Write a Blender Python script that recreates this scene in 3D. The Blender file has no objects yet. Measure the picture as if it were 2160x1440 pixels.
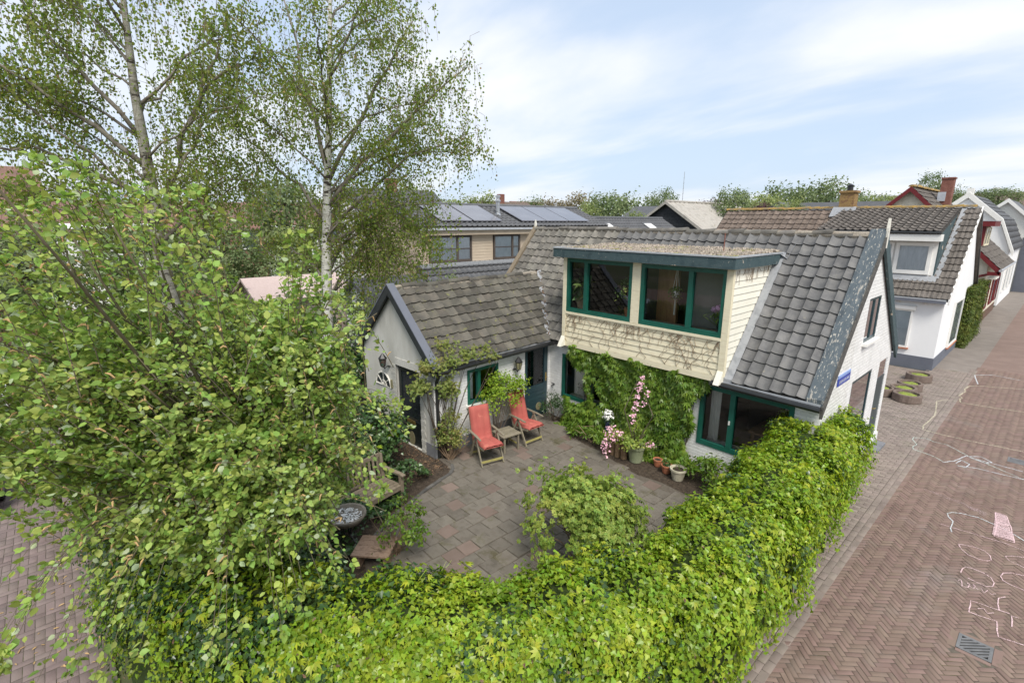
import bpy, math, random
import numpy as np
from mathutils import Matrix, Vector
rnd = random.Random(7); rng = np.random.default_rng(11)
PI = math.pi
scn = bpy.context.scene; COL = scn.collection

# ------------------------------------------------------------------ camera, sky, sun, exposure
cam_d = bpy.data.cameras.new('camera'); cam = bpy.data.objects.new('camera', cam_d); COL.objects.link(cam)
yaw, pitch, roll = .8353, .2372, .0034
fw = Vector((-math.sin(yaw)*math.cos(pitch), math.cos(yaw)*math.cos(pitch), -math.sin(pitch)))
rt = Vector((math.cos(yaw), math.sin(yaw), 0)); up = rt.cross(fw)
r2 = math.cos(roll)*rt+math.sin(roll)*up; u2 = -math.sin(roll)*rt+math.cos(roll)*up
CAM = Vector((2.50, -9.72, 5.32))
cam.matrix_world = Matrix(((r2.x,u2.x,-fw.x,CAM.x),(r2.y,u2.y,-fw.y,CAM.y),(r2.z,u2.z,-fw.z,CAM.z),(0,0,0,1)))
cam_d.sensor_width = 36; cam_d.lens = 36*1052/2160; cam_d.clip_end = 3000; cam_d.clip_start = .05
scn.camera = cam
SUN_EL, SUN_AZ = math.radians(52), math.radians(120)      # azimuth from +y (north) clockwise
world = bpy.data.worlds.new('World'); scn.world = world; world.use_nodes = True
nt = world.node_tree; N = nt.nodes; L = nt.links
for n in list(N): N.remove(n)
out = N.new('ShaderNodeOutputWorld'); bg = N.new('ShaderNodeBackground'); L.new(bg.outputs[0], out.inputs[0])
sky = N.new('ShaderNodeTexSky'); sky.sky_type = 'NISHITA'; sky.sun_disc = False
sky.sun_elevation = SUN_EL; sky.sun_rotation = SUN_AZ; sky.air_density = 1.0; sky.dust_density = 1.6; sky.ozone_density = 1.0
tc = N.new('ShaderNodeTexCoord'); sep = N.new('ShaderNodeSeparateXYZ'); L.new(tc.outputs['Generated'], sep.inputs[0])
def wmath(op, a, b=None, clamp=False):
    m = N.new('ShaderNodeMath'); m.operation = op; m.use_clamp = clamp
    for i, x in enumerate((a, b)):
        if x is None: continue
        if isinstance(x, (int, float)): m.inputs[i].default_value = x
        else: L.new(x, m.inputs[i])
    return m.outputs[0]
zz = wmath('ADD', wmath('MAXIMUM', sep.outputs[2], 0.0), .22)
cmb = N.new('ShaderNodeCombineXYZ')
L.new(wmath('DIVIDE', sep.outputs[0], zz), cmb.inputs[0]); L.new(wmath('DIVIDE', sep.outputs[1], zz), cmb.inputs[1])
mp = N.new('ShaderNodeMapping'); L.new(cmb.outputs[0], mp.inputs[0])
mp.inputs['Rotation'].default_value = (0, 0, math.radians(40)); mp.inputs['Scale'].default_value = (.62, 1.25, 1); mp.inputs['Location'].default_value = (5.35, 1.5, 0)
ns = N.new('ShaderNodeTexNoise'); ns.inputs['Scale'].default_value = 1.0; ns.inputs['Detail'].default_value = 7; ns.inputs['Roughness'].default_value = .52
ns.inputs['Distortion'].default_value = .25; L.new(mp.outputs[0], ns.inputs['Vector'])
cr = N.new('ShaderNodeValToRGB'); cr.color_ramp.interpolation = 'EASE'
cr.color_ramp.elements[0].position = .37; cr.color_ramp.elements[0].color = (.02,.02,.02,1)
cr.color_ramp.elements[1].position = .68; cr.color_ramp.elements[1].color = (1,1,1,1)
L.new(ns.outputs['Fac'], cr.inputs[0])
skm = N.new('ShaderNodeMix'); skm.data_type = 'RGBA'                  # thin high veil lifts the clear blue towards white
skm.inputs['Factor'].default_value = .8; L.new(sky.outputs[0], skm.inputs['A']); skm.inputs['B'].default_value = (3.5, 4.25, 5.35, 1)
mx = N.new('ShaderNodeMix'); mx.data_type = 'RGBA'
L.new(cr.outputs[0], mx.inputs['Factor']); L.new(skm.outputs['Result'], mx.inputs['A']); mx.inputs['B'].default_value = (5.5, 5.6, 5.8, 1)
L.new(mx.outputs['Result'], bg.inputs['Color']); bg.inputs['Strength'].default_value = .105
sun_d = bpy.data.lights.new('sun', 'SUN'); sun_o = bpy.data.objects.new('sun', sun_d); COL.objects.link(sun_o)
sun_d.energy = 2.2; sun_d.angle = math.radians(22); sun_d.color = (1.0, .95, .87)
sd = Vector((math.sin(SUN_AZ)*math.cos(SUN_EL), math.cos(SUN_AZ)*math.cos(SUN_EL), math.sin(SUN_EL)))
sun_o.rotation_euler = sd.to_track_quat('Z', 'Y').to_euler()
vs = scn.view_settings; vs.view_transform = 'Standard'; vs.look = 'None'; vs.gamma = 1; vs.use_curve_mapping = False
vs.exposure = 0.84
try:
    scn.cycles.max_bounces = 8; scn.cycles.diffuse_bounces = 3; scn.cycles.transparent_max_bounces = 12; scn.cycles.use_denoising = True
except Exception: pass

# ------------------------------------------------------------------ materials
MATS = {}
def pm(name, cols, scale=3., rough=.8, bump=0., bscale=30., orand=0., irand=0., spec=.3, spots=None, detail=4, brick=None, metal=0., hrand=0., stretch=None, objco=False):
    """procedural material: noise blend of colours + per-object / per-island value variation + spots + bump"""
    m = bpy.data.materials.new(name); m.use_nodes = True; MATS[name] = m
    t = m.node_tree; n = t.nodes; l = t.links
    b = n['Principled BSDF']; b.inputs['Roughness'].default_value = rough; b.inputs['Metallic'].default_value = metal
    b.inputs['Specular IOR Level'].default_value = spec
    if objco:
        tcn = n.new('ShaderNodeTexCoord'); vec = tcn.outputs['Object']
    else:
        g = n.new('ShaderNodeNewGeometry'); vec = g.outputs['Position']
    if stretch:
        mpn = n.new('ShaderNodeMapping'); mpn.inputs['Scale'].default_value = stretch; l.new(vec, mpn.inputs[0]); vec = mpn.outputs[0]
    nz = n.new('ShaderNodeTexNoise'); nz.inputs['Scale'].default_value = scale; nz.inputs['Detail'].default_value = detail; nz.inputs['Roughness'].default_value = .6
    l.new(vec, nz.inputs['Vector'])
    r = n.new('ShaderNodeValToRGB'); l.new(nz.outputs['Fac'], r.inputs[0])
    k = len(cols); e = r.color_ramp.elements
    while len(e) < k: e.new(.5)
    for i, c in enumerate(cols):
        e[i].position = .32 + .36*i/max(1, k-1); e[i].color = (*c, 1)
    col = r.outputs[0]
    if spots:
        for (sc, th, soft, c) in spots:
            n2 = n.new('ShaderNodeTexNoise'); n2.inputs['Scale'].default_value = sc; n2.inputs['Detail'].default_value = 5; n2.inputs['Roughness'].default_value = .65; l.new(vec, n2.inputs['Vector'])
            rr = n.new('ShaderNodeMapRange'); rr.inputs['From Min'].default_value = th; rr.inputs['From Max'].default_value = th+soft; l.new(n2.outputs['Fac'], rr.inputs['Value'])
            mm = n.new('ShaderNodeMix'); mm.data_type = 'RGBA'; l.new(rr.outputs[0], mm.inputs['Factor']); l.new(col, mm.inputs['A']); mm.inputs['B'].default_value = (*c, 1); col = mm.outputs['Result']
    if orand or irand or hrand:
        hs = n.new('ShaderNodeHueSaturation'); l.new(col, hs.inputs['Color'])
        if irand: src = n.new('ShaderNodeNewGeometry').outputs['Random Per Island']; amp = irand
        else: src = n.new('ShaderNodeObjectInfo').outputs['Random']; amp = orand
        mr = n.new('ShaderNodeMapRange'); mr.inputs['To Min'].default_value = 1-amp; mr.inputs['To Max'].default_value = 1+amp; l.new(src, mr.inputs['Value']); l.new(mr.outputs[0], hs.inputs['Value'])
        if hrand:
            ml = n.new('ShaderNodeMath'); ml.operation = 'MULTIPLY'; l.new(src, ml.inputs[0]); ml.inputs[1].default_value = 7.31
            fr = n.new('ShaderNodeMath'); fr.operation = 'FRACT'; l.new(ml.outputs[0], fr.inputs[0])
            m3 = n.new('ShaderNodeMapRange'); m3.inputs['To Min'].default_value = .5-hrand; m3.inputs['To Max'].default_value = .5+hrand; l.new(fr.outputs[0], m3.inputs['Value']); l.new(m3.outputs[0], hs.inputs['Hue'])
        col = hs.outputs[0]
    hgt = None
    if brick:
        bw, bh, depth, mort = brick
        sx = n.new('ShaderNodeSeparateXYZ'); gp = n.new('ShaderNodeNewGeometry'); l.new(gp.outputs['Position'], sx.inputs[0])
        ad = n.new('ShaderNodeMath'); ad.operation = 'ADD'; l.new(sx.outputs[0], ad.inputs[0]); l.new(sx.outputs[1], ad.inputs[1])
        cb = n.new('ShaderNodeCombineXYZ'); l.new(ad.outputs[0], cb.inputs[0]); l.new(sx.outputs[2], cb.inputs[1])
        bt = n.new('ShaderNodeTexBrick'); l.new(cb.outputs[0], bt.inputs['Vector']); bt.inputs['Scale'].default_value = 1
        bt.inputs['Brick Width'].default_value = bw; bt.inputs['Row Height'].default_value = bh; bt.inputs['Mortar Size'].default_value = .008; bt.inputs['Mortar Smooth'].default_value = .4
        bt.inputs['Color1'].default_value = (1,1,1,1); bt.inputs['Color2'].default_value = (.9,.9,.9,1); bt.inputs['Mortar'].default_value = (mort,mort,mort,1)
        mm = n.new('ShaderNodeMix'); mm.data_type = 'RGBA'; mm.blend_type = 'MULTIPLY'; mm.inputs['Factor'].default_value = 1; l.new(col, mm.inputs['A']); l.new(bt.outputs['Color'], mm.inputs['B']); col = mm.outputs['Result']
        inv = n.new('ShaderNodeMath'); inv.operation = 'SUBTRACT'; inv.inputs[0].default_value = 1; l.new(bt.outputs['Fac'], inv.inputs[1])
        bp = n.new('ShaderNodeBump'); bp.inputs['Strength'].default_value = depth; bp.inputs['Distance'].default_value = .02; l.new(inv.outputs[0], bp.inputs['Height']); hgt = bp.outputs[0]
    l.new(col, b.inputs['Base Color'])
    if bump:
        n3 = n.new('ShaderNodeTexNoise'); n3.inputs['Scale'].default_value = bscale; n3.inputs['Detail'].default_value = 4; l.new(vec, n3.inputs['Vector'])
        bp = n.new('ShaderNodeBump'); bp.inputs['Strength'].default_value = bump; bp.inputs['Distance'].default_value = .02; l.new(n3.outputs['Fac'], bp.inputs['Height'])
        if hgt: l.new(hgt, bp.inputs['Normal'])
        hgt = bp.outputs[0]
    if hgt: l.new(hgt, b.inputs['Normal'])
    return m
def leafmat(name, cols, trans=.35, rough=.5, irand=.25, hrand=.02, scale=1.5, spec=.3, orand=0):
    """leaf: coloured diffuse/gloss front plus light shining through; colour differs from leaf to leaf"""
    m = pm(name, cols, scale=scale, rough=rough, irand=irand, hrand=hrand, spec=spec, orand=orand)
    t = m.node_tree; n = t.nodes; l = t.links; b = n['Principled BSDF']; o = n['Material Output']
    src = b.inputs['Base Color'].links[0].from_socket
    tr = n.new('ShaderNodeBsdfTranslucent'); hs = n.new('ShaderNodeHueSaturation'); hs.inputs['Value'].default_value = 1.25; hs.inputs['Saturation'].default_value = 1.1
    l.new(src, hs.inputs['Color']); l.new(hs.outputs[0], tr.inputs[0])
    ms = n.new('ShaderNodeMixShader'); ms.inputs[0].default_value = trans; l.new(b.outputs[0], ms.inputs[1]); l.new(tr.outputs[0], ms.inputs[2]); l.new(ms.outputs[0], o.inputs[0])
    return m
def glassmat(name, tint=(.85,.9,.9), refl=.08):
    m = bpy.data.materials.new(name); m.use_nodes = True; MATS[name] = m
    t = m.node_tree; n = t.nodes; l = t.links; n.remove(n['Principled BSDF']); o = n['Material Output']
    a = n.new('ShaderNodeBsdfTransparent'); a.inputs[0].default_value = (*tint, 1)
    g = n.new('ShaderNodeBsdfGlossy'); g.inputs['Roughness'].default_value = .015; g.inputs['Color'].default_value = (.95,.97,1,1)
    f = n.new('ShaderNodeFresnel'); f.inputs[0].default_value = 1.5
    ad = n.new('ShaderNodeMath'); ad.operation = 'ADD'; ad.use_clamp = True; l.new(f.outputs[0], ad.inputs[0]); ad.inputs[1].default_value = refl
    ms = n.new('ShaderNodeMixShader'); l.new(ad.outputs[0], ms.inputs[0]); l.new(a.outputs[0], ms.inputs[1]); l.new(g.outputs[0], ms.inputs[2]); l.new(ms.outputs[0], o.inputs[0])
    return m
def chalkmat(name, c, cover=.5):
    m = pm(name, [c, tuple(x*.85 for x in c)], scale=20, rough=.95, spec=.1)
    t = m.node_tree; n = t.nodes; l = t.links; b = n['Principled BSDF']; o = n['Material Output']
    g = n.new('ShaderNodeNewGeometry'); nz = n.new('ShaderNodeTexNoise'); nz.inputs['Scale'].default_value = 90; l.new(g.outputs['Position'], nz.inputs['Vector'])
    mr = n.new('ShaderNodeMapRange'); mr.inputs['From Min'].default_value = .62-cover*.35; mr.inputs['From Max'].default_value = .72-cover*.3; l.new(nz.outputs['Fac'], mr.inputs['Value'])
    a = n.new('ShaderNodeBsdfTransparent'); ms = n.new('ShaderNodeMixShader'); l.new(mr.outputs[0], ms.inputs[0]); l.new(a.outputs[0], ms.inputs[1]); l.new(b.outputs[0], ms.inputs[2]); l.new(ms.outputs[0], o.inputs[0])
    return m

pm('tile_grey', [(.088,.088,.09),(.122,.121,.12),(.16,.156,.15)], scale=5, rough=.62, bump=.25, bscale=60, orand=.2, spots=[(7,.66,.08,(.24,.215,.16)),(26,.70,.03,(.32,.31,.27))], spec=.35)
pm('tile_moss', [(.075,.07,.061),(.102,.095,.08),(.134,.12,.098)], scale=4, rough=.85, bump=.4, bscale=50, orand=.28, hrand=.01, spots=[(6,.60,.10,(.17,.165,.07)),(13,.72,.03,(.42,.27,.05)),(30,.68,.05,(.3,.29,.25))], spec=.2)
pm('tile_lichen', [(.115,.11,.10),(.165,.155,.138),(.215,.20,.172)], scale=5, rough=.8, bump=.3, bscale=55, orand=.3, hrand=.01, spots=[(5,.69,.05,(.45,.30,.08)),(25,.66,.06,(.33,.32,.28))], spec=.2)
pm('tile_brown', [(.115,.09,.075),(.155,.122,.10),(.20,.16,.135)], scale=6, rough=.85, bump=.3, bscale=60, orand=.16, spots=[(30,.66,.05,(.33,.3,.27))], spec=.2)
pm('tile_neigh', [(.10,.088,.078),(.135,.12,.107),(.17,.15,.132)], scale=6, rough=.85, bump=.3, bscale=60, orand=.15, spots=[(34,.66,.05,(.38,.36,.32)),(9,.74,.02,(.5,.28,.05))], spec=.2)
pm('tile_dark', [(.085,.087,.093),(.115,.117,.123)], scale=3, rough=.6, orand=.1, irand=0, spec=.35)
pm('tile_red', [(.16,.095,.075),(.21,.125,.10),(.14,.088,.072)], scale=1.5, rough=.9, orand=.1, spots=[(3,.62,.1,(.17,.12,.09))])
pm('lichen_ridge', [(.16,.145,.12),(.27,.19,.08),(.42,.26,.06)], scale=3.5, rough=.95, bump=.6, bscale=30)
pm('mortar', [(.24,.21,.17),(.34,.30,.245),(.2,.17,.13)], scale=12, rough=.95, bump=.7, bscale=40, spots=[(9,.62,.08,(.11,.10,.06))])
pm('deck', [(.05,.047,.043),(.07,.065,.06)], scale=8, rough=.95)
pm('white_brick', [(.74,.735,.715),(.82,.815,.80),(.78,.775,.755)], scale=2.5, rough=.75, bump=.35, bscale=25, brick=(.22,.072,.55,.86), spots=[(1.3,.70,.12,(.50,.49,.47))])
pm('white_flaky', [(.80,.795,.775),(.76,.75,.72),(.82,.81,.79)], scale=3, rough=.8, bump=.6, bscale=22, brick=(.22,.072,.7,.82), spots=[(16,.60,.03,(.50,.47,.44)),(42,.66,.03,(.40,.37,.34))])
pm('render_dirty', [(.42,.41,.37),(.54,.53,.49),(.47,.455,.41)], scale=1.4, rough=.85, bump=.3, bscale=20, stretch=(1,1,.35), spots=[(3.5,.60,.2,(.40,.39,.35))])
pm('render_clean', [(.80,.805,.81),(.84,.84,.84)], scale=1.2, rough=.85, bump=.08, bscale=40)
pm('plinth_grey', [(.16,.165,.18),(.21,.215,.23)], scale=4, rough=.8, bump=.2, bscale=20, spots=[(5,.6,.15,(.30,.29,.27))])
pm('plinth_blue', [(.125,.135,.165),(.15,.16,.19)], scale=2, rough=.8, bump=.1)
pm('cream_wood', [(.72,.645,.46),(.79,.72,.535),(.70,.62,.45)], scale=6, rough=.65, bump=.2, bscale=25, stretch=(.5,.5,3), orand=.05, spots=[(14,.70,.05,(.42,.34,.22))])
pm('cream_white', [(.78,.75,.64),(.82,.79,.69)], scale=6, rough=.65, bump=.15, orand=.04, spots=[(18,.71,.04,(.45,.38,.28))])
pm('green_paint', [(.008,.085,.06),(.012,.115,.082)], scale=4, rough=.38, bump=.1, bscale=30, spots=[(20,.73,.03,(.12,.12,.09))], spec=.5)
pm('teal_paint', [(.018,.04,.05),(.028,.06,.068)], scale=3, rough=.35, bump=.12, bscale=25, spots=[(8,.72,.03,(.03,.16,.13))], spec=.5)
pm('black_door', [(.008,.012,.012),(.014,.02,.02)], scale=5, rough=.35, spec=.5)
pm('fascia_paint', [(.045,.075,.085),(.065,.10,.108),(.04,.066,.075)], scale=5, rough=.6, bump=.25, bscale=30, spots=[(3.2,.66,.02,(.60,.50,.40)),(30,.665,.02,(.5,.47,.42))])
pm('barge_paint', [(.07,.09,.105),(.10,.122,.137),(.06,.075,.087)], scale=5, rough=.65, bump=.3, bscale=30, spots=[(6.0,.60,.05,(.34,.32,.285)),(26,.58,.04,(.44,.42,.37))], stretch=(1.6,.45,.45))
pm('barge_edge', [(.06,.058,.055),(.12,.115,.105)], scale=20, rough=.9, bump=.5, bscale=50)
pm('barge_dark', [(.02,.025,.028),(.035,.04,.043)], scale=5, rough=.5, spec=.4)
pm('lead', [(.22,.23,.245),(.32,.33,.345),(.27,.28,.295)], scale=5, rough=.5, bump=.3, bscale=14, spec=.5)
pm('zinc', [(.42,.44,.47),(.55,.57,.60)], scale=4, rough=.4, spec=.6, metal=.3)
pm('gutter_black', [(.014,.015,.016),(.024,.025,.026)], scale=6, rough=.35, spec=.5)
pm('gravel', [(.22,.19,.145),(.34,.29,.24),(.26,.22,.175)], scale=40, rough=.95, irand=.45, hrand=.02, spots=[(2.2,.56,.08,(.20,.19,.06))])
pm('gravel_bed', [(.16,.14,.10),(.24,.20,.155)], scale=30, rough=1)
pm('finial_white', [(.66,.63,.55),(.76,.74,.68)], scale=12, rough=.8, spots=[(10,.6,.06,(.35,.33,.26))])
pm('brass', [(.42,.30,.10),(.55,.40,.15)], scale=8, rough=.35, metal=.8)
pm('brass_dull', [(.24,.22,.13),(.32,.29,.17)], scale=8, rough=.55, metal=.3)
pm('iron_black', [(.012,.012,.013),(.02,.02,.021)], scale=8, rough=.45, spec=.5)
glassmat('glass', (.93,.95,.95), .025); glassmat('glass_mirror', (.5,.5,.48), .42); glassmat('glass_far', (.95,.97,.97), .03)
pm('room_shade', [(.03,.026,.022),(.05,.043,.036)], scale=2, rough=.9)  # lining colour that holds the shade of the dim rooms
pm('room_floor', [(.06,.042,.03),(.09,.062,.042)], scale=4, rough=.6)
pm('room_wood', [(.22,.115,.05),(.32,.18,.08)], scale=5, rough=.6, stretch=(3,3,.4))
pm('room_grey', [(.20,.205,.18),(.25,.255,.225)], scale=2, rough=.8)
pm('curtain', [(.62,.60,.54),(.74,.72,.66)], scale=4, rough=.9)
pm('curtain_blue', [(.55,.61,.63),(.68,.73,.75)], scale=3, rough=.9)
pm('net_curtain', [(.66,.68,.69),(.80,.81,.82)], scale=9, rough=.9, stretch=(2,2,.3))
pm('sill_wood', [(.40,.30,.19),(.5,.39,.25)], scale=8, rough=.7)
pm('terracotta', [(.36,.13,.065),(.44,.18,.10)], scale=9, rough=.85, orand=.1, spots=[(7,.6,.12,(.4,.3,.24))])
pm('pot_green', [(.20,.23,.13),(.27,.30,.19)], scale=7, rough=.7, spots=[(6,.62,.12,(.35,.35,.28))])
pm('pot_cream', [(.45,.42,.32),(.55,.51,.40)], scale=8, rough=.8, spots=[(5,.55,.2,(.28,.27,.19))])
pm('basket', [(.30,.22,.12),(.42,.32,.19)], scale=30, rough=.9, bump=.5, bscale=60)
pm('vase_blue', [(.02,.03,.07),(.04,.05,.1)], scale=6, rough=.3, spec=.6)
pm('soil', [(.035,.026,.019),(.06,.045,.033),(.085,.065,.048)], scale=14, rough=1, bump=.8, bscale=50, spots=[(30,.62,.05,(.22,.16,.10))])
pm('chips', [(.10,.065,.04),(.20,.13,.08),(.07,.045,.03)], scale=40, rough=1, irand=.5, hrand=.015)
pm('slab', [(.135,.118,.097),(.168,.15,.125),(.12,.106,.087)], scale=3.5, rough=.9, bump=.25, bscale=70, orand=.13, hrand=.004, spots=[(2.2,.56,.12,(.10,.09,.055)),(45,.68,.05,(.33,.31,.28))], spec=.2)
pm('slab_red', [(.172,.13,.108),(.20,.152,.128)], scale=4, rough=.9, bump=.25, bscale=70, orand=.15, spots=[(2.4,.58,.12,(.13,.10,.075))], spec=.2)
pm('edging', [(.085,.08,.075),(.12,.115,.105)], scale=9, rough=.9, bump=.3, orand=.2)
pm('joint', [(.10,.085,.068),(.14,.12,.098)], scale=20, rough=1, spots=[(1.6,.55,.12,(.06,.075,.022)),(30,.6,.05,(.15,.13,.11))])
pm('brick_red', [(.178,.124,.102),(.218,.155,.128),(.195,.137,.113)], scale=1.1, rough=.9, bump=.3, bscale=80, irand=.11, hrand=.012, spots=[(.7,.55,.2,(.215,.175,.155)),(60,.68,.05,(.33,.28,.25))], spec=.2)
pm('brick_red_one', [(.178,.124,.102),(.218,.155,.128),(.195,.137,.113)], scale=1.1, rough=.9, bump=.3, bscale=80, orand=.11, hrand=.012, spots=[(.7,.55,.2,(.215,.175,.155)),(60,.68,.05,(.33,.28,.25))], spec=.2)
pm('brick_side', [(.165,.128,.118),(.21,.165,.152),(.18,.145,.138)], scale=1.0, rough=.9, bump=.3, bscale=80, irand=.11, hrand=.012, spots=[(60,.68,.05,(.30,.26,.24))], spec=.2)
pm('brick_side_one', [(.165,.128,.118),(.21,.165,.152),(.18,.145,.138)], scale=1.0, rough=.9, bump=.3, bscale=80, orand=.11, hrand=.012, spots=[(60,.68,.05,(.30,.26,.24))], spec=.2)
pm('brick_path', [(.205,.17,.147),(.25,.208,.18),(.222,.183,.158)], scale=1.2, rough=.9, bump=.3, bscale=80, irand=.11, hrand=.01, spots=[(60,.68,.05,(.30,.28,.25)),(1.1,.60,.12,(.13,.125,.075))], spec=.2)
pm('brick_path_one', [(.205,.17,.147),(.25,.208,.18),(.222,.183,.158)], scale=1.2, rough=.9, bump=.3, bscale=80, orand=.11, hrand=.01, spots=[(60,.68,.05,(.30,.28,.25)),(1.1,.60,.12,(.13,.125,.075))], spec=.2)
pm('brick_far', [(.185,.13,.108),(.228,.163,.137)], scale=1.5, rough=.9, bump=.3, bscale=12, spots=[(25,.62,.1,(.11,.08,.07))])
pm('path_far', [(.185,.16,.14),(.235,.205,.18)], scale=1.5, rough=.9, bump=.3, bscale=12, spots=[(25,.62,.1,(.10,.09,.08))])
pm('ground_far', [(.06,.075,.03),(.09,.10,.045),(.12,.11,.08)], scale=.2, rough=1)
pm('teak', [(.165,.13,.09),(.24,.195,.14),(.195,.155,.108)], scale=8, rough=.8, bump=.4, bscale=40, stretch=(1,1,1), orand=.14, spots=[(12,.64,.06,(.15,.13,.09))])
pm('teak_green', [(.17,.15,.11),(.25,.22,.165),(.20,.18,.12)], scale=9, rough=.85, bump=.4, bscale=40, orand=.12, spots=[(7,.60,.1,(.25,.24,.09))])
pm('teak_yellow', [(.38,.34,.10),(.30,.27,.11)], scale=9, rough=.85, orand=.12)
pm('plank_brown', [(.22,.15,.105),(.30,.21,.155),(.18,.12,.085)], scale=10, rough=.8, bump=.3, stretch=(1,1,1), orand=.12)
pm('log_bark', [(.16,.105,.06),(.24,.165,.10)], scale=14, rough=.95, bump=.8, bscale=25)
pm('coral', [(.385,.095,.08),(.45,.125,.10)], scale=3, rough=.9, bump=.25, bscale=120, spots=[(4,.62,.12,(.64,.24,.17))])
pm('stone_bowl', [(.16,.14,.11),(.25,.22,.18)], scale=9, rough=.95, bump=.5)
pm('white_pebble', [(.62,.62,.60),(.75,.75,.73)], scale=30, rough=.9, irand=.2)
pm('bark_birch', [(.50,.49,.45),(.62,.61,.57),(.40,.38,.34)], scale=3, rough=.85, bump=.4, bscale=14, stretch=(1,1,3.2), spots=[(2.4,.56,.04,(.05,.043,.036)),(9,.58,.08,(.14,.13,.10))])
pm('bark_mossy', [(.20,.19,.145),(.34,.325,.28),(.13,.12,.085)], scale=3, rough=.9, bump=.5, bscale=14, stretch=(1,1,2.5), spots=[(2.4,.54,.05,(.05,.043,.034)),(7,.60,.05,(.46,.45,.41))])
pm('bark_limb', [(.17,.15,.12),(.26,.235,.195),(.12,.10,.08)], scale=5, rough=.9, bump=.3)
pm('bark_twig', [(.10,.075,.055),(.16,.125,.095)], scale=8, rough=.9)
pm('bark_willow', [(.085,.075,.045),(.14,.12,.075)], scale=8, rough=.85)
pm('bark_dark', [(.055,.042,.03),(.10,.08,.06)], scale=8, rough=.9, bump=.5)
pm('stem_dry', [(.26,.185,.12),(.19,.13,.085)], scale=20, rough=.95)
leafmat('leaf_birch', [(.165,.225,.045),(.22,.285,.062),(.275,.32,.085)], trans=.6, irand=.35, hrand=.03)
leafmat('leaf_birch_dry', [(.24,.17,.07),(.30,.22,.09)], trans=.3, irand=.3)
leafmat('leaf_willow', [(.20,.295,.06),(.29,.395,.09),(.395,.485,.15)], trans=.38, irand=.34, hrand=.03, rough=.55, spec=.22)
leafmat('leaf_willow_one', [(.20,.295,.06),(.29,.395,.09),(.395,.485,.15)], trans=.36, irand=0, orand=.28, hrand=.03, rough=.55, spec=.22)
leafmat('leaf_willow_back', [(.34,.42,.24),(.44,.51,.32)], trans=.3, irand=.2, rough=.6)
leafmat('leaf_lime', [(.155,.255,.018),(.24,.35,.026),(.33,.43,.042)], trans=.34, irand=.28, hrand=.025, rough=.36, spec=.45)
leafmat('leaf_lime_one', [(.155,.255,.018),(.24,.35,.026),(.33,.43,.042)], trans=.34, irand=0, orand=.28, hrand=.025, rough=.36, spec=.45)
leafmat('leaf_gold', [(.32,.40,.03),(.42,.47,.05)], trans=.36, irand=.25, hrand=.02, rough=.4, spec=.4)
leafmat('leaf_ivy', [(.030,.070,.020),(.05,.10,.030),(.08,.135,.04)], trans=.18, irand=.35, hrand=.02, rough=.3, spec=.5)
leafmat('leaf_creeper', [(.095,.175,.02),(.145,.24,.03),(.20,.30,.045)], trans=.32, irand=.28, hrand=.02, rough=.38, spec=.4)
leafmat('leaf_creeper_one', [(.095,.175,.02),(.145,.24,.03),(.20,.30,.045)], trans=.32, irand=0, orand=.28, hrand=.02, rough=.38, spec=.4)
leafmat('leaf_rose', [(.19,.275,.05),(.26,.355,.07),(.36,.41,.09)], trans=.34, irand=.28, hrand=.025, rough=.45)
leafmat('leaf_rose_old', [(.15,.205,.045),(.205,.25,.06),(.26,.24,.07)], trans=.3, irand=.3, hrand=.03, rough=.5)
leafmat('leaf_fresh', [(.20,.31,.028),(.29,.41,.045)], trans=.36, irand=.25, hrand=.02)
leafmat('leaf_indoor', [(.05,.10,.03),(.09,.15,.04),(.25,.25,.06)], trans=.3, irand=.3, hrand=.03)
leafmat('leaf_far', [(.13,.18,.075),(.18,.23,.10),(.22,.265,.12)], trans=.4, irand=.3, hrand=.02, scale=.4)
leafmat('leaf_far_lime', [(.22,.27,.10),(.28,.325,.12)], trans=.4, irand=.3, hrand=.02, scale=.4)
leafmat('leaf_far_tan', [(.24,.205,.12),(.29,.25,.145)], trans=.4, irand=.3, hrand=.02, scale=.4)
leafmat('leaf_far_purple', [(.09,.05,.055),(.13,.07,.075)], trans=.4, irand=.3, hrand=.02, scale=.4)
leafmat('leaf_yew', [(.05,.085,.015),(.09,.125,.02),(.16,.17,.03)], trans=.15, irand=.35, hrand=.02)
pm('catkin', [(.42,.27,.12),(.52,.36,.18)], scale=30, rough=.95, irand=.2, bump=.4, bscale=150)
pm('petal_pink', [(.72,.36,.46),(.80,.55,.62)], scale=9, rough=.7, irand=.2)
pm('petal_white', [(.78,.78,.74),(.85,.84,.80)], scale=9, rough=.7, irand=.1)
pm('petal_lilac', [(.66,.36,.60),(.78,.50,.72)], scale=9, rough=.7, irand=.15)
pm('moss_ball', [(.14,.18,.03),(.24,.28,.06)], scale=20, rough=1, irand=.3)
pm('core_shade', [(.025,.042,.010),(.045,.065,.018)], scale=9, rough=1)  # dark green with the shade between hedge leaves put into it
pm('planter_concrete', [(.15,.11,.09),(.21,.165,.14)], scale=9, rough=.95, bump=.4)
pm('grate_iron', [(.15,.15,.152),(.21,.21,.212)], scale=8, rough=.6, metal=.2)
pm('slot_shade', [(.008,.008,.008),(.012,.012,.012)], scale=8, rough=1)  # near-black standing in for the shade below the grate
chalkmat('chalk_pink', (.80,.58,.60), .75); chalkmat('chalk_white', (.70,.74,.76), .68); chalkmat('chalk_yellow', (.68,.62,.46), .55); chalkmat('chalk_mint', (.62,.72,.66), .55); chalkmat('chalk_faint', (.60,.46,.46), .3)
pm('sign_blue', [(.02,.05,.33),(.03,.07,.40)], scale=3, rough=.35, spec=.5)
pm('sign_pale', [(.22,.34,.66),(.30,.42,.72)], scale=3, rough=.35, spec=.5)
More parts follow.
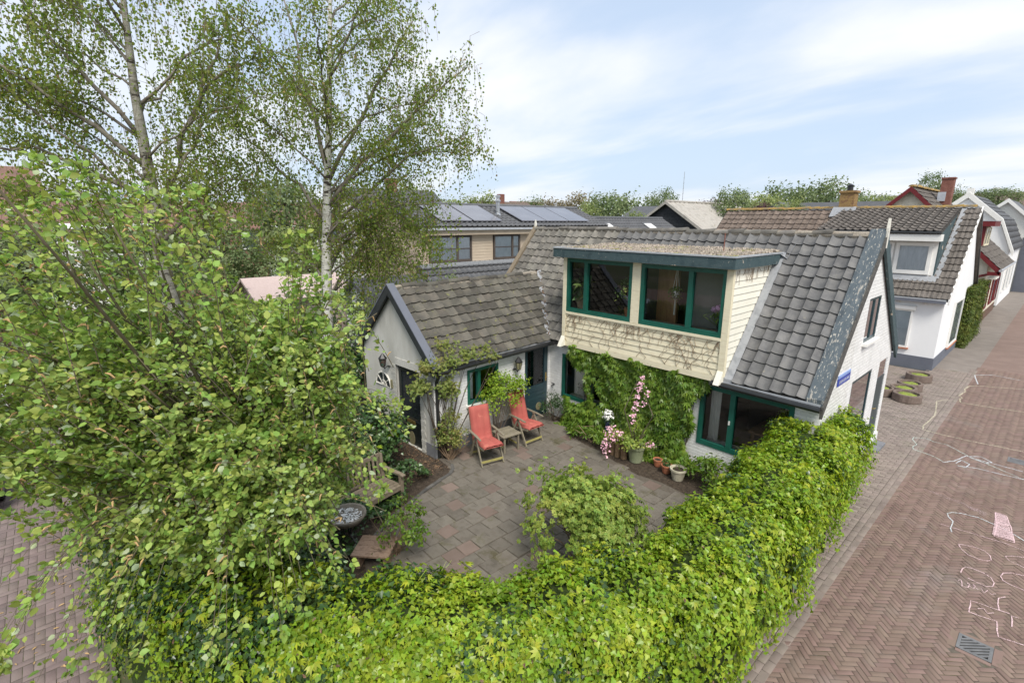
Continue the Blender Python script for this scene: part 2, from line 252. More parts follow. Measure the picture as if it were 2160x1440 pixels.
pm('sign_text', [(.72,.76,.85),(.75,.79,.88)], scale=3, rough=.5)
pm('white_frame', [(.76,.75,.71),(.82,.81,.78)], scale=3, rough=.5, spec=.4)
pm('red_paint', [(.125,.014,.017),(.165,.02,.022)], scale=3, rough=.45, spec=.4)
pm('cream_wall', [(.76,.70,.56),(.81,.755,.625)], scale=2, rough=.85, brick=(.22,.072,.35,.92))
pm('pale_wall', [(.78,.77,.71),(.83,.82,.77)], scale=2, rough=.85)
pm('brown_plinth', [(.14,.085,.06),(.19,.12,.09)], scale=5, rough=.9, brick=(.22,.07,.4,.8))
pm('chimney_brick', [(.24,.15,.08),(.34,.22,.09),(.2,.11,.07)], scale=6, rough=.95, brick=(.22,.07,.5,.75), spots=[(3.5,.62,.08,(.48,.28,.05))])
pm('chimney_red', [(.20,.085,.065),(.28,.13,.10)], scale=6, rough=.95, brick=(.22,.07,.5,.75))
pm('beige_board', [(.48,.39,.295),(.53,.44,.335)], scale=2, rough=.7, orand=.04)
pm('brown_frame', [(.075,.058,.048),(.10,.08,.066)], scale=3, rough=.5)
pm('solar', [(.15,.15,.17),(.19,.19,.21)], scale=1, rough=.18, spec=.7)
pm('barn_board', [(.022,.024,.028),(.04,.043,.05)], scale=5, rough=.8, orand=.15)
pm('cement_roof', [(.30,.28,.25),(.40,.375,.335),(.34,.31,.28)], scale=1.5, rough=.95, bump=.3, bscale=8, spots=[(2.5,.6,.1,(.25,.22,.16)),(14,.66,.05,(.5,.48,.44))])
pm('brick_house', [(.23,.12,.09),(.30,.17,.13)], scale=3, rough=.95, brick=(.22,.07,.4,.8))
pm('pink_wall', [(.46,.36,.33),(.55,.44,.41)], scale=5, rough=.95, bump=.3, bscale=14, stretch=(3,3,.4))
pm('car_silver', [(.50,.53,.57),(.56,.59,.63)], scale=1, rough=.25, metal=.4, spec=.6)
pm('car_white', [(.76,.77,.79),(.80,.81,.83)], scale=1, rough=.25, spec=.6)
pm('car_glass', [(.02,.025,.03),(.03,.035,.04)], scale=1, rough=.06, spec=.8)
pm('rubber', [(.015,.015,.015),(.022,.022,.022)], scale=8, rough=.8)
pm('fence_wood', [(.14,.095,.065),(.20,.145,.105)], scale=5, rough=.9, orand=.15, stretch=(1,1,.3))
pm('steel', [(.5,.51,.53),(.6,.61,.63)], scale=4, rough=.3, metal=.8)
pm('rope', [(.66,.63,.55),(.72,.69,.61)], scale=30, rough=.95)
pm('lamp_glass', [(.15,.03,.03),(.03,.12,.09)], scale=14, rough=.2, spec=.6)

# ------------------------------------------------------------------ mesh helpers
class MB:
    """collects faces; build() links them as ONE mesh object"""
    def __init__(s): s.v = []; s.f = []; s.m = []; s.mi = 0
    def add(s, vs_, fs_):
        k = len(s.v); s.v += [tuple(p) for p in vs_]; s.f += [tuple(i+k for i in f) for f in fs_]; s.m += [s.mi]*len(fs_)
        return s
    def box(s, a, b):
        x0,y0,z0 = a; x1,y1,z1 = b
        return s.add([(x0,y0,z0),(x1,y0,z0),(x1,y1,z0),(x0,y1,z0),(x0,y0,z1),(x1,y0,z1),(x1,y1,z1),(x0,y1,z1)],
              [(0,3,2,1),(4,5,6,7),(0,1,5,4),(1,2,6,5),(2,3,7,6),(3,0,4,7)])
    def bbox(s, a, b, c=.006):
        """box with chamfered top edges"""
        x0,y0,z0 = a; x1,y1,z1 = b
        return s.add([(x0,y0,z0),(x1,y0,z0),(x1,y1,z0),(x0,y1,z0),(x0,y0,z1-c),(x1,y0,z1-c),(x1,y1,z1-c),(x0,y1,z1-c),
               (x0+c,y0+c,z1),(x1-c,y0+c,z1),(x1-c,y1-c,z1),(x0+c,y1-c,z1)],
              [(0,3,2,1),(8,9,10,11),(0,1,5,4),(1,2,6,5),(2,3,7,6),(3,0,4,7),(4,5,9,8),(5,6,10,9),(6,7,11,10),(7,4,8,11)])
    def bar(s, p, q, w, h, upv=(0,0,1), taper=1.):
        """rectangular bar from p to q, w wide (sideways) and h high"""
        p = Vector(p); q = Vector(q); d = (q-p).normalized(); u = Vector(upv); sd_ = d.cross(u)
        if sd_.length < 1e-4: sd_ = d.cross(Vector((1,0,0)))
        sd_.normalize(); u = sd_.cross(d)
        A = [p+sd_*a*w/2+u*b*h/2 for a, b in ((-1,-1),(1,-1),(1,1),(-1,1))]; B = [q+sd_*a*w/2*taper+u*b*h/2*taper for a, b in ((-1,-1),(1,-1),(1,1),(-1,1))]
        return s.add(A+B, [(3,2,1,0),(4,5,6,7),(0,1,5,4),(1,2,6,5),(2,3,7,6),(3,0,4,7)])
    def tube(s, pts, rad, n=6, cap=True):
        pts = [Vector(p) for p in pts]; k = len(pts)
        if not hasattr(rad, '__len__'): rad = [rad]*k
        vs_ = []; ref = Vector((0,0,1))
        t0 = (pts[-1]-pts[0]).normalized() if (pts[-1]-pts[0]).length > 1e-6 else Vector((0,0,1))
        if abs(t0.z) > .9: ref = Vector((1,0,0))
        for i, p in enumerate(pts):
            t = (pts[min(i+1,k-1)]-pts[max(i-1,0)])
            t = t.normalized() if t.length > 1e-7 else t0
            a = t.cross(ref)
            a = a.normalized() if a.length > 1e-5 else Vector((1,0,0))
            b = t.cross(a)
            for j in range(n):
                an = 2*PI*j/n; vs_.append(p+(a*math.cos(an)+b*math.sin(an))*rad[i])
        fs_ = [(i*n+j, i*n+(j+1)%n, (i+1)*n+(j+1)%n, (i+1)*n+j) for i in range(k-1) for j in range(n)]
        if cap: fs_ += [tuple(range(n))[::-1], tuple((k-1)*n+j for j in range(n))]
        return s.add(vs_, fs_)
    def lathe(s, prof, c=(0,0,0), n=16, wob=None):
        vs_ = []; fs_ = []
        for r, z in prof:
            for j in range(n):
                a = 2*PI*j/n; rr = r*(1+(wob(a) if wob else 0)); vs_.append((c[0]+rr*math.cos(a), c[1]+rr*math.sin(a), c[2]+z))
        k = len(prof)
        fs_ = [(i*n+j, i*n+(j+1)%n, (i+1)*n+(j+1)%n, (i+1)*n+j) for i in range(k-1) for j in range(n)]
        fs_ += [tuple(range(n))[::-1], tuple((k-1)*n+j for j in range(n))]
        return s.add(vs_, fs_)
    def prism(s, poly, d):
        """poly: list of 3-D points, d: extrusion vector"""
        d = Vector(d); n = len(poly); A = [Vector(p) for p in poly]; B = [p+d for p in A]
        return s.add(A+B, [tuple(range(n))[::-1], tuple(range(n, 2*n))]+[(i, (i+1)%n, n+(i+1)%n, n+i) for i in range(n)])
    def ell(s, c, r, nu=10, nv=7, wob=0.):
        vs_ = [(c[0], c[1], c[2]-r[2])]
        for i in range(1, nv):
            th = PI*i/nv
            for j in range(nu):
                ph = 2*PI*j/nu; w = 1+wob*(rnd.random()-.5)
                vs_.append((c[0]+r[0]*w*math.sin(th)*math.cos(ph), c[1]+r[1]*w*math.sin(th)*math.sin(ph), c[2]-r[2]*w*math.cos(th)))
        vs_.append((c[0], c[1], c[2]+r[2])); e = len(vs_)-1
        fs_ = [(0, 1+(j+1)%nu, 1+j) for j in range(nu)]
        for i in range(nv-2):
            for j in range(nu):
                a = 1+i*nu+j; b = 1+i*nu+(j+1)%nu; fs_.append((a, b, b+nu, a+nu))
        a = 1+(nv-2)*nu; fs_ += [(a+j, a+(j+1)%nu, e) for j in range(nu)]
        return s.add(vs_, fs_)
    def mesh(s, name, mats, smooth=False):
        me = bpy.data.meshes.new(name); me.from_pydata(s.v, [], s.f); 
        for m in (mats if isinstance(mats, (list, tuple)) else [mats]): me.materials.append(MATS[m])
        if any(s.m): me.polygons.foreach_set('material_index', s.m)
        if smooth: me.polygons.foreach_set('use_smooth', [True]*len(me.polygons))
        me.update(); return me
    def build(s, name, mats, parent=None, smooth=False): return obj(name, s.mesh(name, mats, smooth), parent)
def obj(name, me, parent=None, mat=None):
    o = bpy.data.objects.new(name, me); COL.objects.link(o)
    if parent is not None: o.parent = parent
    if mat is not None: o.matrix_basis = mat
    return o
def tag(o, label=None, cat=None, group=None, kind=None):
    if label: o['label'] = label
    if cat: o['category'] = cat
    if group: o['group'] = group
    if kind: o['kind'] = kind
    return o
def thing(name, label, cat, loc=(0,0,0), rz=0., group=None):
    o = bpy.data.objects.new(name, None); COL.objects.link(o); o.location = loc; o.rotation_euler = (0,0,rz); o.empty_display_size = .2
    return tag(o, label, cat, group)
def npmesh(name, V, loops, sizes, mat, smooth=False):
    me = bpy.data.meshes.new(name); me.vertices.add(len(V)); me.vertices.foreach_set('co', np.asarray(V, np.float32).ravel())
    me.loops.add(len(loops)); me.loops.foreach_set('vertex_index', np.asarray(loops, np.int32))
    st = np.concatenate([[0], np.cumsum(sizes)[:-1]]).astype(np.int32)
    me.polygons.add(len(sizes)); me.polygons.foreach_set('loop_start', st)
    try: me.polygons.foreach_set('loop_total', np.asarray(sizes, np.int32))
    except Exception: pass
    if smooth: me.polygons.foreach_set('use_smooth', np.ones(len(sizes), bool))
    me.materials.append(MATS[mat]); me.update(calc_edges=True); me.validate(); return me
def nrm(a): return a/np.maximum(np.linalg.norm(a, axis=-1, keepdims=True), 1e-9)
# leaf shapes: x across, y along, z up; unit length
T_OVATE = (np.array([(0,0,0),(.26,.28,.07),(.25,.66,.06),(0,1,-.10),(-.25,.66,.06),(-.26,.28,.07)]), [(0,1,2,3),(0,3,4,5)])
T_WIL = (np.array([(0,0,0),(.31,.26,.07),(.32,.62,.05),(0,1,-.10),(-.32,.62,.05),(-.31,.26,.07)]), [(0,1,2,3),(0,3,4,5)])
T_SLIM = (np.array([(0,0,0),(.15,.3,.04),(.13,.7,.03),(0,1,-.08),(-.13,.7,.03),(-.15,.3,.04)]), [(0,1,2,3),(0,3,4,5)])
T_RND = (np.array([(0,0,0),(.40,.22,.07),(.34,.68,.06),(0,.98,-.06),(-.34,.68,.06),(-.40,.22,.07)]), [(0,1,2,3),(0,3,4,5)])
T_IVY = (np.array([(0,.1,0),(.34,-.04,.05),(.50,.30,.03),(.27,.48,.06),(0,1,-.10),(-.27,.48,.06),(-.50,.30,.03),(-.34,-.04,.05)]), [(0,1,2,3,4),(0,4,5,6,7)])
def _palm(k=5, spread=1.15, w=.16):
    V = []; F = []
    for i in range(k):
        a = (i/(k-1)-.5)*2*spread; c, s_ = math.cos(a), math.sin(a); ln = 1-.28*abs(a)/spread
        for (x, y, z) in ((0,0,0),(w,.5,.05),(0,1,-.22),(-w,.5,.05)):
            V.append(((x*c+y*s_)*ln, (-x*s_+y*c)*ln, z*ln))
        F.append(tuple(4*i+j for j in range(4)))
    return (np.array(V), F)
T_PALM = _palm()
T_SPRIG = (np.concatenate([T_OVATE[0]*.62+np.array(o)*[1,1,1] for o in ((0,.4,0),)] + [
    np.stack([c*T_OVATE[0][:,0]*.5+s_*T_OVATE[0][:,1]*.5, -s_*T_OVATE[0][:,0]*.5+c*T_OVATE[0][:,1]*.5+y, T_OVATE[0][:,2]*.5], 1)
    for c, s_, y in ((math.cos(1.), math.sin(1.), .1),(math.cos(1.), -math.sin(1.), .1),(math.cos(.9), math.sin(.9), .38),(math.cos(.9), -math.sin(.9), .38))]),
    [tuple(i+6*k for i in f) for k in range(5) for f in ((0,1,2,3),(0,3,4,5))])      # a pinnate spray of five leaflets
T_PETAL = (np.array([(0,0,0),(.5,.1,.25),(.1,.5,.3),(-.5,.1,.2),(-.1,-.5,.28)]), [(0,1,2),(0,2,3),(0,3,4),(0,4,1)])
def leaf_axes(nrmv, upright=.0, droop=.4, jit=.6):
    """leaf frames: faces look along nrmv (jittered), tips hang down by droop"""
    n = len(nrmv); Z = nrm(nrmv+rng.normal(0, jit, (n,3))); Z[:,2] = np.where(Z[:,2] < -.2, -Z[:,2], Z[:,2])
    Y = rng.normal(0, 1, (n,3)); Y[:,2] -= droop*2.2; Y[:,2] += upright*2
    Y = nrm(Y-Z*np.sum(Y*Z, 1, keepdims=True)); X = np.cross(Y, Z); return X, Y, Z
def scatter(name, tpl, P, ax, S, mat, parent=None, kind='stuff'):
    tv, tf = tpl; X, Y, Z = ax; n = len(P); k = len(tv); S = np.asarray(S).reshape(-1,1,1)
    V = P[:,None,:]+S*(tv[None,:,0:1]*X[:,None,:]+tv[None,:,1:2]*Y[:,None,:]+tv[None,:,2:3]*Z[:,None,:])
    lp = np.concatenate([np.array(f) for f in tf]); sz = np.array([len(f) for f in tf])
    loops = (lp[None,:]+(np.arange(n)*k)[:,None]).ravel(); sizes = np.tile(sz, n)
    o = obj(name, npmesh(name, V.reshape(-1,3), loops, sizes, mat), parent)
    if kind: o['kind'] = kind
    return o
_TM = {}
def leaf_parts(tpl, P, ax, S, mat, parent, count, name='leaf'):
    """the leaves nearest the camera as parts of their own (shared mesh data)"""
    d = np.linalg.norm(P-np.array(CAM), axis=1)/np.maximum(S, 1e-3); fwn = np.array(fw)
    rel = P-np.array(CAM); dep = rel@fwn; sx_ = rel@np.array(r2)/np.maximum(dep,.1); sy_ = rel@np.array(u2)/np.maximum(dep,.1)
    inside = (dep > .3)&(np.abs(sx_) < 1.0)&(np.abs(sy_) < .66)
    idx = np.argsort(np.where(inside, d, 1e9))[:count*6]; idx = rng.permutation(idx)[:count]
    key = (id(tpl), mat)
    if key not in _TM:
        b = MB(); b.add(tpl[0], tpl[1]); _TM[key] = b.mesh(name, mat)
    X, Y, Z = ax
    for i in idx:
        s_ = float(S[i]); M = Matrix(((X[i,0]*s_,Y[i,0]*s_,Z[i,0]*s_,P[i,0]),(X[i,1]*s_,Y[i,1]*s_,Z[i,1]*s_,P[i,1]),(X[i,2]*s_,Y[i,2]*s_,Z[i,2]*s_,P[i,2]),(0,0,0,1)))
        obj(name, _TM[key], parent, M)
    keep = np.ones(len(P), bool); keep[idx] = False; return keep
def foliage(name, tpl, P, nv, S, mat, parent, parts=0, one=None, droop=.4, jit=.6, upright=0., pname='leaf'):
    ax = leaf_axes(nv, upright, droop, jit)
    if parts:
        keep = leaf_parts(tpl, P, ax, S, one or mat, parent, parts, pname); P = P[keep]; S = S[keep]; ax = tuple(a[keep] for a in ax)
    return scatter(name, tpl, P, ax, S, mat, parent)

# ------------------------------------------------------------------ building helpers
def wall_cols(a0, a1, top, openings, thick, place, step=.25, base=0.):
    """wall in (a, z) with openings (a0,a1,z0,z1); top: function a -> z; place(a, z, depth) -> xyz.  Faces out, back and reveals."""
    cuts = {a0, a1}
    for o in openings: cuts |= {o[0], o[1]}
    n = max(1, int(round((a1-a0)/step)))
    for i in range(n+1): cuts.add(a0+(a1-a0)*i/n)
    cs = sorted(cuts); cs = [c for i, c in enumerate(cs) if i == 0 or c-cs[i-1] > 1e-4]; mb = MB()
    for p, q in zip(cs[:-1], cs[1:]):
        mid = (p+q)/2; segs = [(base, None)]
        for o in sorted([o for o in openings if o[0]-1e-5 <= mid <= o[1]+1e-5], key=lambda o: o[2]):
            b = segs.pop()[0]
            if o[2] > b+1e-4: segs.append((b, o[2]))
            segs.append((o[3], None))
        for zb, zt in segs:
            t0, t1 = (top(p), top(q)) if zt is None else (zt, zt)
            if min(t0, t1) <= zb+1e-4: continue
            mb.add([place(p,zb,0),place(q,zb,0),place(q,t1,0),place(p,t0,0),place(p,zb,thick),place(q,zb,thick),place(q,t1,thick),place(p,t0,thick)],
                   [(0,1,2,3),(7,6,5,4),(0,4,5,1),(3,2,6,7),(0,3,7,4),(1,5,6,2)])
    return mb
def window(parent, place, a0, a1, z0, z1, frame='green_paint', glass='glass', posts=(), rails=(), fw_=.07, d0=-.02, d1=.07, pane_d=.04, sill=None, pname='window'):
    """frame mesh with each pane as its child; place(a, z, depth into the wall)"""
    def cell(mb, p, q, za, zb, da, db):
        mb.add([place(p,za,da),place(q,za,da),place(q,zb,da),place(p,zb,da),place(p,za,db),place(q,za,db),place(q,zb,db),place(p,zb,db)],
               [(0,1,2,3),(7,6,5,4),(0,4,5,1),(3,2,6,7),(0,3,7,4),(1,5,6,2)])
    mb = MB(); f = fw_
    cell(mb, a0, a0+f, z0, z1, d0, d1); cell(mb, a1-f, a1, z0, z1, d0, d1); cell(mb, a0+f, a1-f, z1-f, z1, d0, d1); cell(mb, a0+f, a1-f, z0, z0+f*1.15, d0, d1)
    xs = [a0+f]+[p for p in posts]+[a1-f]
    for p in posts: cell(mb, p-f*.6, p+f*.6, z0+f*1.15, z1-f, d0-.004, d1)
    for r in rails: cell(mb, a0+f, a1-f, r-.018, r+.018, d0+.005, d1-.005)
    w = mb.build(pname, frame, parent)
    for p, q in zip(xs[:-1], xs[1:]):
        pb = MB(); pb.add([place(p-.01,z0+f,pane_d),place(q+.01,z0+f,pane_d),place(q+.01,z1-f*.9,pane_d),place(p-.01,z1-f*.9,pane_d)], [(0,1,2,3)]); pb.build('pane', glass, w)
    if sill:
        sb = MB(); cell(sb, a0-.05, a1+.05, z0-.055, z0-.003, -.09, .05); sb.build('sill', sill, w)
    return w
def tile_mesh(name, w, l, mat, kind='pan', th=.026, rise=.045, jit=0.):
    nu = 7; mb = MB(); V = []
    def prof(t):
        if kind == 'pan': return rise*((t-.42)/.5)**2
        if kind == 'roll2': return rise*(abs(math.sin(PI*(t*2+.25)))**1.6)
        return rise*max(0, math.cos(2*PI*(t-.86)))**1.5
    xs = [i/nu for i in range(nu+1)]
    for t in xs: V.append((t*w*1.03, 0, prof(t)))
    for t in xs: V.append((t*w*1.03, l, prof(t)+.038))
    for t in xs: V.append((t*w*1.03, l, prof(t)+.038-th))
    k = nu+1
    F = [(i, i+1, k+i+1, k+i) for i in range(nu)]+[(k+i, k+i+1, 2*k+i+1, 2*k+i) for i in range(nu)]
    V += [(w*1.03, 0, prof(1)-th), (w*1.03, l, prof(1)+.038-th)]; F.append((nu, 3*k, 3*k+1, k+nu))
    mb.add(V, F); return mb.mesh(name, mat)
def lay_tiles(parent, me, O, U, Vd, nu, nv, pu, pv, ok=None, name='roof_tile', jit=.004):
    """tiles from O along U (ridge direction) and down Vd"""
    O = Vector(O); U = Vector(U).normalized(); Vd = Vector(Vd).normalized(); Nn = U.cross(Vd); 
    if Nn.z < 0: Nn = -Nn
    c = 0
    for j in range(nv):
        for i in range(nu):
            p = O+U*(i*pu)+Vd*(j*pv); ctr = p+U*pu*.5+Vd*pv*.5
            if ok and not ok(ctr): continue
            a = rnd.gauss(0, .012); u = (U*math.cos(a)+Vd*math.sin(a)); v = (Vd*math.cos(a)-U*math.sin(a))
            p = p+Nn*(.012+abs(rnd.gauss(0, jit)))+Vd*rnd.gauss(0, .006)+U*rnd.gauss(0, jit)
            u = u*(1); M = Matrix(((u.x,v.x,Nn.x,p.x),(u.y,v.y,Nn.y,p.y),(u.z,v.z,Nn.z,p.z),(0,0,0,1))); obj(name, me, parent, M); c += 1
    return c
def ridge_tiles(parent, a, b, me, ln, name='ridge_tile', wob=.008):
    a = Vector(a); b = Vector(b); d = b-a; n = int(d.length/ln); d.normalize(); s_ = d.cross(Vector((0,0,1))).normalized(); u = Vector((0,0,1))
    for i in range(n):
        p = a+d*(i*ln)+u*rnd.gauss(0, wob); t = rnd.gauss(0, .02); dd = (d+u*(t+.03)).normalized(); uu = s_.cross(dd)
        obj(name, me, parent, Matrix(((dd.x,s_.x,uu.x,p.x),(dd.y,s_.y,uu.y,p.y),(dd.z,s_.z,uu.z,p.z),(0,0,0,1))))
def ridge_mesh(name, ln, r, mat, n=6):
    mb = MB(); V = []
    for x, rr in ((0, r*.92), (ln*1.06, r)):
        for i in range(n+1):
            a = PI*i/n; V.append((x, rr*math.cos(a), rr*.8*math.sin(a)-.02))
    F = [(i, i+1, n+2+i, n+1+i) for i in range(n)]+[tuple(range(n+1, 2*n+2)), tuple(range(n, -1, -1))]
    mb.add(V, F); return mb.mesh(name, mat)
# ------------------------------------------------------------------ THE SETTING: ground, streets, paving
def sheet(name, poly, z, mat, kind='structure'):
    mb = MB(); mb.add([(x, y, z) for x, y in poly], [tuple(range(len(poly)))]); o = mb.build(name, mat); tag(o, kind=kind); return o
sheet('ground', [(-900,-300),(300,-300),(300,900),(-900,900)], -.06, 'ground_far')
road = sheet('road', [(-60,-26),(14,-26),(14,120),(.95,120),(.95,-9.2),(-.4,-10.05),(-60,-10.05)], -.0065, 'joint')
path = sheet('pavement', [(-8,4.6),(.12,4.6),(.12,1.0),(.55,-5.2),(-.6,-7.8),(-3.6,-9.95),(-12,-10.0),(-12,-10.05),(-.4,-10.05),(.95,-9.2),(.95,60),(-.25,60),(-.25,13.4),(-8,13.4)], -.006, 'joint')
BRK = {}
def brick_mesh(key, lx, ly, mat, h=.03, c=.0022):
    k = (key, lx, ly, mat)
    if k not in BRK: BRK[k] = MB().bbox((-lx/2,-ly/2,-h), (lx/2,ly/2,0), c).mesh('brick', mat)
    return BRK[k]
def lay_bricks(parent, recs, mat, one, part_count=300, dz=0.):
    """recs: (x, y, angle, length, width). the nearest become parts, the rest one mass"""
    R_ = []
    for x, y, a, ln, wd in recs:
        P = Vector((x, y, 0))-CAM; d = P.dot(fw); ok = d > .5 and abs(P.dot(r2)/d) < 1.05 and abs(P.dot(u2)/d) < .70
        R_.append((P.length if ok else 1e6+P.length, x, y, a, ln, wd))
    R_.sort(); near = R_[:part_count*4]; rnd.shuffle(near); parts = near[:part_count]; rest = near[part_count:]+R_[part_count*4:]
    for _, x, y, a, ln, wd in parts:
        M = Matrix.Translation((x, y, dz+rnd.gauss(0, .0014)))@Matrix.Rotation(a+rnd.gauss(0,.012), 4, 'Z')@Matrix.Rotation(rnd.gauss(0,.008), 4, 'X'); obj('brick', brick_mesh('b', ln, wd, one), parent, M)
    n = len(rest); A = np.array([r[1:] for r in rest]); hx = A[:,3]/2; hy = A[:,4]/2; c = .0025; ang = A[:,2]+rng.normal(0,.012,n); zt = dz+rng.normal(0,.0014,n)
    tl = rng.normal(0,.006,(n,2)); ca, sa = np.cos(ang), np.sin(ang); V = np.zeros((n,8,3))
    for k, (sx_, sy_, inner) in enumerate([(-1,-1,0),(1,-1,0),(1,1,0),(-1,1,0),(-1,-1,1),(1,-1,1),(1,1,1),(-1,1,1)]):
        lx = sx_*(hx-c*inner); ly = sy_*(hy-c*inner); V[:,k,0] = A[:,0]+lx*ca-ly*sa; V[:,k,1] = A[:,1]+lx*sa+ly*ca
        V[:,k,2] = zt+tl[:,0]*lx+tl[:,1]*ly-(0 if inner else .0022)
    F = [(4,5,6,7),(0,1,5,4),(1,2,6,5),(2,3,7,6),(3,0,4,7)]; lp = np.array(F).ravel()
    o = obj('brick_paving', npmesh('brick_paving', V.reshape(-1,3), (lp[None]+8*np.arange(n)[:,None]).ravel(), np.full(n*5, 4), mat), parent); o['kind'] = 'stuff'
# herringbone, 45 degrees to the street
W_ = .0685; rec = []; c45, s45 = math.cos(PI/4), math.sin(PI/4)
for i in range(-190, 320):
    for j in range(-250, 250):
        m6 = (i-j) % 6
        if m6 == 0: cx, cy, ln, wd = i+1.5, j+.5, 3, 1
        elif m6 == 5: cx, cy, ln, wd = i+.5, j+1.5, 1, 3
        else: continue
        x = (cx*c45-cy*s45)*W_+1.5; y = (cx*s45+cy*c45)*W_
        if not (-3.0 < x < 4.2 and -11.5 < y < 15.5): continue
        if x < .93 and (y > -5.2 or x < 1.0+(y+5.2)*.86): continue
        if 2.30 < x < 2.82 and -1.95 < y < -1.48: continue
        if 2.28 < x < 2.76 and 5.68 < y < 6.14: continue
        rec.append((x, y, PI/4, ln*W_-.0065, wd*W_-.0065))
lay_bricks(road, rec, 'brick_red', 'brick_red_one', 300)
for gx, gy in ((2.56,-1.715),(2.52,5.91)):                          # larger paving stones beside each gully
    for dx in (-.215, .215): obj('brick', brick_mesh('g', .085, .36, 'brick_red_one'), road, Matrix.Translation((gx+dx*1.0, gy, .001))@Matrix.Rotation(0,4,'Z'))
    for dy in (-.2, .2): obj('brick', brick_mesh('g', .34, .06, 'brick_red_one'), road, Matrix.Translation((gx, gy+dy, .001)))
# side street: soldier course / stretcher course, period 0.3 m across
side = sheet('side_street', [(-60,-26),(-.5,-26),(-.5,-10.08),(-60,-10.08)], -.0055, 'joint'); rec = []
for k in range(0, 42):
    x0 = -3.2-k*.302
    for q in range(0, 34):
        y = -10.14-q*.1015; rec.append((x0-.1, y, 0, .194, .0945))
    for q in range(0, 17):
        y = -10.19-q*.203-(.1 if k % 2 else 0); rec.append((x0-.252, y, PI/2, .196, .092))
lay_bricks(side, rec, 'brick_side', 'brick_side_one', 300)
# pavement beside the house and forecourt of the neighbour
rec = []
for j in range(0, 190):
    y = -5.0+j*.1015; x = .752; first = True
    lo = -6. if 4.95 < y < 13.3 else (-.22 if y < 4.95 else -.22)
    while x > lo:
        ln = .2015 if not (first and j % 2) else .1008
        rec.append((x-ln/2, y, 0, ln-.0055, .0960)); x -= ln; first = False
lay_bricks(path, rec, 'brick_path', 'brick_path_one', 200)
rec = []
for j in range(0, 100):
    y = -5.2+j*.2015
    rec.append((.905, y, PI/2, .1975, .097)); rec.append((.806, y+.1, PI/2, .1975, .096))
lay_bricks(path, rec, 'brick_path', 'brick_path_one', 60, .004)
sheet('road_far', [(.95,15.4),(9,15.4),(9,120),(.95,120)], -.006, 'brick_far'); sheet('pavement_far', [(-.25,14.15),(.76,14.15),(.76,14.9),(.95,14.9),(.95,60),(-.25,60)], -.005, 'path_far')
for nm, poly in (('road_side', [(4.2,-26),(14,-26),(14,15.5),(4.2,15.5)]), ('road_near', [(-3.1,-26),(4.2,-26),(4.2,-11.45),(-3.1,-11.45)])): sheet(nm, poly, -.004, 'brick_far')
sheet('side_street_far', [(-60,-26),(-3.2,-26),(-3.2,-13.7),(-15.9,-13.7),(-15.9,-10.1),(-60,-10.1)], -.005, 'brick_far')
garden = sheet('garden_soil', [(-14,3),(-9.6,0),(-.05,0),(.1,.9),(.1,-4.4),(-.6,-6.5),(-2.4,-8.9),(-4.2,-9.5),(-14,-9.6)], -.012, 'soil')
# patio slabs
patio = sheet('patio', [(-6.65,-.02),(-5.9,-.35),(-5.03,-.72),(-3.76,-.95),(-2.98,-1.12),(-2.44,-1.02),(-1.5,-1.1),(-.75,-1.6),(-.7,-4.5),(-1.6,-6.3),(-3.0,-7.3),(-4.35,-6.75),(-4.98,-5.94),(-5.3,-5.2),(-5.55,-4.42),(-5.68,-4.18),(-5.9,-3.95),(-6.55,-3.9)], -.009, 'joint')
def in_poly(x, y, poly):
    c = False; n = len(poly)
    for i in range(n):
        x0, y0 = poly[i]; x1, y1 = poly[(i+1) % n]
        if (y0 > y) != (y1 > y) and x < (x1-x0)*(y-y0)/(y1-y0)+x0: c = not c
    return c
PPOLY = [(v.co.x, v.co.y) for v in patio.data.vertices]
sl = {m: MB().bbox((-.146,-.146,-.03), (.146,.146,0), .007).mesh('slab', m) for m in ('slab', 'slab_red')}
hs_ = {m: MB().bbox((-.146,-.071,-.03), (.146,.071,0), .007).mesh('slab', m) for m in ('slab', 'slab_red')}
for i in range(0, 22):
    x = -6.42+i*.302
    for j in range(-1, 26):
        y = -.22-j*.302-(.151 if i % 2 else 0)
        cor = [in_poly(x+dx, y+dy, PPOLY) for dx in (-.12,.12) for dy in (-.12,.12)]
        if sum(cor) < 3: continue
        m = 'slab_red' if rnd.random() < .09 else 'slab'
        z = .006+abs(rnd.gauss(0,.005)); M = Matrix.Translation((x+rnd.gauss(0,.005), y+rnd.gauss(0,.005), z))@Matrix.Rotation(rnd.gauss(0,.022),4,'Z')@Matrix.Rotation(rnd.gauss(0,.015),4,'X')@Matrix.Rotation(rnd.gauss(0,.015),4,'Y')
        obj('slab', sl[m], patio, M)
# curved border: kerb stones and cut slabs along the planted bed
edge = [(-5.95,-3.86),(-5.78,-3.95),(-5.64,-4.12),(-5.56,-4.42),(-5.44,-4.85),(-5.26,-5.26),(-5.05,-5.8),(-4.75,-6.3),(-4.4,-6.75)]
em = MB().bbox((-.12,-.035,-.05), (.12,.035,.03), .006).mesh('kerb_stone', 'edging')
for (xa, ya), (xb, yb) in zip(edge[:-1], edge[1:]):
    ln = math.hypot(xb-xa, yb-ya); n = max(1, round(ln/.25)); a = math.atan2(yb-ya, xb-xa)
    for k in range(n):
        t = (k+.5)/n; obj('kerb_stone', em, patio, Matrix.Translation((xa+(xb-xa)*t-.02, ya+(yb-ya)*t, .0))@Matrix.Rotation(a,4,'Z')@Matrix.Diagonal((ln/n/.25,1,1,1)))
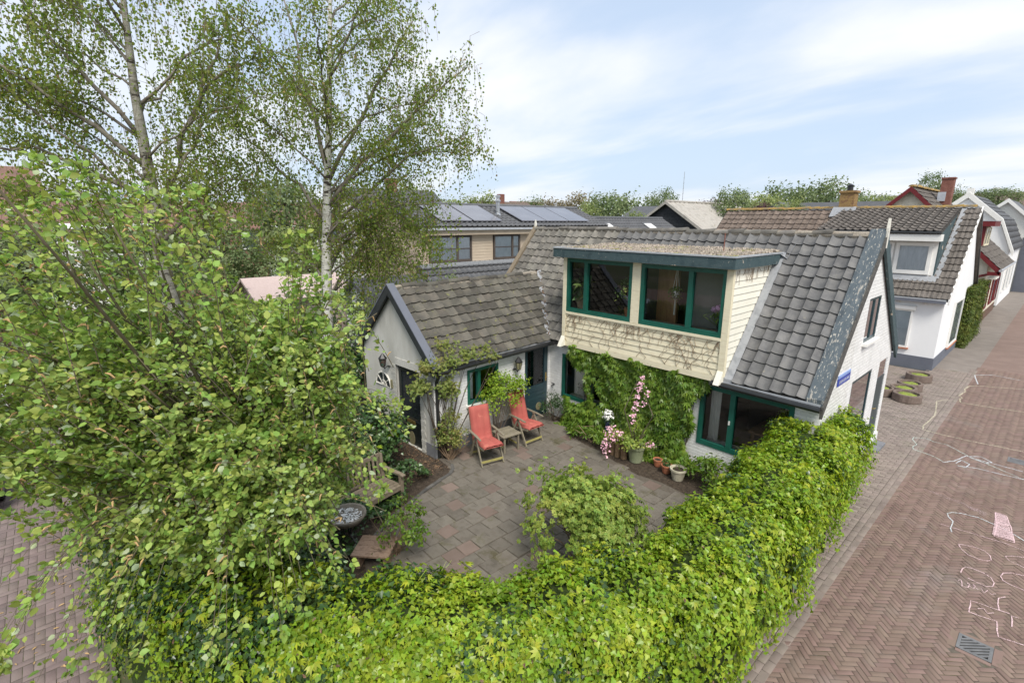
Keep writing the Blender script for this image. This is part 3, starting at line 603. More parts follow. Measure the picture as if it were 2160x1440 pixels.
# bark chips by the black door
n = 900; P = np.stack([rng.uniform(-7.9,-5.9,n), rng.uniform(-5.0,-3.95,n), rng.uniform(-.008,.012,n)], 1)
tag(scatter('bark_chips', T_OVATE, P, leaf_axes(np.tile([0,0,1.],(n,1)), jit=.25), rng.uniform(.025,.06,n), 'chips'), 'brown bark chips scattered before the black door', 'bark chips', kind='stuff')

# ------------------------------------------------------------------ THE COTTAGE
H = thing('white_cottage', 'white cottage with dark tiled roof, cream dormer and green window frames', 'house')
HE, HR, YR, LX, WY = 2.2, 5.05, 2.2, 9.5, 4.92
SL = (HR-HE)/(YR+.15)                              # front slope
def zf(y): return HE+(y+.15)*SL
def zb(y): return HR-(y-YR)*(HR-2.35)/(WY+.15-YR)
def topx(y): return (zf(y) if y < YR else zb(y))-.05
pF = lambda a, z, d: (a, d, z)                     # front wall, faces -y
pG = lambda a, z, d: (-d, a, z)                    # right gable, faces +x
W1 = (-6.2,-4.66,.66,1.86); W2 = (-2.25,-.42,.66,2.0)
wall_cols(-LX, -.001, lambda a: 2.22, [W1, W2], .22, pF, step=1.2).build('front_wall', 'white_brick', H)
GW = (2.08,2.98,2.94,3.84); GB = (1.8,3.28,.75,2.18); GD = (3.93,4.66,.06,2.2)
wall_cols(.003, 1.55, topx, [], .22, pG, step=.16).build('gable_wall', 'white_flaky', H)
wall_cols(1.55, WY, topx, [GW, GB, GD], .22, pG, step=.16).build('gable_wall', 'white_brick', H)
wall_cols(0, WY, topx, [], .2, lambda a, z, d: (-LX+d, a, z), step=.3).build('gable_wall', 'white_brick', H)
MB().box((-LX+.2,WY-.22,0), (-.22,WY,2.3)).build('back_wall', 'white_brick', H)
MB().box((-.012,-.012,0), (.03,WY+.02,.22)).build('plinth', 'white_brick', H)
MB().box((-LX+.2,.22,-.01),(-.22,WY-.22,.02)).build('floor_slab', 'room_floor', H)
MB().box((-LX+.2,.02,2.30),(-.23,WY-.22,2.40)).build('upper_floor', 'room_floor', H)
# roof deck: two slopes (front one leaves the dormer open)
DX0, DX1, DY, DZ = -6.03, -1.74, -.2, 4.44
yD = (4.5-HE)/SL-.15
def slope_slab(mb, x0, x1, ya, yb, f, th=.09):
    mb.add([(x0,ya,f(ya)),(x1,ya,f(ya)),(x1,yb,f(yb)),(x0,yb,f(yb)),(x0,ya,f(ya)-th),(x1,ya,f(ya)-th),(x1,yb,f(yb)-th),(x0,yb,f(yb)-th)],
           [(0,1,2,3),(7,6,5,4),(0,4,5,1),(3,2,6,7),(0,3,7,4),(1,5,6,2)])
mb = MB(); slope_slab(mb, -LX-.05, DX0-.004, -.15, YR, zf); slope_slab(mb, DX1+.004, .03, -.15, YR, zf); slope_slab(mb, DX0, DX1, yD, YR, zf)
slope_slab(mb, -LX-.05, .03, YR+.001, WY+.15, zb)
roof = mb.build('roof', 'deck', H)
sl_len = math.hypot(YR+.15, HR-HE); vd = Vector((0, -(YR+.15)/sl_len, -(HR-HE)/sl_len))
tg = tile_mesh('roof_tile', .236, .30, 'tile_grey', 'pan'); tl_ = tile_mesh('roof_tile', .236, .30, 'tile_lichen', 'pan')
nrow = 14; prow = (sl_len-.05)/nrow
AX = -6.68                                          # annex corner on the front wall
def ann_top(p):
    # height of the annex roof above this plan point (annex leans a little to the left)
    lx = (p.x-AX)*math.cos(.052)+p.y*math.sin(.052); t = abs(lx+1.5)
    return 3.83-t*(3.83-2.2)/1.66
def ok_main(p):
    if DX0-.05 < p.x < DX1+.12 and p.z < 4.62: return False
    if p.x < DX0 and ann_top(p) > p.z+.05 and p.x > -9.9: return False
    return p.x > -LX-.05
O = Vector((-.02, YR, HR))+Vector((0,0,.0))
lay_tiles(roof, tg, O+Vector((-.10,0,0)), (-1,0,0), vd, 25, nrow, .236, prow, ok_main)
lay_tiles(roof, tl_, O+Vector((-.10-25*.236,0,0)), (-1,0,0), vd, 14, nrow, .236, prow, ok_main)
rm = ridge_mesh('ridge_tile', .36, .10, 'tile_lichen')
MB().tube([(-LX,YR,HR-.02),(-7,YR+.01,HR+.01),(-5,YR,HR-.025),(-2.5,YR,HR+.005),(-.1,YR,HR)], .085, 8).build('ridge_mortar', 'mortar', roof)
ridge_tiles(roof, (-LX,YR,HR+.03), (-.15,YR,HR+.03), rm, .36, wob=.014)
# verge boards of the street gable
def verge(xo, th, mat, f0, ya, yb, lift=.08, deep=.26, name='barge_board', parent=H):
    b = MB(); A = [(ya,f0(ya)+lift),(yb,f0(yb)+lift),(yb,f0(yb)+lift-deep),(ya,f0(ya)+lift-deep)]
    b.prism([(xo, y, z) for y, z in A], (th,0,0)); return b.build(name, mat, parent)
vb = MB(); vb.add([(-.21,-.2,zf(-.2)+.135),(.055,-.2,zf(-.2)+.150),(.055,YR,zf(YR)+.150),(-.21,YR,zf(YR)+.135),(-.21,-.2,zf(-.2)+.03),(.055,-.2,zf(-.2)+.04),(.055,YR,zf(YR)+.04),(-.21,YR,zf(YR)+.03)],
   [(0,1,2,3),(7,6,5,4),(0,4,5,1),(3,2,6,7),(0,3,7,4),(1,5,6,2)]); vb.build('barge_cap', 'barge_paint', H)
verge(.032, .05, 'barge_edge', zf, -.2, YR, .03, .22)
verge(.032, .05, 'fascia_paint', zb, YR+.002, WY+.2, .10, .30)
verge(-.02, .05, 'barge_edge', zb, YR+.002, WY+.2, .12, .16, 'barge_cap')
f = MB(); f.prism([(.045,YR-.035,HR-.22),(.045,YR+.035,HR-.22),(.045,YR+.04,HR+.16),(.045,YR+.0,HR+.34),(.045,YR-.04,HR+.16)], (.045,0,0)); f.build('finial', 'finial_white', H)
f = MB(); f.prism([(-LX-.06,YR-.04,HR-.1),(-LX-.06,YR+.04,HR-.1),(-LX-.06,YR+.03,HR+.18),(-LX-.06,YR,HR+.3),(-LX-.06,YR-.03,HR+.18)], (.06,0,0)); f.build('finial', 'finial_white', H)
vb = MB(); vb.add([(-LX-.12,-.15,zf(-.15)+.10),(-LX+.05,-.15,zf(-.15)+.11),(-LX+.05,YR,zf(YR)+.11),(-LX-.12,YR,zf(YR)+.10),(-LX-.12,-.15,zf(-.15)-.12),(-LX+.05,-.15,zf(-.15)+.0),(-LX+.05,YR,zf(YR)+.0),(-LX-.12,YR,zf(YR)-.12)],
   [(0,1,2,3),(7,6,5,4),(0,4,5,1),(3,2,6,7),(0,3,7,4),(1,5,6,2)]); vb.build('barge_cap', 'teak', H)
# gutter over the big window
g = MB(); pts = [(-1.93,-.26,HE-.05),(.05,-.26,HE-.075)]; g.tube(pts, .058, 8); g.build('gutter', 'gutter_black', H)
g = MB(); g.box((-1.9,-.215,HE-.028),(.03,-.205,HE+.012)); g.build('gutter_strip', 'zinc', H)
MB().box((-2.3,-.03,2.02),(-.1,-.002,2.16)).build('lintel_board', 'cream_white', H)
# windows in the front wall and the street gable
w1 = window(H, pF, *W1, posts=[-5.2], fw_=.07, sill=None); w2 = window(H, pF, *W2, posts=[-1.56], fw_=.085)
MB().box((-1.59,-.06,1.28),(-1.565,-.03,1.36)).build('window_latch', 'white_frame', w2)
wg = window(H, pG, *GW, posts=[2.53], frame='teal_paint', glass='glass_mirror', fw_=.05, d0=.006, d1=.07, pane_d=.022, sill='white_frame')
wb = window(H, pG, *GB, posts=[], frame='teal_paint', glass='glass_mirror', fw_=.06, d0=.006, d1=.08, pane_d=.022)
d = MB(); d.box((-.07,GD[0],.06),(-.015,GD[1],1.72)); dr = d.build('door', 'teal_paint', H)
MB().box((-.07,GD[0],1.78),(-.015,GD[1],2.2)).build('door_light', 'glass_mirror', dr); MB().box((-.075,GD[0],1.72),(-.01,GD[1],1.78)).build('door_rail', 'teal_paint', dr)
MB().tube([(-.02,4.02,1.05),(.03,4.02,1.05),(.04,4.1,1.05)], .012, 6).build('door_handle', 'brass', dr)
MB().box((.03,4.0,0.0),(.26,4.7,.055)).build('door_step', 'plinth_grey', H)
# ---- dormer
WA = (-5.93,-3.98,3.08,4.42); WB = (-3.76,-1.83,3.08,4.42)
yS = lambda z: (z-HE)/SL-.15                        # y where the roof slope reaches height z
dw = wall_cols(DX0, DX1, lambda a: DZ, [WA, WB], .12, lambda a, z, dd: (a, DY+dd, z), step=3, base=2.3).build('dormer_wall', 'cream_wood', H)
for s_, x in ((1, DX1-.06), (-1, DX0)):
    MB().prism([(x,DY+.12,2.35),(x,DY+.12,DZ),(x,yS(DZ)+.1,DZ)], (.06,0,0)).build('dormer_cheek', 'cream_white', H)
# weatherboards: front under the windows, and the stepped boards of the right cheek
z = 2.30
while z < 2.99:
    b = MB(); b.add([(DX0+.09,DY-.026,z),(DX1-.09,DY-.026,z),(DX1-.09,DY-.010,z+.128),(DX0+.09,DY-.010,z+.128),(DX0+.09,DY-.003,z),(DX1-.09,DY-.003,z),(DX1-.09,DY-.003,z+.128),(DX0+.09,DY-.003,z+.128)],
        [(0,1,2,3),(0,4,5,1),(0,3,7,4),(1,5,6,2),(3,2,6,7)]); b.build('plank', 'cream_wood', dw); z += .132
z = 2.34
while z < 4.40:
    y0 = DY+.06; y1 = yS(z+.0)+.06; y1b = yS(z+.128)+.06; b = MB()
    b.add([(DX1+.022,y0,z),(DX1+.022,y1,z),(DX1+.006,y1b,z+.128),(DX1+.006,y0,z+.128),(DX1-.01,y0,z),(DX1-.01,y1,z),(DX1-.01,y1b,z+.128),(DX1-.01,y0,z+.128)],
          [(0,1,2,3),(0,4,5,1),(0,3,7,4),(1,5,6,2),(3,2,6,7)]); b.build('plank', 'cream_white', dw); z += .133
for xa, xb in ((DX0-.01,DX0+.10),(DX1-.10,DX1+.028),(-3.975,-3.765)):
    MB().box((xa,DY-.045,2.3 if xa != -3.975 else 3.08),(xb,DY+.04,DZ)).build('corner_post', 'cream_wood', dw)
MB().box((DX0+.1,DY-.05,3.02),(DX1-.1,DY-.005,3.075)).build('sill_board', 'cream_wood', dw)
for x in (DX0+.03, DX1-.05):                          # flared brackets at the foot
    MB().prism([(x-.05,DY-.05,2.42),(x-.05,DY+.06,2.42),(x-.05,DY+.06,2.18),(x-.05,DY-.20,2.16)], (.12,0,0)).build('bracket', 'cream_white', dw)
MB().box((DX0+.1,DY-.03,2.17),(DX1-.1,.02,2.298)).build('base_board', 'cream_wood', dw)
pD = lambda a, z, dd: (a, DY+dd, z)
wa = window(H, pD, *WA, posts=[-5.32], fw_=.085, d0=-.03); wb2 = window(H, pD, *WB, posts=[-2.58], fw_=.085, d0=-.03)
# flat dormer roof with gravel, fascia, zinc edge
FX0, FX1, FY, FZ0, FZ1 = DX0-.19, DX1+.12, DY-.24, 4.45, 4.66
yk = yS(FZ1)+.1
dro = MB().prism([(FX0+.041,FY+.041,FZ0+.01),(FX0+.041,yk+.1,FZ0+.01),(FX0+.041,yk+.1,FZ1+.05),(FX0+.041,FY+.041,FZ1-.02)][::-1], (FX1-FX0-.082,0,0)).build('dormer_roof', 'gravel_bed', H)
MB().box((FX0,FY,FZ0),(FX1,FY+.04,FZ1)).build('fascia', 'fascia_paint', dro)
for x in (FX0, FX1-.04): MB().box((x,FY+.041,FZ0),(x+.04,yk,FZ1)).build('fascia', 'fascia_paint', dro)
z0 = FZ1+.002
MB().box((FX0-.015,FY-.015,z0),(FX1+.015,FY+.05,z0+.03)).build('zinc_edge', 'zinc', dro)
for x in (FX0-.015, FX1-.05): MB().box((x,FY+.051,z0),(x+.065,yk+.12,z0+.03)).build('zinc_edge', 'zinc', dro)
mb = MB(); mb.add([(FX1-.06,yk-.35,FZ1+.035),(FX1+.14,yk-.3,FZ1-.10),(FX1+.19,yk+.18,zf(yk+.18)+.07),(FX1-.06,yk+.12,FZ1+.05)], [(0,1,2,3)]); mb.build('flashing', 'lead', dro)
mb = MB(); mb.add([(FX0+1.0,yk-.02,FZ1+.03),(FX0+1.12,yk-.02,FZ1+.03),(FX0+1.3,yS(4.92),4.92+.05),(FX0+1.16,yS(4.92),4.92+.055)], [(0,1,2,3)]); mb.build('flashing', 'zinc', dro)
n = 7500; gx = rng.uniform(FX0+.07,FX1-.07,n); gy = rng.uniform(FY+.07,yk+.05,n); gz = FZ1-.02+.07*(gy-FY)/(yk-FY)+rng.uniform(.0,.03,n)
scatter('roof_gravel', (np.array([(.5,0,0),(0,.5,0),(-.5,0,0),(0,-.5,0),(0,0,.6)]), [(0,1,4),(1,2,4),(2,3,4),(3,0,4)]), np.stack([gx,gy,gz],1), leaf_axes(np.tile([0,0,1.],(n,1)), jit=.3), rng.uniform(.025,.06,n), 'gravel', dro)
MB().box((-2.75,.62,FZ1-.03),(-2.05,.95,FZ1+.05)).build('roof_hatch', 'mortar', dro); MB().tube([(-2.45,.8,FZ1+.05),(-2.45,.8,FZ1+.42)], .012, 5).build('vent_rod', 'chimney_red', dro)
# lead strips beside the dormer
for xa, xb in ((DX1+.028, DX1+.19),):
    b = MB(); b.add([(xa,-.2,zf(-.2)+.14),(xb,-.2,zf(-.2)+.135),(xb,yS(4.55),4.55+.135),(xa,yS(4.55),4.55+.14),(xa,-.2,zf(-.2)+.0),(xb,-.2,zf(-.2)+.0)], [(0,1,2,3),(4,5,1,0)]); b.build('lead_strip', 'lead', roof)
b = MB(); b.tube([(DX0-.07,.9,zf(.9)+.14),(DX0-.08,.25,zf(.25)+.14),(DX0-.1,.05,zf(.05)+.10)], .03, 7); b.build('rain_pipe', 'zinc', roof)
# interior seen through the glass; near-black linings put the rooms' dimness into colour
def room(name, a, b, mat, label=None): return MB().box(a, b).build(name, mat, H)
room('shade_lining', (-9.2,2.6,2.41), (-.4,2.7,4.6), 'room_shade'); room('shade_lining', (-9.2,3.0,.02), (-.4,3.1,2.3), 'room_shade')
room('shade_lining', (-2.44,.23,.02), (-2.38,3.0,2.3), 'room_shade'); room('shade_lining', (-6.5,.23,.02), (-6.44,3.0,2.3), 'room_shade')
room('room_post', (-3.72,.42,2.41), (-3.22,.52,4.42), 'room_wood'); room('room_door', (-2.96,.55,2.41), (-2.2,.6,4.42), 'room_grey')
room('shade_panel', (DX0+.065,DY+.13,2.41), (DX0+.085,2.6,4.43), 'room_shade'); room('shade_panel', (DX1-.085,DY+.13,2.41), (DX1-.065,2.6,4.43), 'room_shade'); room('shade_backing', (-6.0,1.25,2.41), (-3.9,1.32,4.4), 'room_shade')
for wx0, wx1, zz0 in ((WA[0],WA[1],3.12),(WB[0],WB[1],3.12)): MB().box((wx0+.09,DY+.125,zz0-.06),(wx1-.09,DY+.42,zz0+.012)).build('inner_sill', 'sill_wood', H)
MB().box((W2[0]+.09,.225,W2[2]-.02),(W2[1]-.09,.42,W2[2]+.02)).build('inner_sill', 'white_frame', H); MB().box((W1[0]+.09,.225,W1[2]-.02),(W1[1]-.09,.42,W1[2]+.02)).build('inner_sill', 'white_frame', H)
def curtain(parent, a0, a1, z0, z1, place, depth, mat, folds=7, amp=.025):
    n = folds*4; mb = MB(); V = []
    for i in range(n+1):
        a = a0+(a1-a0)*i/n; dd = depth+amp*math.sin(2*PI*i/4+.3*math.sin(i)); V += [place(a,z0,dd), place(a,z1,dd)]
    mb.add(V, [(2*i,2*i+2,2*i+3,2*i+1) for i in range(n)]); return mb.build('curtain', mat, parent, True)
curtain(H, -6.02, -5.62, .70, 1.84, pF, .30, 'curtain', 5); curtain(H, W2[0]+.1, W2[0]+.32, .70, 1.98, pF, .30, 'curtain', 4); curtain(H, W2[1]-.26, W2[1]-.1, .70, 1.98, pF, .30, 'curtain', 3)
curtain(H, GW[0]+.06, GW[1]-.06, GW[2], GW[3], pG, .20, 'curtain', 6); room('room_table', (-1.7,1.3,.68), (-.7,2.2,.73), 'room_wood'); room('room_table', (-1.65,1.35,.02), (-1.58,1.42,.68), 'room_wood')
MB().box((-.30,1.9,.3),(-.26,3.2,2.2)).build('blind', 'curtain', H)
# street name plate (lettering too small to read: a run of pale strokes)
SG = thing('street_sign', 'small blue street name plate on the white gable above the hedge', 'street sign', (.0,1.08,2.42))
MB().box((.004,-.38,-.09),(.02,.38,.055)).build('plate', 'sign_blue', SG); MB().box((.004,-.38,.06),(.018,.38,.115)).build('plate', 'sign_pale', SG)
mb = MB(); y = -.31
while y < .30:
    w = rnd.choice((.022,.03,.036)); mb.box((.0205,y,-.052),(.0225,y+w*.35,.008)); 
    if rnd.random() < .75: mb.box((.0205,y,rnd.choice((-.052,-.028,-.003))),(.0225,y+w,0.008))
    y += w+.018
mb.build('lettering', 'sign_text', SG)

# ------------------------------------------------------------------ THE ANNEX
A = thing('garden_annex', 'low white annex with mossy tiled roof and black door beside the patio', 'annex', (AX,0,0), .052)
AL, AW, AE, AR = 3.95, 3.0, 2.18, 3.78
pS = lambda a, z, d: (-d, a, z)                     # side wall faces +x (local)
pN = lambda a, z, d: (a, -AL+d, z)                  # gable faces -y (local)
ASL = (AR-AE)/(AW/2+.14)
def za(x): return AR-abs(x+AW/2)*ASL
AWN = (-2.98,-1.98,1.04,1.90); ADR = (-1.0,-.06,.03,2.10); BD = (-1.52,-.52,.0,1.94)
wall_cols(-AL, 0.0, lambda a: AE+.02, [AWN, ADR], .2, pS, step=1).build('side_wall', 'white_brick', A)
wall_cols(-AW+.001, -.001, lambda a: za(a)-.04, [BD], .2, pN, step=.2, base=-.18).build('gable_wall', 'render_dirty', A)
MB().box((-AW,-AL+.2,-.1),(-AW+.2,.4,2.1)).build('side_wall', 'render_dirty', A); 
MB().box((-.35,-AL-.012,-.15),(.012,-AL+.1,.30)).build('plinth', 'plinth_grey', A); MB().box((-AW-.01,-AL-.012,-.15),(BD[0]-.02,-AL+.1,.26)).build('plinth', 'plinth_grey', A)
mb = MB(); mb.box((-.002,-AL+.1,0),(.014,-1.02,.30)); mb.build('plinth', 'plinth_grey', A)
MB().box((-AW+.2,-AL+.2,-.01),(-.2,.3,.02)).build('floor_slab', 'room_floor', A)
MB().box((-1.5,-AL+.2,.02),(-1.4,.3,3.4)).build('shade_lining', 'room_shade', A); MB().box((-1.4,-1.3,.02),(-.2,-1.24,2.5)).build('shade_lining', 'room_shade', A)  # dark linings, the annex room's shade is in their colour
def aslab(mb, x0, x1, ya, yb, th=.08): mb.add([(x0,ya,za(x0)),(x1,ya,za(x1)),(x1,yb,za(x1)),(x0,yb,za(x0)),(x0,ya,za(x0)-th),(x1,ya,za(x1)-th),(x1,yb,za(x1)-th),(x0,yb,za(x0)-th)],
           [(0,1,2,3),(7,6,5,4),(0,4,5,1),(3,2,6,7),(0,3,7,4),(1,5,6,2)])
mb = MB(); aslab(mb, -AW/2+.001, .16, -AL-.12, 1.25); aslab(mb, -AW-.16, -AW/2, -AL-.12, 1.25); ar = mb.build('roof', 'deck', A)
ta = tile_mesh('roof_tile', .272, .27, 'tile_moss', 'pan', rise=.034); al = math.hypot(AW/2+.16, (AW/2+.16)*ASL); avd = Vector(((AW/2+.16)/al, 0, -(AW/2+.16)*ASL/al))
ca5, sa5 = math.cos(.052), math.sin(.052)
def ok_ann(p):
    wx = AX+p.x*ca5-p.y*sa5; wy = p.x*sa5+p.y*ca5; return wy < 0.02 or zf(wy) < p.z-.03
# U must be such that U x V points up: V runs to +x and down, U along +y
lay_tiles(ar, ta, Vector((-AW/2, -AL-.06, AR)), (0,1,0), avd, 19, 9, .272, (al-.04)/9, ok_ann)
lay_tiles(ar, ta, Vector((-AW/2, -AL-.06+19*.272, AR)), (0,-1,0), Vector((-avd.x,0,avd.z)), 19, 3, .272, (al-.04)/9, ok_ann)
MB().tube([(-AW/2,-AL-.1,AR-.01),(-AW/2,-2,AR-.03),(-AW/2,0,AR-.01),(-AW/2,1.0,AR-.0)], .08, 8).build('ridge_mortar', 'mortar', ar)
ridge_tiles(ar, (-AW/2,-AL-.1,AR+.02), (-AW/2,1.0,AR+.03), ridge_mesh('ridge_tile', .34, .095, 'tile_moss'), .34, wob=.012)
for sx_ in (1, -1):
    c = -AW/2; e = sx_*(AW/2+.20); bb = MB()
    bb.prism([(c,-AL-.14,AR+.09),(c+e,-AL-.14,AR-abs(e)*ASL+.09),(c+e,-AL-.14,AR-abs(e)*ASL-.14),(c,-AL-.14,AR-.14)], (0,.05,0)); bb.build('barge_board', 'barge_dark', A)
    bb = MB(); bb.prism([(c,-AL-.15,AR+.125),(c+e,-AL-.15,AR-abs(e)*ASL+.125),(c+e,-AL-.15,AR-abs(e)*ASL+.093),(c,-AL-.15,AR+.093)], (0,.20,0)); bb.build('barge_cap', 'plinth_blue', A)
# valley: lead strip with leaf litter
def w2l(x, y): return ((x-AX)*ca5+y*sa5, -(x-AX)*sa5+y*ca5)
mb = MB(); V = []
for t in np.linspace(0, 1, 9):
    lx = -AW/2+(AW/2+.1)*t; z = za(lx); wy = yS(z); ly = wy  # rough intersection line
    l0 = (lx, ly/ca5-lx*sa5/ca5, z+.055); V += [(l0[0]-.02,l0[1]-.13,l0[2]+.01),(l0[0]+.0,l0[1]+.10,l0[2]+.06)]
mb.add(V, [(2*i,2*i+2,2*i+3,2*i+1) for i in range(8)]); mb.build('valley_lead', 'lead', ar)
n = 260; t = rng.uniform(0,1,n); lx = -AW/2+(AW/2+.1)*t; z = np.array([za(q) for q in lx]); ly = np.array([yS(q) for q in z])-lx*sa5
P = np.stack([lx+rng.normal(0,.03,n), ly+rng.normal(-.02,.05,n), z+.075], 1); scatter('leaf_litter', T_OVATE, P, leaf_axes(np.tile([.3,-.3,1.],(n,1)), jit=.3), rng.uniform(.03,.07,n), 'chips', ar)
g = MB(); g.tube([(.20,-AL-.05,AE-.10),(.20,.0,AE-.06)], .055, 8); g.build('gutter', 'gutter_black', A); MB().box((.145,-AL-.05,AE-.022),(.155,-.05,AE+.02)).build('gutter_strip', 'zinc', A)
g = MB(); g.tube([(.20,-AL+.02,AE-.12),(.05,-AL+.05,AE-.35),(.055,-AL+.06,.05)], .04, 8); g.build('drain_pipe', 'gutter_black', A)
window(A, pS, *AWN, posts=[-2.62], fw_=.07, sill='white_frame'); curtain(A, -2.92, -2.68, 1.1, 1.85, pS, .16, 'net_curtain', 3)
# half-glazed green door in the side wall
d = MB(); y0, y1, z0, z1 = ADR
for a in ((y0,z0,y0+.13,z1),(y1-.13,z0,y1,z1),(y0+.13,z1-.14,y1-.13,z1),(y0+.13,z0,y1-.13,.95)): d.box((-.09,a[0],a[1]),(-.03,a[2],a[3]))
dr = d.build('door', 'teal_paint', A)
MB().box((-.065,y0+.12,.94),(-.06,y1-.12,z1-.13)).build('pane', 'glass', dr)
for k in range(6): MB().box((-.034,y0+.14,.16+k*.125),(-.022,y1-.14,.16+k*.125+.115)).build('board', 'teal_paint', dr)
MB().box((-.03,y1-.085,1.0),(-.022,y1-.04,1.24)).build('lock_plate', 'brass', dr); MB().tube([(-.02,y1-.062,1.12),(.03,y1-.062,1.12),(.035,y1-.16,1.12)], .011, 6).build('door_handle', 'brass', dr)
curtain(A, y1-.38, y1-.16, .98, z1-.16, pS, .14, 'curtain', 3); MB().box((-.19,y0-.0,0),(.16,y1+.04,.04)).build('door_step', 'slab', A)
mb = MB(); mb.lathe([(.0,0),(.11,0),(.11,.012),(0,.012)], n=18); o = mb.build('kick_plate', 'brass_dull', dr); o.matrix_basis = Matrix.Translation((-.02,-.42,.33))@Matrix.Rotation(PI/2,4,'Y')
# black front door with brass fittings
d = MB(); x0, x1, z0, z1 = BD
yo = -AL+.09
for a in ((x0+.02,z0-.15,x0+.13,z1),(x1-.13,z0-.15,x1-.02,z1),(x0+.13,z1-.13,x1-.13,z1),(x0+.13,z0-.15,x1-.13,.62)): d.box((a[0],yo-.03,a[1]),(a[2],yo+.03,a[3]))
bd = d.build('door', 'black_door', A); MB().box((x0+.13,yo-.008,.62),(x1-.13,yo,z1-.13)).build('pane', 'car_glass', bd)
for k in range(6): MB().box((x0+.14,yo-.038,-.1+k*.105),(x1-.14,yo-.029,-.1+k*.105+.095)).build('board', 'black_door', bd)
MB().box((x0+.34,yo-.055,.56),(x1-.34,yo-.03,.64)).build('letter_slot', 'brass', bd)
mb = MB(); mb.lathe([(0,0),(.15,0),(.15,.012),(0,.012)], n=20); o = mb.build('kick_plate', 'brass_dull', bd); o.matrix_basis = Matrix.Translation(((x0+x1)/2,yo-.035,.16))@Matrix.Rotation(PI/2,4,'X')@Matrix.Diagonal((.8,1.2,1,1))
MB().tube([(x0+.08,yo-.03,.86),(x0+.08,yo-.08,.86),(x0+.16,yo-.085,.86)], .012, 6).build('door_handle', 'brass', bd)
# rough brick surround
sb_ = MB()
for k in range(26):
    z = -.15+k*.08
    for xx, s_ in ((BD[0],-1),(BD[1],1)): sb_.box((min(xx,xx+s_*(.14+.03*(k%2))),-AL-.014-.004*(k%3),z),(max(xx,xx+s_*(.14+.03*(k%2))),-AL+.02,z+.072))
for k in range(11): sb_.box((BD[0]+k*.092,-AL-.016,1.945),(BD[0]+k*.092+.082,-AL+.02,2.12))
sb_.build('door_surround', 'render_dirty', A)
# fan-shaped window left of the door
lun = MB(); cx, cz, rr = -2.10, 1.28, .34
pts = [(cx+rr*math.cos(a), cz+rr*math.sin(a)) for a in np.linspace(0, PI, 13)]
lun.add([(x,-AL-.006,z) for x, z in pts], [tuple(range(13))]); lw = lun.build('fan_window', 'car_glass', A)
fr = MB(); fr.tube([(x,-AL-.015,z) for x, z in pts]+[(pts[0][0],-AL-.015,pts[0][1])], .022, 6)
for a in (PI*.22, PI*.5, PI*.78): fr.tube([(cx,-AL-.015,cz),(cx+rr*math.cos(a),-AL-.015,cz+rr*math.sin(a))], .013, 5)
fr.tube([(cx+.13*math.cos(a),-AL-.015,cz+.13*math.sin(a)) for a in np.linspace(0,PI,7)], .013, 5); fr.build('window_frame', 'finial_white', lw)
MB().box((-1.76,-AL-.03,1.30),(-1.66,-AL-.002,1.50)).build('door_bell', 'brass_dull', A)
# wall lanterns and the tap
def lantern(loc, rz, label, glassm):
    T = thing('wall_lantern', label, 'lantern', loc, rz); fr = MB()
    fr.tube([(0,0,0),(0,-.06,.0),(0,-.13,-.04),(0,-.16,.02)], .014, 6); fr.lathe([(.05,-.01),(.05,.01)], (0,-.0,0), 10); fr.build('bracket', 'iron_black', T)
    b = MB(); b.lathe([(.055,.0),(.085,.17)], (0,-.17,.03), 6); b.build('lamp_glass', glassm, T)
    b = MB(); b.lathe([(.105,.19),(.10,.21),(.03,.30),(.0,.34)], (0,-.17,.03), 6); b.lathe([(.04,-.02),(.06,.0)], (0,-.17,.03), 6)
    for k in range(6):
        a = 2*PI*k/6; b.tube([(.056*math.cos(a),-.17+.056*math.sin(a),.03),(.088*math.cos(a),-.17+.088*math.sin(a),.21)], .007, 4)
    b.build('lamp_cap', 'iron_black', T)
def aw(lx, ly, z): return (AX+lx*ca5-ly*sa5, lx*sa5+ly*ca5, z)
lantern(aw(-1.80,-AL-.01,1.84), .052, 'black hexagonal wall lantern with coloured glass by the fan window', 'lamp_glass')
lantern(aw(.012,-1.42,1.62), .052+PI/2, 'small black wall lantern left of the half-glazed green door', 'brass_dull')
TP = thing('garden_tap', 'small dark garden tap on white wall right of the green door', 'tap', (-6.48,0,.92)); b = MB(); b.tube([(0,0,0),(0,-.1,0),(0,-.12,-.05)], .016, 6); b.tube([(-.05,-.07,.045),(.05,-.07,.045)], .01, 5); b.tube([(0,-.07,0),(0,-.07,.045)], .008, 5); b.build('spout', 'iron_black', TP)
# ------------------------------------------------------------------ NEIGHBOURING HOUSES
def gable_body(parent, mat, x0, x1, y0, y1, ze, zr, axis, rp, name='wall', ze2=None, z0=0.):
    """pentagonal prism; axis 'x': ridge runs along x at y=rp; 'y': ridge along y at x=rp"""
    ze2 = ze if ze2 is None else ze2; mb = MB()
    if axis == 'x': mb.prism([(x0,y0,z0),(x0,y1,z0),(x0,y1,ze2),(x0,rp,zr),(x0,y0,ze)][::-1], (x1-x0,0,0))
    else: mb.prism([(x0,y0,z0),(x1,y0,z0),(x1,y0,ze2),(rp,y0,zr),(x0,y0,ze)], (0,y1-y0,0))
    return mb.build(name, mat, parent)
def plane_slab(parent, p00, p10, p11, p01, th, mat, name='roof'):
    a, b, c, d_ = map(Vector, (p00,p10,p11,p01)); n_ = (b-a).cross(d_-a).normalized()
    if n_.z < 0: n_ = -n_
    q = [p-n_*th for p in (a,b,c,d_)]; mb = MB(); mb.add([a,b,c,d_]+q, [(0,1,2,3),(7,6,5,4),(0,4,5,1),(3,2,6,7),(0,3,7,4),(1,5,6,2)]); return mb.build(name, mat, parent)
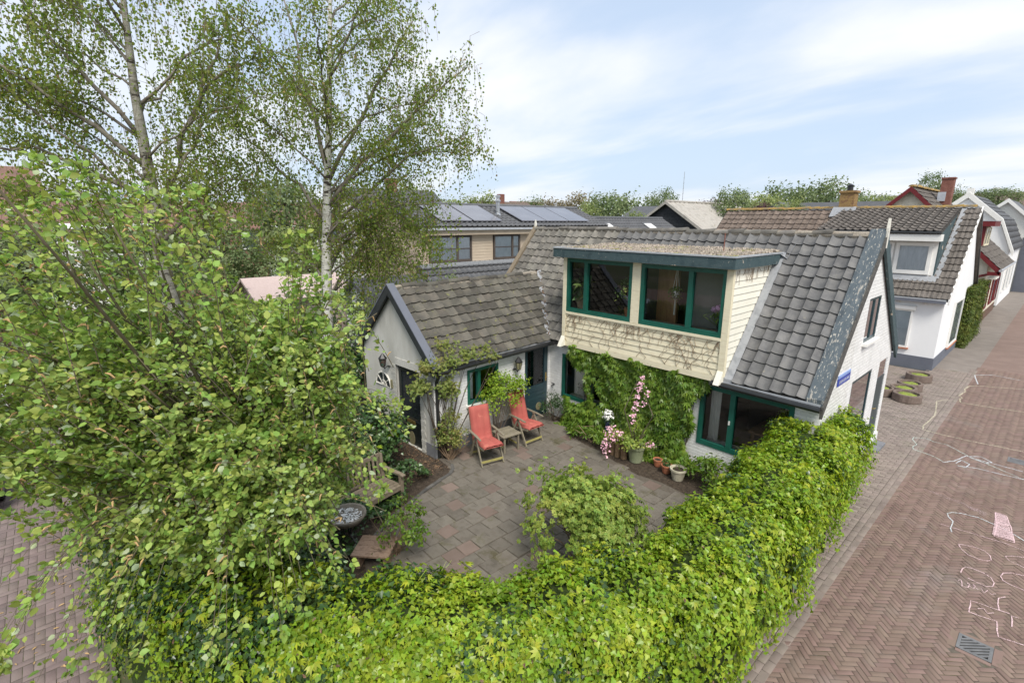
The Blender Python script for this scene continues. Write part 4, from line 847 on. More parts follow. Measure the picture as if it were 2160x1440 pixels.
def tile_mass(parent, me, O, U, Vd, nu, nv, pu, pv, mat, ok=None, name='tile_courses'):
    """tiles too small to pick apart: real tiles joined into one mesh"""
    O = Vector(O); U = Vector(U).normalized(); Vd = Vector(Vd).normalized(); Nn = U.cross(Vd)
    if Nn.z < 0: Nn = -Nn
    tv = np.array([v.co for v in me.vertices]); tf = [tuple(p.vertices) for p in me.polygons]; P = []
    for j in range(nv):
        for i in range(nu):
            p = O+U*(i*pu)+Vd*(j*pv)+Nn*.01
            if ok and not ok(p+U*pu*.5+Vd*pv*.5): continue
            P.append(p[:])
    P = np.array(P); n = len(P); return scatter(name, (tv, tf), P, tuple(np.tile(np.array(a[:]),(n,1)) for a in (U,Vd,Nn)), np.ones(n), mat, parent)
def fwin(parent, place, a0, a1, z0, z1, frame, posts=(), rails=(), back='net_curtain', f=.07, glass='glass_far', sill=None):
    """window on a closed body: frame, pane and a drawn curtain, all standing just proud of the wall"""
    w = window(parent, place, a0, a1, z0, z1, frame=frame, glass=glass, posts=posts, rails=rails, fw_=f, d0=-.07, d1=-.002, pane_d=-.045, sill=sill)
    mb = MB(); n = 16; V = []
    for i in range(n+1):
        a = a0+.03+(a1-a0-.06)*i/n; dd = -.018+.012*math.sin(i*1.7); V += [place(a,z0+.03,dd), place(a,z1-.03,dd)]
    mb.add(V, [(2*i,2*i+2,2*i+3,2*i+1) for i in range(n)]); mb.build('curtain', back, w, True); return w
roll2 = tile_mesh('roof_tile', .30, .345, 'tile_neigh', 'roll2', rise=.03); roll_b = tile_mesh('roof_tile', .30, .345, 'tile_brown', 'roll', rise=.045); roll_n = tile_mesh('roof_tile', .25, .32, 'tile_neigh', 'roll', rise=.045)

# --- white house next door
NB = thing('white_neighbour_house', 'clean white house with brown tiled roof and white dormer beyond the forecourt', 'house')
NX, NY0, NY1, NR, NZR, NZE = -.22, 13.62, 20.75, 17.2, 5.85, 2.62
gable_body(NB, 'render_clean', -4.6, NX, NY0, NY1, NZE-.02, NZR-.10, 'x', NR)
MB().box((-4.65,NY0-.02,-.05),(NX+.02,NY1+.02,.45)).build('plinth', 'plinth_blue', NB)
nsl = (NZR-NZE)/(NR-NY0+.15); znf = lambda y: NZE+(y-(NY0-.15))*nsl
nroof = plane_slab(NB, (-4.7,NY0-.15,NZE),(NX+.12,NY0-.15,NZE),(NX+.12,NR,NZR),(-4.7,NR,NZR), .08, 'deck')
plane_slab(NB, (-4.7,NR,NZR-.001),(NX+.12,NR,NZR-.001),(NX+.12,NY1+.15,NZE),(-4.7,NY1+.15,NZE), .08, 'tile_neigh', 'roof')
nl = math.hypot(NR-NY0+.15, NZR-NZE); nvd = (0, -(NR-NY0+.15)/nl, -(NZR-NZE)/nl)
DEY = 13.75; DEZ = 4.97; ND_Y = 14.25                 # dormer: eave line and front
def ok_n(p): return not (p.x < -.86 and 3.2 < p.z) and p.x > -4.7
lay_tiles(nroof, roll2, (NX+.13,NR,NZR), (-1,0,0), nvd, 16, 14, .30, nl/14, ok_n)
dsl = (NZR+.02-DEZ)/(NR-DEY); dl = math.hypot(NR-DEY, NZR-DEZ)
droof = plane_slab(NB, (-4.7,DEY,DEZ),(-.72,DEY,DEZ),(-.72,NR,NZR+.02),(-4.7,NR,NZR+.02), .07, 'deck', 'dormer_roof')
lay_tiles(droof, roll_n, (-.72,NR,NZR+.03), (-1,0,0), (0,-(NR-DEY)/dl,-(NZR+.02-DEZ)/dl), 16, 11, .25, dl/11)
MB().box((-4.68,ND_Y,3.15),(-.80,ND_Y+.4,DEZ-.02)).build('dormer_wall', 'white_frame', NB)
mb = MB(); mb.prism([(-.80,ND_Y,3.15),(-.80,ND_Y,DEZ+.05),(-.80,NR-.1,NZR-.06),(-.80,NR-1.0,znf(NR-1.0)-.02)], (.04,0,0)); mb.build('dormer_cheek', 'fascia_paint', NB)
plane_slab(NB, (-.76,ND_Y-.08,znf(ND_Y-.08)+.09),(-.60,ND_Y-.08,znf(ND_Y-.08)+.09),(-.55,NR-.05,NZR+.03),(-.70,NR-.05,NZR+.05), .02, 'lead', 'flashing')
plane_slab(NB, (-4.6,ND_Y-.22,znf(ND_Y-.22)+.085),(-.66,ND_Y-.22,znf(ND_Y-.22)+.085),(-.66,ND_Y+.0,znf(ND_Y)+.10),(-4.6,ND_Y,znf(ND_Y)+.10), .02, 'lead', 'flashing')
MB().box((-4.7,DEY-.04,DEZ-.32),(-.70,ND_Y+.01,DEZ-.08)).build('dormer_fascia', 'white_frame', NB); MB().tube([(-4.7,DEY-.06,DEZ-.02),(-.70,DEY-.06,DEZ-.02)], .05, 7).build('gutter', 'gutter_black', NB)
pNB = lambda a, z, d: (a, ND_Y+d, z); fwin(NB, pNB, -2.04, -.93, 3.42, 4.58, 'white_frame', f=.12); fwin(NB, pNB, -3.4, -2.10, 3.42, 4.58, 'white_frame', f=.08)
pNF = lambda a, z, d: (a, NY0+d, z); fwin(NB, pNF, -2.2, -1.05, .72, 2.16, 'white_frame', back='curtain_blue', f=.06, sill='terracotta'); MB().box((-2.3,NY0-.14,2.17),(-.98,NY0-.003,2.30)).build('blind_box', 'white_frame', NB)
pNG = lambda a, z, d: (NX-d, a, z); fwin(NB, pNG, 16.1, 18.2, .45, 2.3, 'white_frame', f=.06, sill='terracotta', back='net_curtain')
MB().box((-4.7,NY0-.30,NZE-.12),(NX+.05,NY0-.16,NZE-.02)).build('gutter', 'plinth_blue', NB); MB().box((-4.7,NY0-.305,NZE-.018),(NX+.05,NY0-.17,NZE+.012)).build('gutter_edge', 'zinc', NB)
for x in (-.75,-1.5): MB().box((x-.03,NY0-.08,NZE-.22),(x+.03,NY0-.003,NZE-.14)).build('gutter_hook', 'white_frame', NB)
for yy0, yy1, z0_, z1_ in ((NY0-.2,NR,NZE+.0,NZR+.06),(NR+.002,NY1+.2,NZR+.06,NZE)):
    mb = MB(); mb.prism([(NX+.10,yy0,z0_+.02),(NX+.10,yy1,z1_+.02),(NX+.10,yy1,z1_-.16),(NX+.10,yy0,z0_-.16)], (.04,0,0)); mb.build('barge_board', 'gutter_black' if yy0 > NR else 'white_frame', NB)
ridge_tiles(nroof, (-4.7,NR,NZR+.08), (NX+.16,NR,NZR+.06), ridge_mesh('ridge_tile', .4, .12, 'lichen_ridge'), .4, wob=.004)
CH = MB(); CH.box((-4.95,NR-.25,5.5),(-4.38,NR+.3,6.58)); CH.box((-5.0,NR-.3,6.58),(-4.33,NR+.35,6.68)); ch = CH.build('chimney', 'chimney_brick', NB); MB().lathe([(.12,0),(.12,.2),(.16,.22),(.02,.3)], (-4.66,NR,6.68), 10).build('chimney_pot', 'gutter_black', ch)
mb = MB(); mb.add([(-5.2,NR-.55,5.55),(-4.2,NR-.5,5.58),(-4.25,NR-.24,5.98),(-5.15,NR-.24,5.98)], [(0,1,2,3)]); mb.build('chimney_flashing', 'lead', ch)
# --- lower brown-roofed wing behind the cottage
BW = thing('brown_roofed_wing', 'long brown tiled roof rising behind the cottage ridge left of the lichened chimney', 'house')
gable_body(BW, 'render_clean', -10.0, -4.85, 13.8, 20.5, 2.8, 5.75, 'x', 17.2)
br = plane_slab(BW, (-10.2,13.6,2.75),(-4.72,13.6,2.75),(-4.72,17.2,5.84),(-10.2,17.2,5.84), .08, 'deck'); plane_slab(BW, (-10.2,17.2,5.839),(-4.72,17.2,5.839),(-4.72,20.8,2.75),(-10.2,20.8,2.75), .08, 'tile_brown')
bl = math.hypot(3.6, 3.09); lay_tiles(br, roll_b, (-4.72,17.2,5.85), (-1,0,0), (0,-3.6/bl,-3.09/bl), 18, 14, .30, bl/14)
ridge_tiles(br, (-10.2,17.2,5.92), (-4.75,17.2,5.92), ridge_mesh('ridge_tile', .4, .12, 'lichen_ridge'), .4, wob=.006)

# --- cream house with red trim further up the street
RH = thing('red_trimmed_house', 'cream house with dark red barge boards and small flat dormer up the street', 'house')
RX, RY0, RY1, RRX, RZR, REZ = -.22, 25.3, 33.5, -3.9, 7.15, 3.35
gable_body(RH, 'cream_wall', -7.6, RX, RY0, RY1, REZ-.05, RZR-.12, 'y', RRX)
MB().box((-7.62,RY0-.015,-.05),(RX+.02,RY1,.5)).build('plinth', 'brown_plinth', RH)
rr_ = plane_slab(RH, (RX+.5,RY0-.3,REZ-.35),(RX+.5,RY1,REZ-.35),(RRX,RY1,RZR),(RRX,RY0-.3,RZR), .09, 'deck'); rl2 = plane_slab(RH, (RRX,RY0-.3,RZR-.001),(RRX,RY1,RZR-.001),(-8.1,RY1,REZ-.3),(-8.1,RY0-.3,REZ-.3), .09, 'tile_neigh')
dx, dz = RX+.5-RRX, REZ-.35-RZR; l_ = math.hypot(dx, dz); flat = tile_mesh('roof_tile', .33, .38, 'tile_neigh', 'roll2', rise=.02)
lay_tiles(rr_, flat, (RRX,RY0-.3,RZR), (0,1,0), (dx/l_,0,dz/l_), 24, 16, .33, l_/16, lambda p: not (26.8 < p.y < 29.2 and 4.0 < p.z < 5.1))
for xa, za_, xb, zb_ in ((RRX,RZR+.02,RX+.55,REZ-.40),(RRX,RZR+.02,-8.15,REZ-.35)):
    mb = MB(); mb.prism([(xa,RY0-.36,za_+.02),(xb,RY0-.36,zb_+.02),(xb,RY0-.36,zb_-.24),(xa,RY0-.36,za_-.24)], (0,.06,0)); mb.build('barge_board', 'red_paint', RH)
MB().tube([(RX+.52,RY0-.4,REZ-.36),(RX+.52,RY1,REZ-.36)], .07, 7).build('gutter', 'zinc', RH); MB().box((RX+.05,RY0-.36,REZ-.62),(RX+.5,RY0-.28,REZ-.44)).build('eave_board', 'red_paint', RH)
MB().tube([(RX+.45,RY0-.2,REZ-.45),(RX-.35,RY0-.1,REZ-.75),(RX-.42,RY0-.1,REZ-1.0),(RX-.42,RY0-.1,.1)], .06, 7).build('drain_pipe', 'red_paint', RH)
ridge_tiles(rr_, (RRX,RY0-.3,RZR+.06), (RRX,RY1,RZR+.06), ridge_mesh('ridge_tile', .42, .15, 'lichen_ridge'), .42)
MB().box((-2.9,26.7,4.0),(-.75,29.0,5.12)).build('dormer_wall', 'fence_wood', RH); MB().box((-3.2,26.5,5.12),(-.4,29.2,5.38)).build('dormer_roof', 'red_paint', RH); MB().box((-3.2,26.49,5.383),(-.38,29.21,5.42)).build('zinc_edge', 'zinc', RH); MB().box((-.86,26.68,4.1),(-.72,26.84,5.12)).build('corner_post', 'red_paint', RH)
fwin(RH, lambda a, z, d: (-.75-d, a, z), 26.9, 28.9, 4.1, 5.08, 'cream_wood', posts=[27.9])
for y0 in (26.6, 29.4, 31.6): fwin(RH, lambda a, z, d: (RX-d, a, z), y0, y0+1.3, .75, 2.3, 'red_paint', f=.08)
MB().box((RX+.0,26.4,2.42),(RX+.32,28.1,2.50)).build('awning_box', 'pale_wall', RH)
CH = MB(); CH.box((-3.2,28.6,6.3),(-2.66,29.2,7.72)); CH.box((-3.24,28.56,7.72),(-2.62,29.24,7.80)); ch = CH.build('chimney', 'chimney_red', RH); MB().box((-3.26,28.54,6.5),(-2.9,28.596,7.0)).build('chimney_flashing', 'zinc', ch)
# --- white mansard house and pale gable beyond, closing roof
MH = thing('mansard_house', 'white house with steep grey bent roof, third along the street', 'house')
b = MB(); prof = [(-6.0,0),(-.22,0),(-.22,3.7),(-.95,5.4),(-2.7,7.0),(-4.4,5.4),(-6.0,3.7)]; b.prism([(x,35.6,z) for x, z in prof], (0,9.5,0)); b.build('wall', 'render_clean', MH)
for (xa, za_), (xb, zb_) in (((-.05,3.55),(-.85,5.45)),((-.85,5.45),(-2.7,7.12)),((-2.7,7.12),(-4.55,5.45))):
    r_ = plane_slab(MH, (xa,35.9,za_),(xa,45.2,za_),(xb,45.2,zb_),(xb,35.9,zb_), .06, 'tile_dark'); l_ = math.hypot(xb-xa, zb_-za_)
    if xa > -2: tile_mass(MH, tile_mesh('t', .33, .40, 'tile_dark', 'roll2', rise=.02), (xb,35.9,zb_), (0,1,0), ((xa-xb)/l_,0,(za_-zb_)/l_), 28, max(3, int(l_/.38)), .33, l_/max(3, int(l_/.38)), 'tile_dark')
b = MB(); 
for (xa, za_), (xb, zb_) in (((0,3.5),(-.82,5.5)),((-.82,5.5),(-2.7,7.2)),((-2.7,7.2),(-4.6,5.5))): b.prism([(xa,35.45,za_+.06),(xb,35.45,zb_+.06),(xb,35.45,zb_-.3),(xa,35.45,za_-.3)], (0,.42,0))
b.build('barge_board', 'white_frame', MH); MB().box((-2.85,35.5,7.1),(-2.5,36.0,7.5)).build('finial_block', 'white_frame', MH)
for y0 in (36.4, 38.6, 41): fwin(MH, lambda a, z, d: (-.22-d, a, z), y0, y0+1.2, .8, 2.4, 'white_frame', back='curtain_blue')
PG = thing('pale_gabled_house', 'pale cream gabled house with dark roof at the far end of the street', 'house'); gable_body(PG, 'pale_wall', -4.4, 1.2, 46.2, 56, 4.4, 7.0, 'y', -1.5)
plane_slab(PG, (1.5,46.0,4.2),(1.5,56,4.2),(-1.5,56,7.1),(-1.5,46.0,7.1), .08, 'tile_dark'); plane_slab(PG, (-1.5,46.0,7.099),(-1.5,56,7.099),(-4.7,56,4.2),(-4.7,46.0,4.2), .08, 'tile_dark')
b = MB(); b.prism([(-1.5,45.9,7.15),(1.55,45.9,4.2),(1.55,45.9,3.9),(-1.5,45.9,6.85)], (0,.1,0)); b.prism([(-1.5,45.89,7.15),(-4.75,45.89,4.2),(-4.75,45.89,3.9),(-1.5,45.89,6.85)], (0,.1,0)); b.build('barge_board', 'white_frame', PG); MB().box((-.2,46.1,0),(1.22,46.19,4.2)).build('door_panel', 'plinth_blue', PG)
ER = thing('street_end_house', 'long brown roof closing the street at the horizon', 'house'); gable_body(ER, 'brick_house', -14, 12, 66, 76, 5, 8.5, 'x', 71); plane_slab(ER, (-14.3,65.6,4.8),(12.3,65.6,4.8),(12.3,71,8.6),(-14.3,71,8.6), .1, 'tile_brown'); plane_slab(ER, (-14.3,71,8.599),(12.3,71,8.599),(12.3,76.4,4.8),(-14.3,76.4,4.8), .1, 'tile_brown'); MB().box((-3.6,67.4,6.6),(-2.2,67.5,7.4)).build('roof_window', 'car_glass', ER); MB().box((-4.8,70.6,8),(-4.2,71.3,9.2)).build('chimney', 'render_clean', ER)
# --- beige boarded house with solar panels
BG = thing('beige_boarded_house', 'beige boarded house with solar panels on its dark tiled roof', 'house')
BX = -16.65; MB().box((-22,1.9,0),(BX+1.0,14.9,2.3)).build('wall', 'render_clean', BG); MB().box((-21.5,1.95,2.31),(BX-.03,14.85,4.9)).build('wall', 'beige_board', BG)
bdk = tile_mesh('t', .30, .36, 'tile_dark', 'roll', rise=.05)
def dark_roof(T, x0, z0, x1, z1, ya, yb, th=.08):
    r_ = plane_slab(T, (x1,ya,z1),(x1,yb,z1),(x0,yb,z0),(x0,ya,z0), th, 'deck'); l_ = math.hypot(x1-x0, z1-z0); nv = max(2, int(l_/.34))
    tile_mass(T, bdk, (x0,ya,z0), (0,1,0), ((x1-x0)/l_,0,(z1-z0)/l_), int((yb-ya)/.30), nv, .30, l_/nv, 'tile_dark'); return r_
dark_roof(BG, -18.85, 6.02, BX+.35, 5.05, 1.8, 15.0); dark_roof(BG, BX+.15, 3.42, BX+1.75, 2.25, 1.8, 15.0); plane_slab(BG, (-18.85,1.8,6.0),(-18.85,15,6.0),(-22.4,15,3.6),(-22.4,1.8,3.6), .08, 'tile_dark'); gable_body(BG, 'beige_board', -22, BX-.05, 1.96, 14.8, 4.0, 5.9, 'y', -18.85, 'gable', ze2=4.9, z0=3.5)
MB().tube([(-18.85,1.8,6.08),(-18.85,15,6.08)], .11, 8).build('ridge_cap', 'tile_dark', BG)
for k in range(9): MB().box((BX,5.0,3.45+k*.135),(BX+.025,6.28,3.45+k*.135+.125)).build('board', 'beige_board', BG)
MB().box((BX-.01,1.9,4.68),(BX+.28,14.95,4.96)).build('fascia', 'beige_board', BG); MB().box((BX+.285,1.85,4.90),(BX+.40,15,5.0)).build('gutter', 'zinc', BG); MB().box((BX+.0,1.9,3.30),(BX+.42,14.9,3.44)).build('lead_apron', 'lead', BG)
pB = lambda a, z, d: (BX-d, a, z)
for a0, a1, bk in ((2.6,4.98,'net_curtain'),(6.33,8.1,'curtain_blue'),(9.0,11.2,'net_curtain')): fwin(BG, pB, a0, a1, 3.46, 4.66, 'brown_frame', posts=[(a0+a1)/2+.35], rails=[4.05], back=bk, f=.09)
sl2 = (6.02-5.05)/(BX+.35+18.85)
def zsl(x): return 6.02-(x+18.85)*sl2
for y0 in (3.3, 5.15, 8.25, 10.05, 11.85):
    xa, xb = -18.55, -16.62; mb = MB(); A_ = [(xa,y0,zsl(xa)+.17),(xb,y0,zsl(xb)+.17),(xb,y0+1.74,zsl(xb)+.17),(xa,y0+1.74,zsl(xa)+.17)]; mb.prism(A_[::-1], (0,0,-.04)); mb.build('solar_panel', 'solar', BG)
fl = MB(); fl.lathe([(.16,0),(.14,.18),(.10,.2),(.10,.75),(.15,.77),(.15,.85),(.09,.87),(.09,.98),(.13,1.0),(.13,1.08),(0,1.1)], (-17.7,7.55,5.5), 12); fl.build('flue_pipe', 'steel', BG)
# --- low roof with roof lights, black barn
SK = thing('low_skylight_house', 'low dark tiled roof with two roof lights left of the black barn', 'house'); MB().box((-21,15.2,0),(-15,24.2,3.6)).build('wall', 'render_clean', SK); dark_roof(SK, -18.4, 5.48, -14.8, 3.4, 15.2, 24.2); plane_slab(SK, (-18.4,15.2,5.47),(-18.4,24.2,5.47),(-21.4,24.2,3.6),(-21.4,15.2,3.6), .08, 'tile_dark'); MB().tube([(-18.4,15.2,5.52),(-18.4,24.2,5.52)], .11, 8).build('ridge_cap', 'tile_dark', SK)
for y0 in (15.9, 20.6):
    mb = MB(); xa, xb = -17.75, -16.7; z_ = lambda x: 5.48-(x+18.4)*2.08/3.6; mb.prism([(xa,y0,z_(xa)+.13),(xb,y0,z_(xb)+.13),(xb,y0+1.1,z_(xb)+.13),(xa,y0+1.1,z_(xa)+.13)][::-1], (0,0,-.1)); w = mb.build('roof_light', 'tile_dark', SK)
    mb = MB(); mb.add([(xa+.12,y0+.12,z_(xa+.12)+.137),(xb-.12,y0+.12,z_(xb-.12)+.137),(xb-.12,y0+.98,z_(xb-.12)+.137),(xa+.12,y0+.98,z_(xa+.12)+.137)], [(0,1,2,3)]); mb.build('pane', 'white_frame', w)
BN = thing('black_barn', 'black boarded barn with pale corrugated roof behind the cottage', 'barn'); gable_body(BN, 'barn_board', -25.4, -17.6, 30, 47, 4.3, 6.85, 'y', -21.5)
for k in range(26):
    z = .2+k*.25; hw = min(3.9, (6.8-z)/(6.85-4.3)*3.9) if z > 4.3 else 3.9
    if hw > .2: MB().box((-21.5-hw+.05,29.965,z),(-21.5+hw-.05,29.998,z+.235)).build('board', 'barn_board', BN)
for sx_ in (1,-1):
    mb = MB(); nn = 90; V = []
    for i in range(nn+1):
        y = 29.7+17.6*i/nn; w = .035*math.sin(i*PI*.5*1.0+.2)*1.0
        for t in (0,1): V.append((-21.5+sx_*t*4.25, y, 6.98-t*2.8+w))
    mb.add(V, [(2*i,2*i+2,2*i+3,2*i+1) for i in range(nn)]); mb.build('roof', 'cement_roof', BN)
    mb = MB(); mb.prism([(-21.5,29.6,7.02),(-21.5+sx_*4.3,29.6,4.20),(-21.5+sx_*4.3,29.6,3.95),(-21.5,29.6,6.77)], (0,.1,0)); mb.build('barge_board', 'cement_roof', BN)
MB().tube([(-21.5,29.7,7.0),(-21.5,47.2,7.0)], .12, 7).build('ridge_cap', 'cement_roof', BN)
# --- far houses on the horizon
def far_house(name, label, cx, cy, w, l, ze, zr, axis, wall, tile, group=None, chim=False, win=0):
    T = thing(name, label, 'house', (0,0,0), 0, group); x0, x1, y0, y1 = (cx-w/2, cx+w/2, cy-l/2, cy+l/2); gable_body(T, wall, x0, x1, y0, y1, ze, zr-.1, axis, cx if axis == 'y' else cy)
    if axis == 'y':
        for s_ in (1,-1): plane_slab(T, (cx,y0-.3,zr),(cx,y1+.3,zr),(cx+s_*(w/2+.3),y1+.3,ze-.15),(cx+s_*(w/2+.3),y0-.3,ze-.15), .1, tile)
    else:
        for s_ in (1,-1): plane_slab(T, (x0-.3,cy,zr),(x1+.3,cy,zr),(x1+.3,cy+s_*(l/2+.3),ze-.15),(x0-.3,cy+s_*(l/2+.3),ze-.15), .1, tile)
    if chim: MB().box((cx-.35,cy-.35,zr-.6),(cx+.35,cy+.35,zr+.9)).build('chimney', 'chimney_red', T)
    for k in range(win):
        yy = y0+(k+.6)*l/(win+.2); fwin(T, lambda a, z, d: (x1-d, a, z), yy, yy+1.1, ze-1.5, ze-.25, 'white_frame', back='curtain_blue')
    return T
far_house('far_brown_house', 'distant brown roofed house above the solar panels', -47.5, 33.5, 8, 9, 5.0, 7.7, 'y', 'brick_house', 'tile_brown', chim=True)
far_house('far_red_house', 'distant house with red roof beyond the solar panels', -55.5, 46, 7, 7, 5.2, 8.2, 'y', 'brick_house', 'tile_red')
far_house('far_pale_house', 'distant house with pale grey roof left of the tan trees', -52.5, 49.5, 6, 6, 5.2, 8.2, 'y', 'pale_wall', 'lead')
far_house('far_grey_house', 'distant grey roofed brick house left of the black barn', -25.5, 35.5, 5.5, 7, 5.2, 6.8, 'x', 'brick_house', 'tile_dark')
far_house('far_slate_house', 'distant dark slate roof below the lime tree', -17.5, 46.5, 7, 6, 5.0, 7.2, 'y', 'pale_wall', 'tile_dark')
far_house('far_low_house', 'distant low dark roof left of the lichened chimney', -10.6, 40, 7, 6, 4.6, 6.95, 'x', 'pale_wall', 'tile_dark')
far_house('dark_hip_house', 'tall dark slate roof behind the right birch', -37.5, 12.5, 7, 8, 5.2, 7.9, 'y', 'render_clean', 'tile_dark', chim=True)
far_house('brick_corner_house', 'brown brick house with white window at the left edge', -27, -15.2, 7, 10.4, 4.75, 7.4, 'y', 'brick_house', 'tile_red', win=4)
for k, (cy, lb) in enumerate(((-7.0,'nearest red roofed terrace house seen behind the left birch'),(-1.2,'middle red roofed terrace house seen between the birches'),(4.6,'red roofed terrace house furthest right behind the birches'))):
    far_house('terrace_house', lb, -40.5, cy, 8, 5.6, 4.8, 6.5+.1*k, 'y', 'render_clean' if k != 1 else 'brick_house', 'tile_red', 'red roofed terrace', chim=(k == 1), win=2)
far_house('pink_shed', 'pale pink rendered shed behind the right birch trunk', -20.0, -2.3, 3, 3.4, 2.4, 3.0, 'y', 'pink_wall', 'pink_wall')
far_house('white_garden_house', 'small white garden house left of the annex gable', -16.2, .4, 2.6, 2.8, 2.3, 3.1, 'y', 'render_clean', 'tile_dark', win=1)
M_ = thing('radio_mast', 'thin radio mast on the far horizon', 'mast', (-76.8,129.3,0)); b = MB(); b.tube([(0,0,0),(0,0,19.3)], [.10,.06], 5)
for k in range(12): b.bar((-.22,0,1+k*1.5),(.22,0,1.3+k*1.5),.04,.04)
b.build('pole', 'lead', M_)
# --- fence, planters, gullies, parked cars
FN = thing('board_fence', 'brown upright board fence across the side street at left', 'fence', (-19.5,-14.6,0))
for k in range(30): MB().box((0,k*.16,0),(.025,k*.16+.145,1.75+.02*(k%3))).build('board', 'fence_wood', FN)
for z in (.4,1.4): MB().box((-.05,0,z),(-.002,4.8,z+.08)).build('rail', 'fence_wood', FN)
def planter(x, y, r, label, rz):
    T = thing('concrete_planter', label, 'planter', (x,y,0), rz, 'scalloped concrete planters'); b = MB(); wob = lambda a: .045*abs(math.sin(4*a))
    b.lathe([(r*.86,0),(r,.02),(r,.22),(r*.98,.25),(r*.8,.25),(r*.78,.16)], n=32, wob=wob); b.build('bowl', 'planter_concrete', T); b = MB(); b.ell((0,0,.16), (r*.72,r*.72,.09), 14, 6, .25); b.build('moss', 'moss_ball', T)
for x, y, r, lb in ((-.28,11.75,.36,'round concrete planter nearest the neighbour house corner'),(-.10,8.95,.36,'concrete planter with moss at the front of the cluster'),(-.32,9.62,.34,'concrete planter in the middle of the cluster'),(-.28,10.32,.33,'concrete planter at the back of the cluster'),(-.80,9.1,.33,'concrete planter half hidden behind the cottage corner')): planter(x, y, r, lb, rnd.random())
def gully(x, y, label):
    T = thing('street_gully', label, 'drain grate', (x,y,.0), 0, 'street gullies'); b = MB(); w, h = .17, .165
    for a in ((-w,-h,-w+.035,h),(w-.035,-h,w,h),(-w,-h,w,-h+.035),(-w,h-.035,w,h)): b.box((a[0],a[1],-.02),(a[2],a[3],.006 if abs(a[0]-a[2])>.1 else .0055))
    b.build('frame', 'grate_iron', T); MB().box((-w+.02,-h+.02,-.05),(w-.02,h-.02,-.0035)).build('shade_block', 'slot_shade', T)  # solid block under the bars, the darkness of the slots is its colour
    for k in range(7):
        t = -.19+k*.063; p0 = (max(-w+.03,t-.16), 0); b = MB(); pa = Vector((t-.13,-h+.03,.0)); pb = Vector((t+.13,h-.03,.0))
        if pa.x < -w+.03: f_ = (-w+.03-pa.x)/(pb.x-pa.x); pa = pa.lerp(pb, f_)
        if pb.x > w-.03: f_ = (w-.03-pa.x)/(pb.x-pa.x); pb = pa.lerp(pb, f_)
        b.bar(pa, pb, .026, .014); b.build('bar', 'grate_iron', T)
gully(2.56,-1.715,'grey slotted street gully in the foreground below the chalk drawings'); gully(2.52,5.91,'grey slotted street gully further up the street at right edge')
def car(loc, rz, label, paint):
    T = thing('parked_car', label, 'car', loc, rz, 'cars parked along the side street')
    side_ = [(-2.1,.32),(-2.12,.62),(-2.0,.86),(-1.75,.95),(-1.35,1.38),(-.9,1.46),(.35,1.45),(.75,1.36),(1.25,.98),(1.95,.82),(2.12,.62),(2.1,.32)]
    b = MB(); V = []; Fc = []
    for yy, in_ in ((-.84,.0),(-.78,.03),(.78,.03),(.84,.0)):
        for x, z in side_: V.append((x*(1-(.0 if abs(yy) < .8 else .012)), yy*(1-.14*max(0,(z-.9))/.5), z+(.03 if abs(yy) < .8 and z > 1.3 else 0)))
    n_ = len(side_)
    for r_ in range(3):
        for i in range(n_): Fc.append((r_*n_+i, r_*n_+(i+1)%n_, (r_+1)*n_+(i+1)%n_, (r_+1)*n_+i))
    Fc += [tuple(range(n_))[::-1], tuple(3*n_+i for i in range(n_))]; b.add(V, Fc); b.build('body', paint, T, False)
    for s_ in (-1,1):
        g_ = MB(); g_.add([(x,s_*(.855*(1-.14*max(0,(z-.9))/.5))+s_*.002,z) for x, z in ((-1.55,.98),(-1.22,1.34),(-.35,1.38),(-.35,.98))], [(0,1,2,3)]); g_.build('window', 'car_glass', T)
        g_ = MB(); g_.add([(x,s_*(.855*(1-.14*max(0,(z-.9))/.5))+s_*.002,z) for x, z in ((-.28,.98),(-.28,1.38),(.35,1.37),(.95,.98))], [(0,1,2,3)]); g_.build('window', 'car_glass', T)
        for x in (-1.3,1.3):
            w = MB(); w.tube([(x,s_*.66,.31),(x,s_*.86,.31)], .31, 18); o = w.build('wheel', 'rubber', T); w = MB(); w.tube([(x,s_*.862,.31),(x,s_*.868,.31)], .19, 12); w.build('rim', 'steel', o)
    for xa, za_, xb, zb_ in ((-1.78,.97,-1.38,1.36),(1.22,1.0,.80,1.35)):
        e = .012 if xb > 0 else -.012; g_ = MB(); g_.add([(xa+e,-.68,za_+.012),(xa+e,.68,za_+.012),(xb+e,.62,zb_+.02),(xb+e,-.62,zb_+.02)], [(0,1,2,3)]); g_.build('windscreen', 'car_glass', T)
    for yy in (-.62,.62): MB().box((2.06,yy-.16,.62),(2.13,yy+.16,.74)).build('headlight', 'white_frame', T)
car((-12.0,-12.05,0), 0, 'silver parked car at the left edge behind the hanging willow twigs', 'car_silver'); car((-18.0,-12.1,0), 0, 'white parked car behind the goat willow further along the side street', 'car_white')
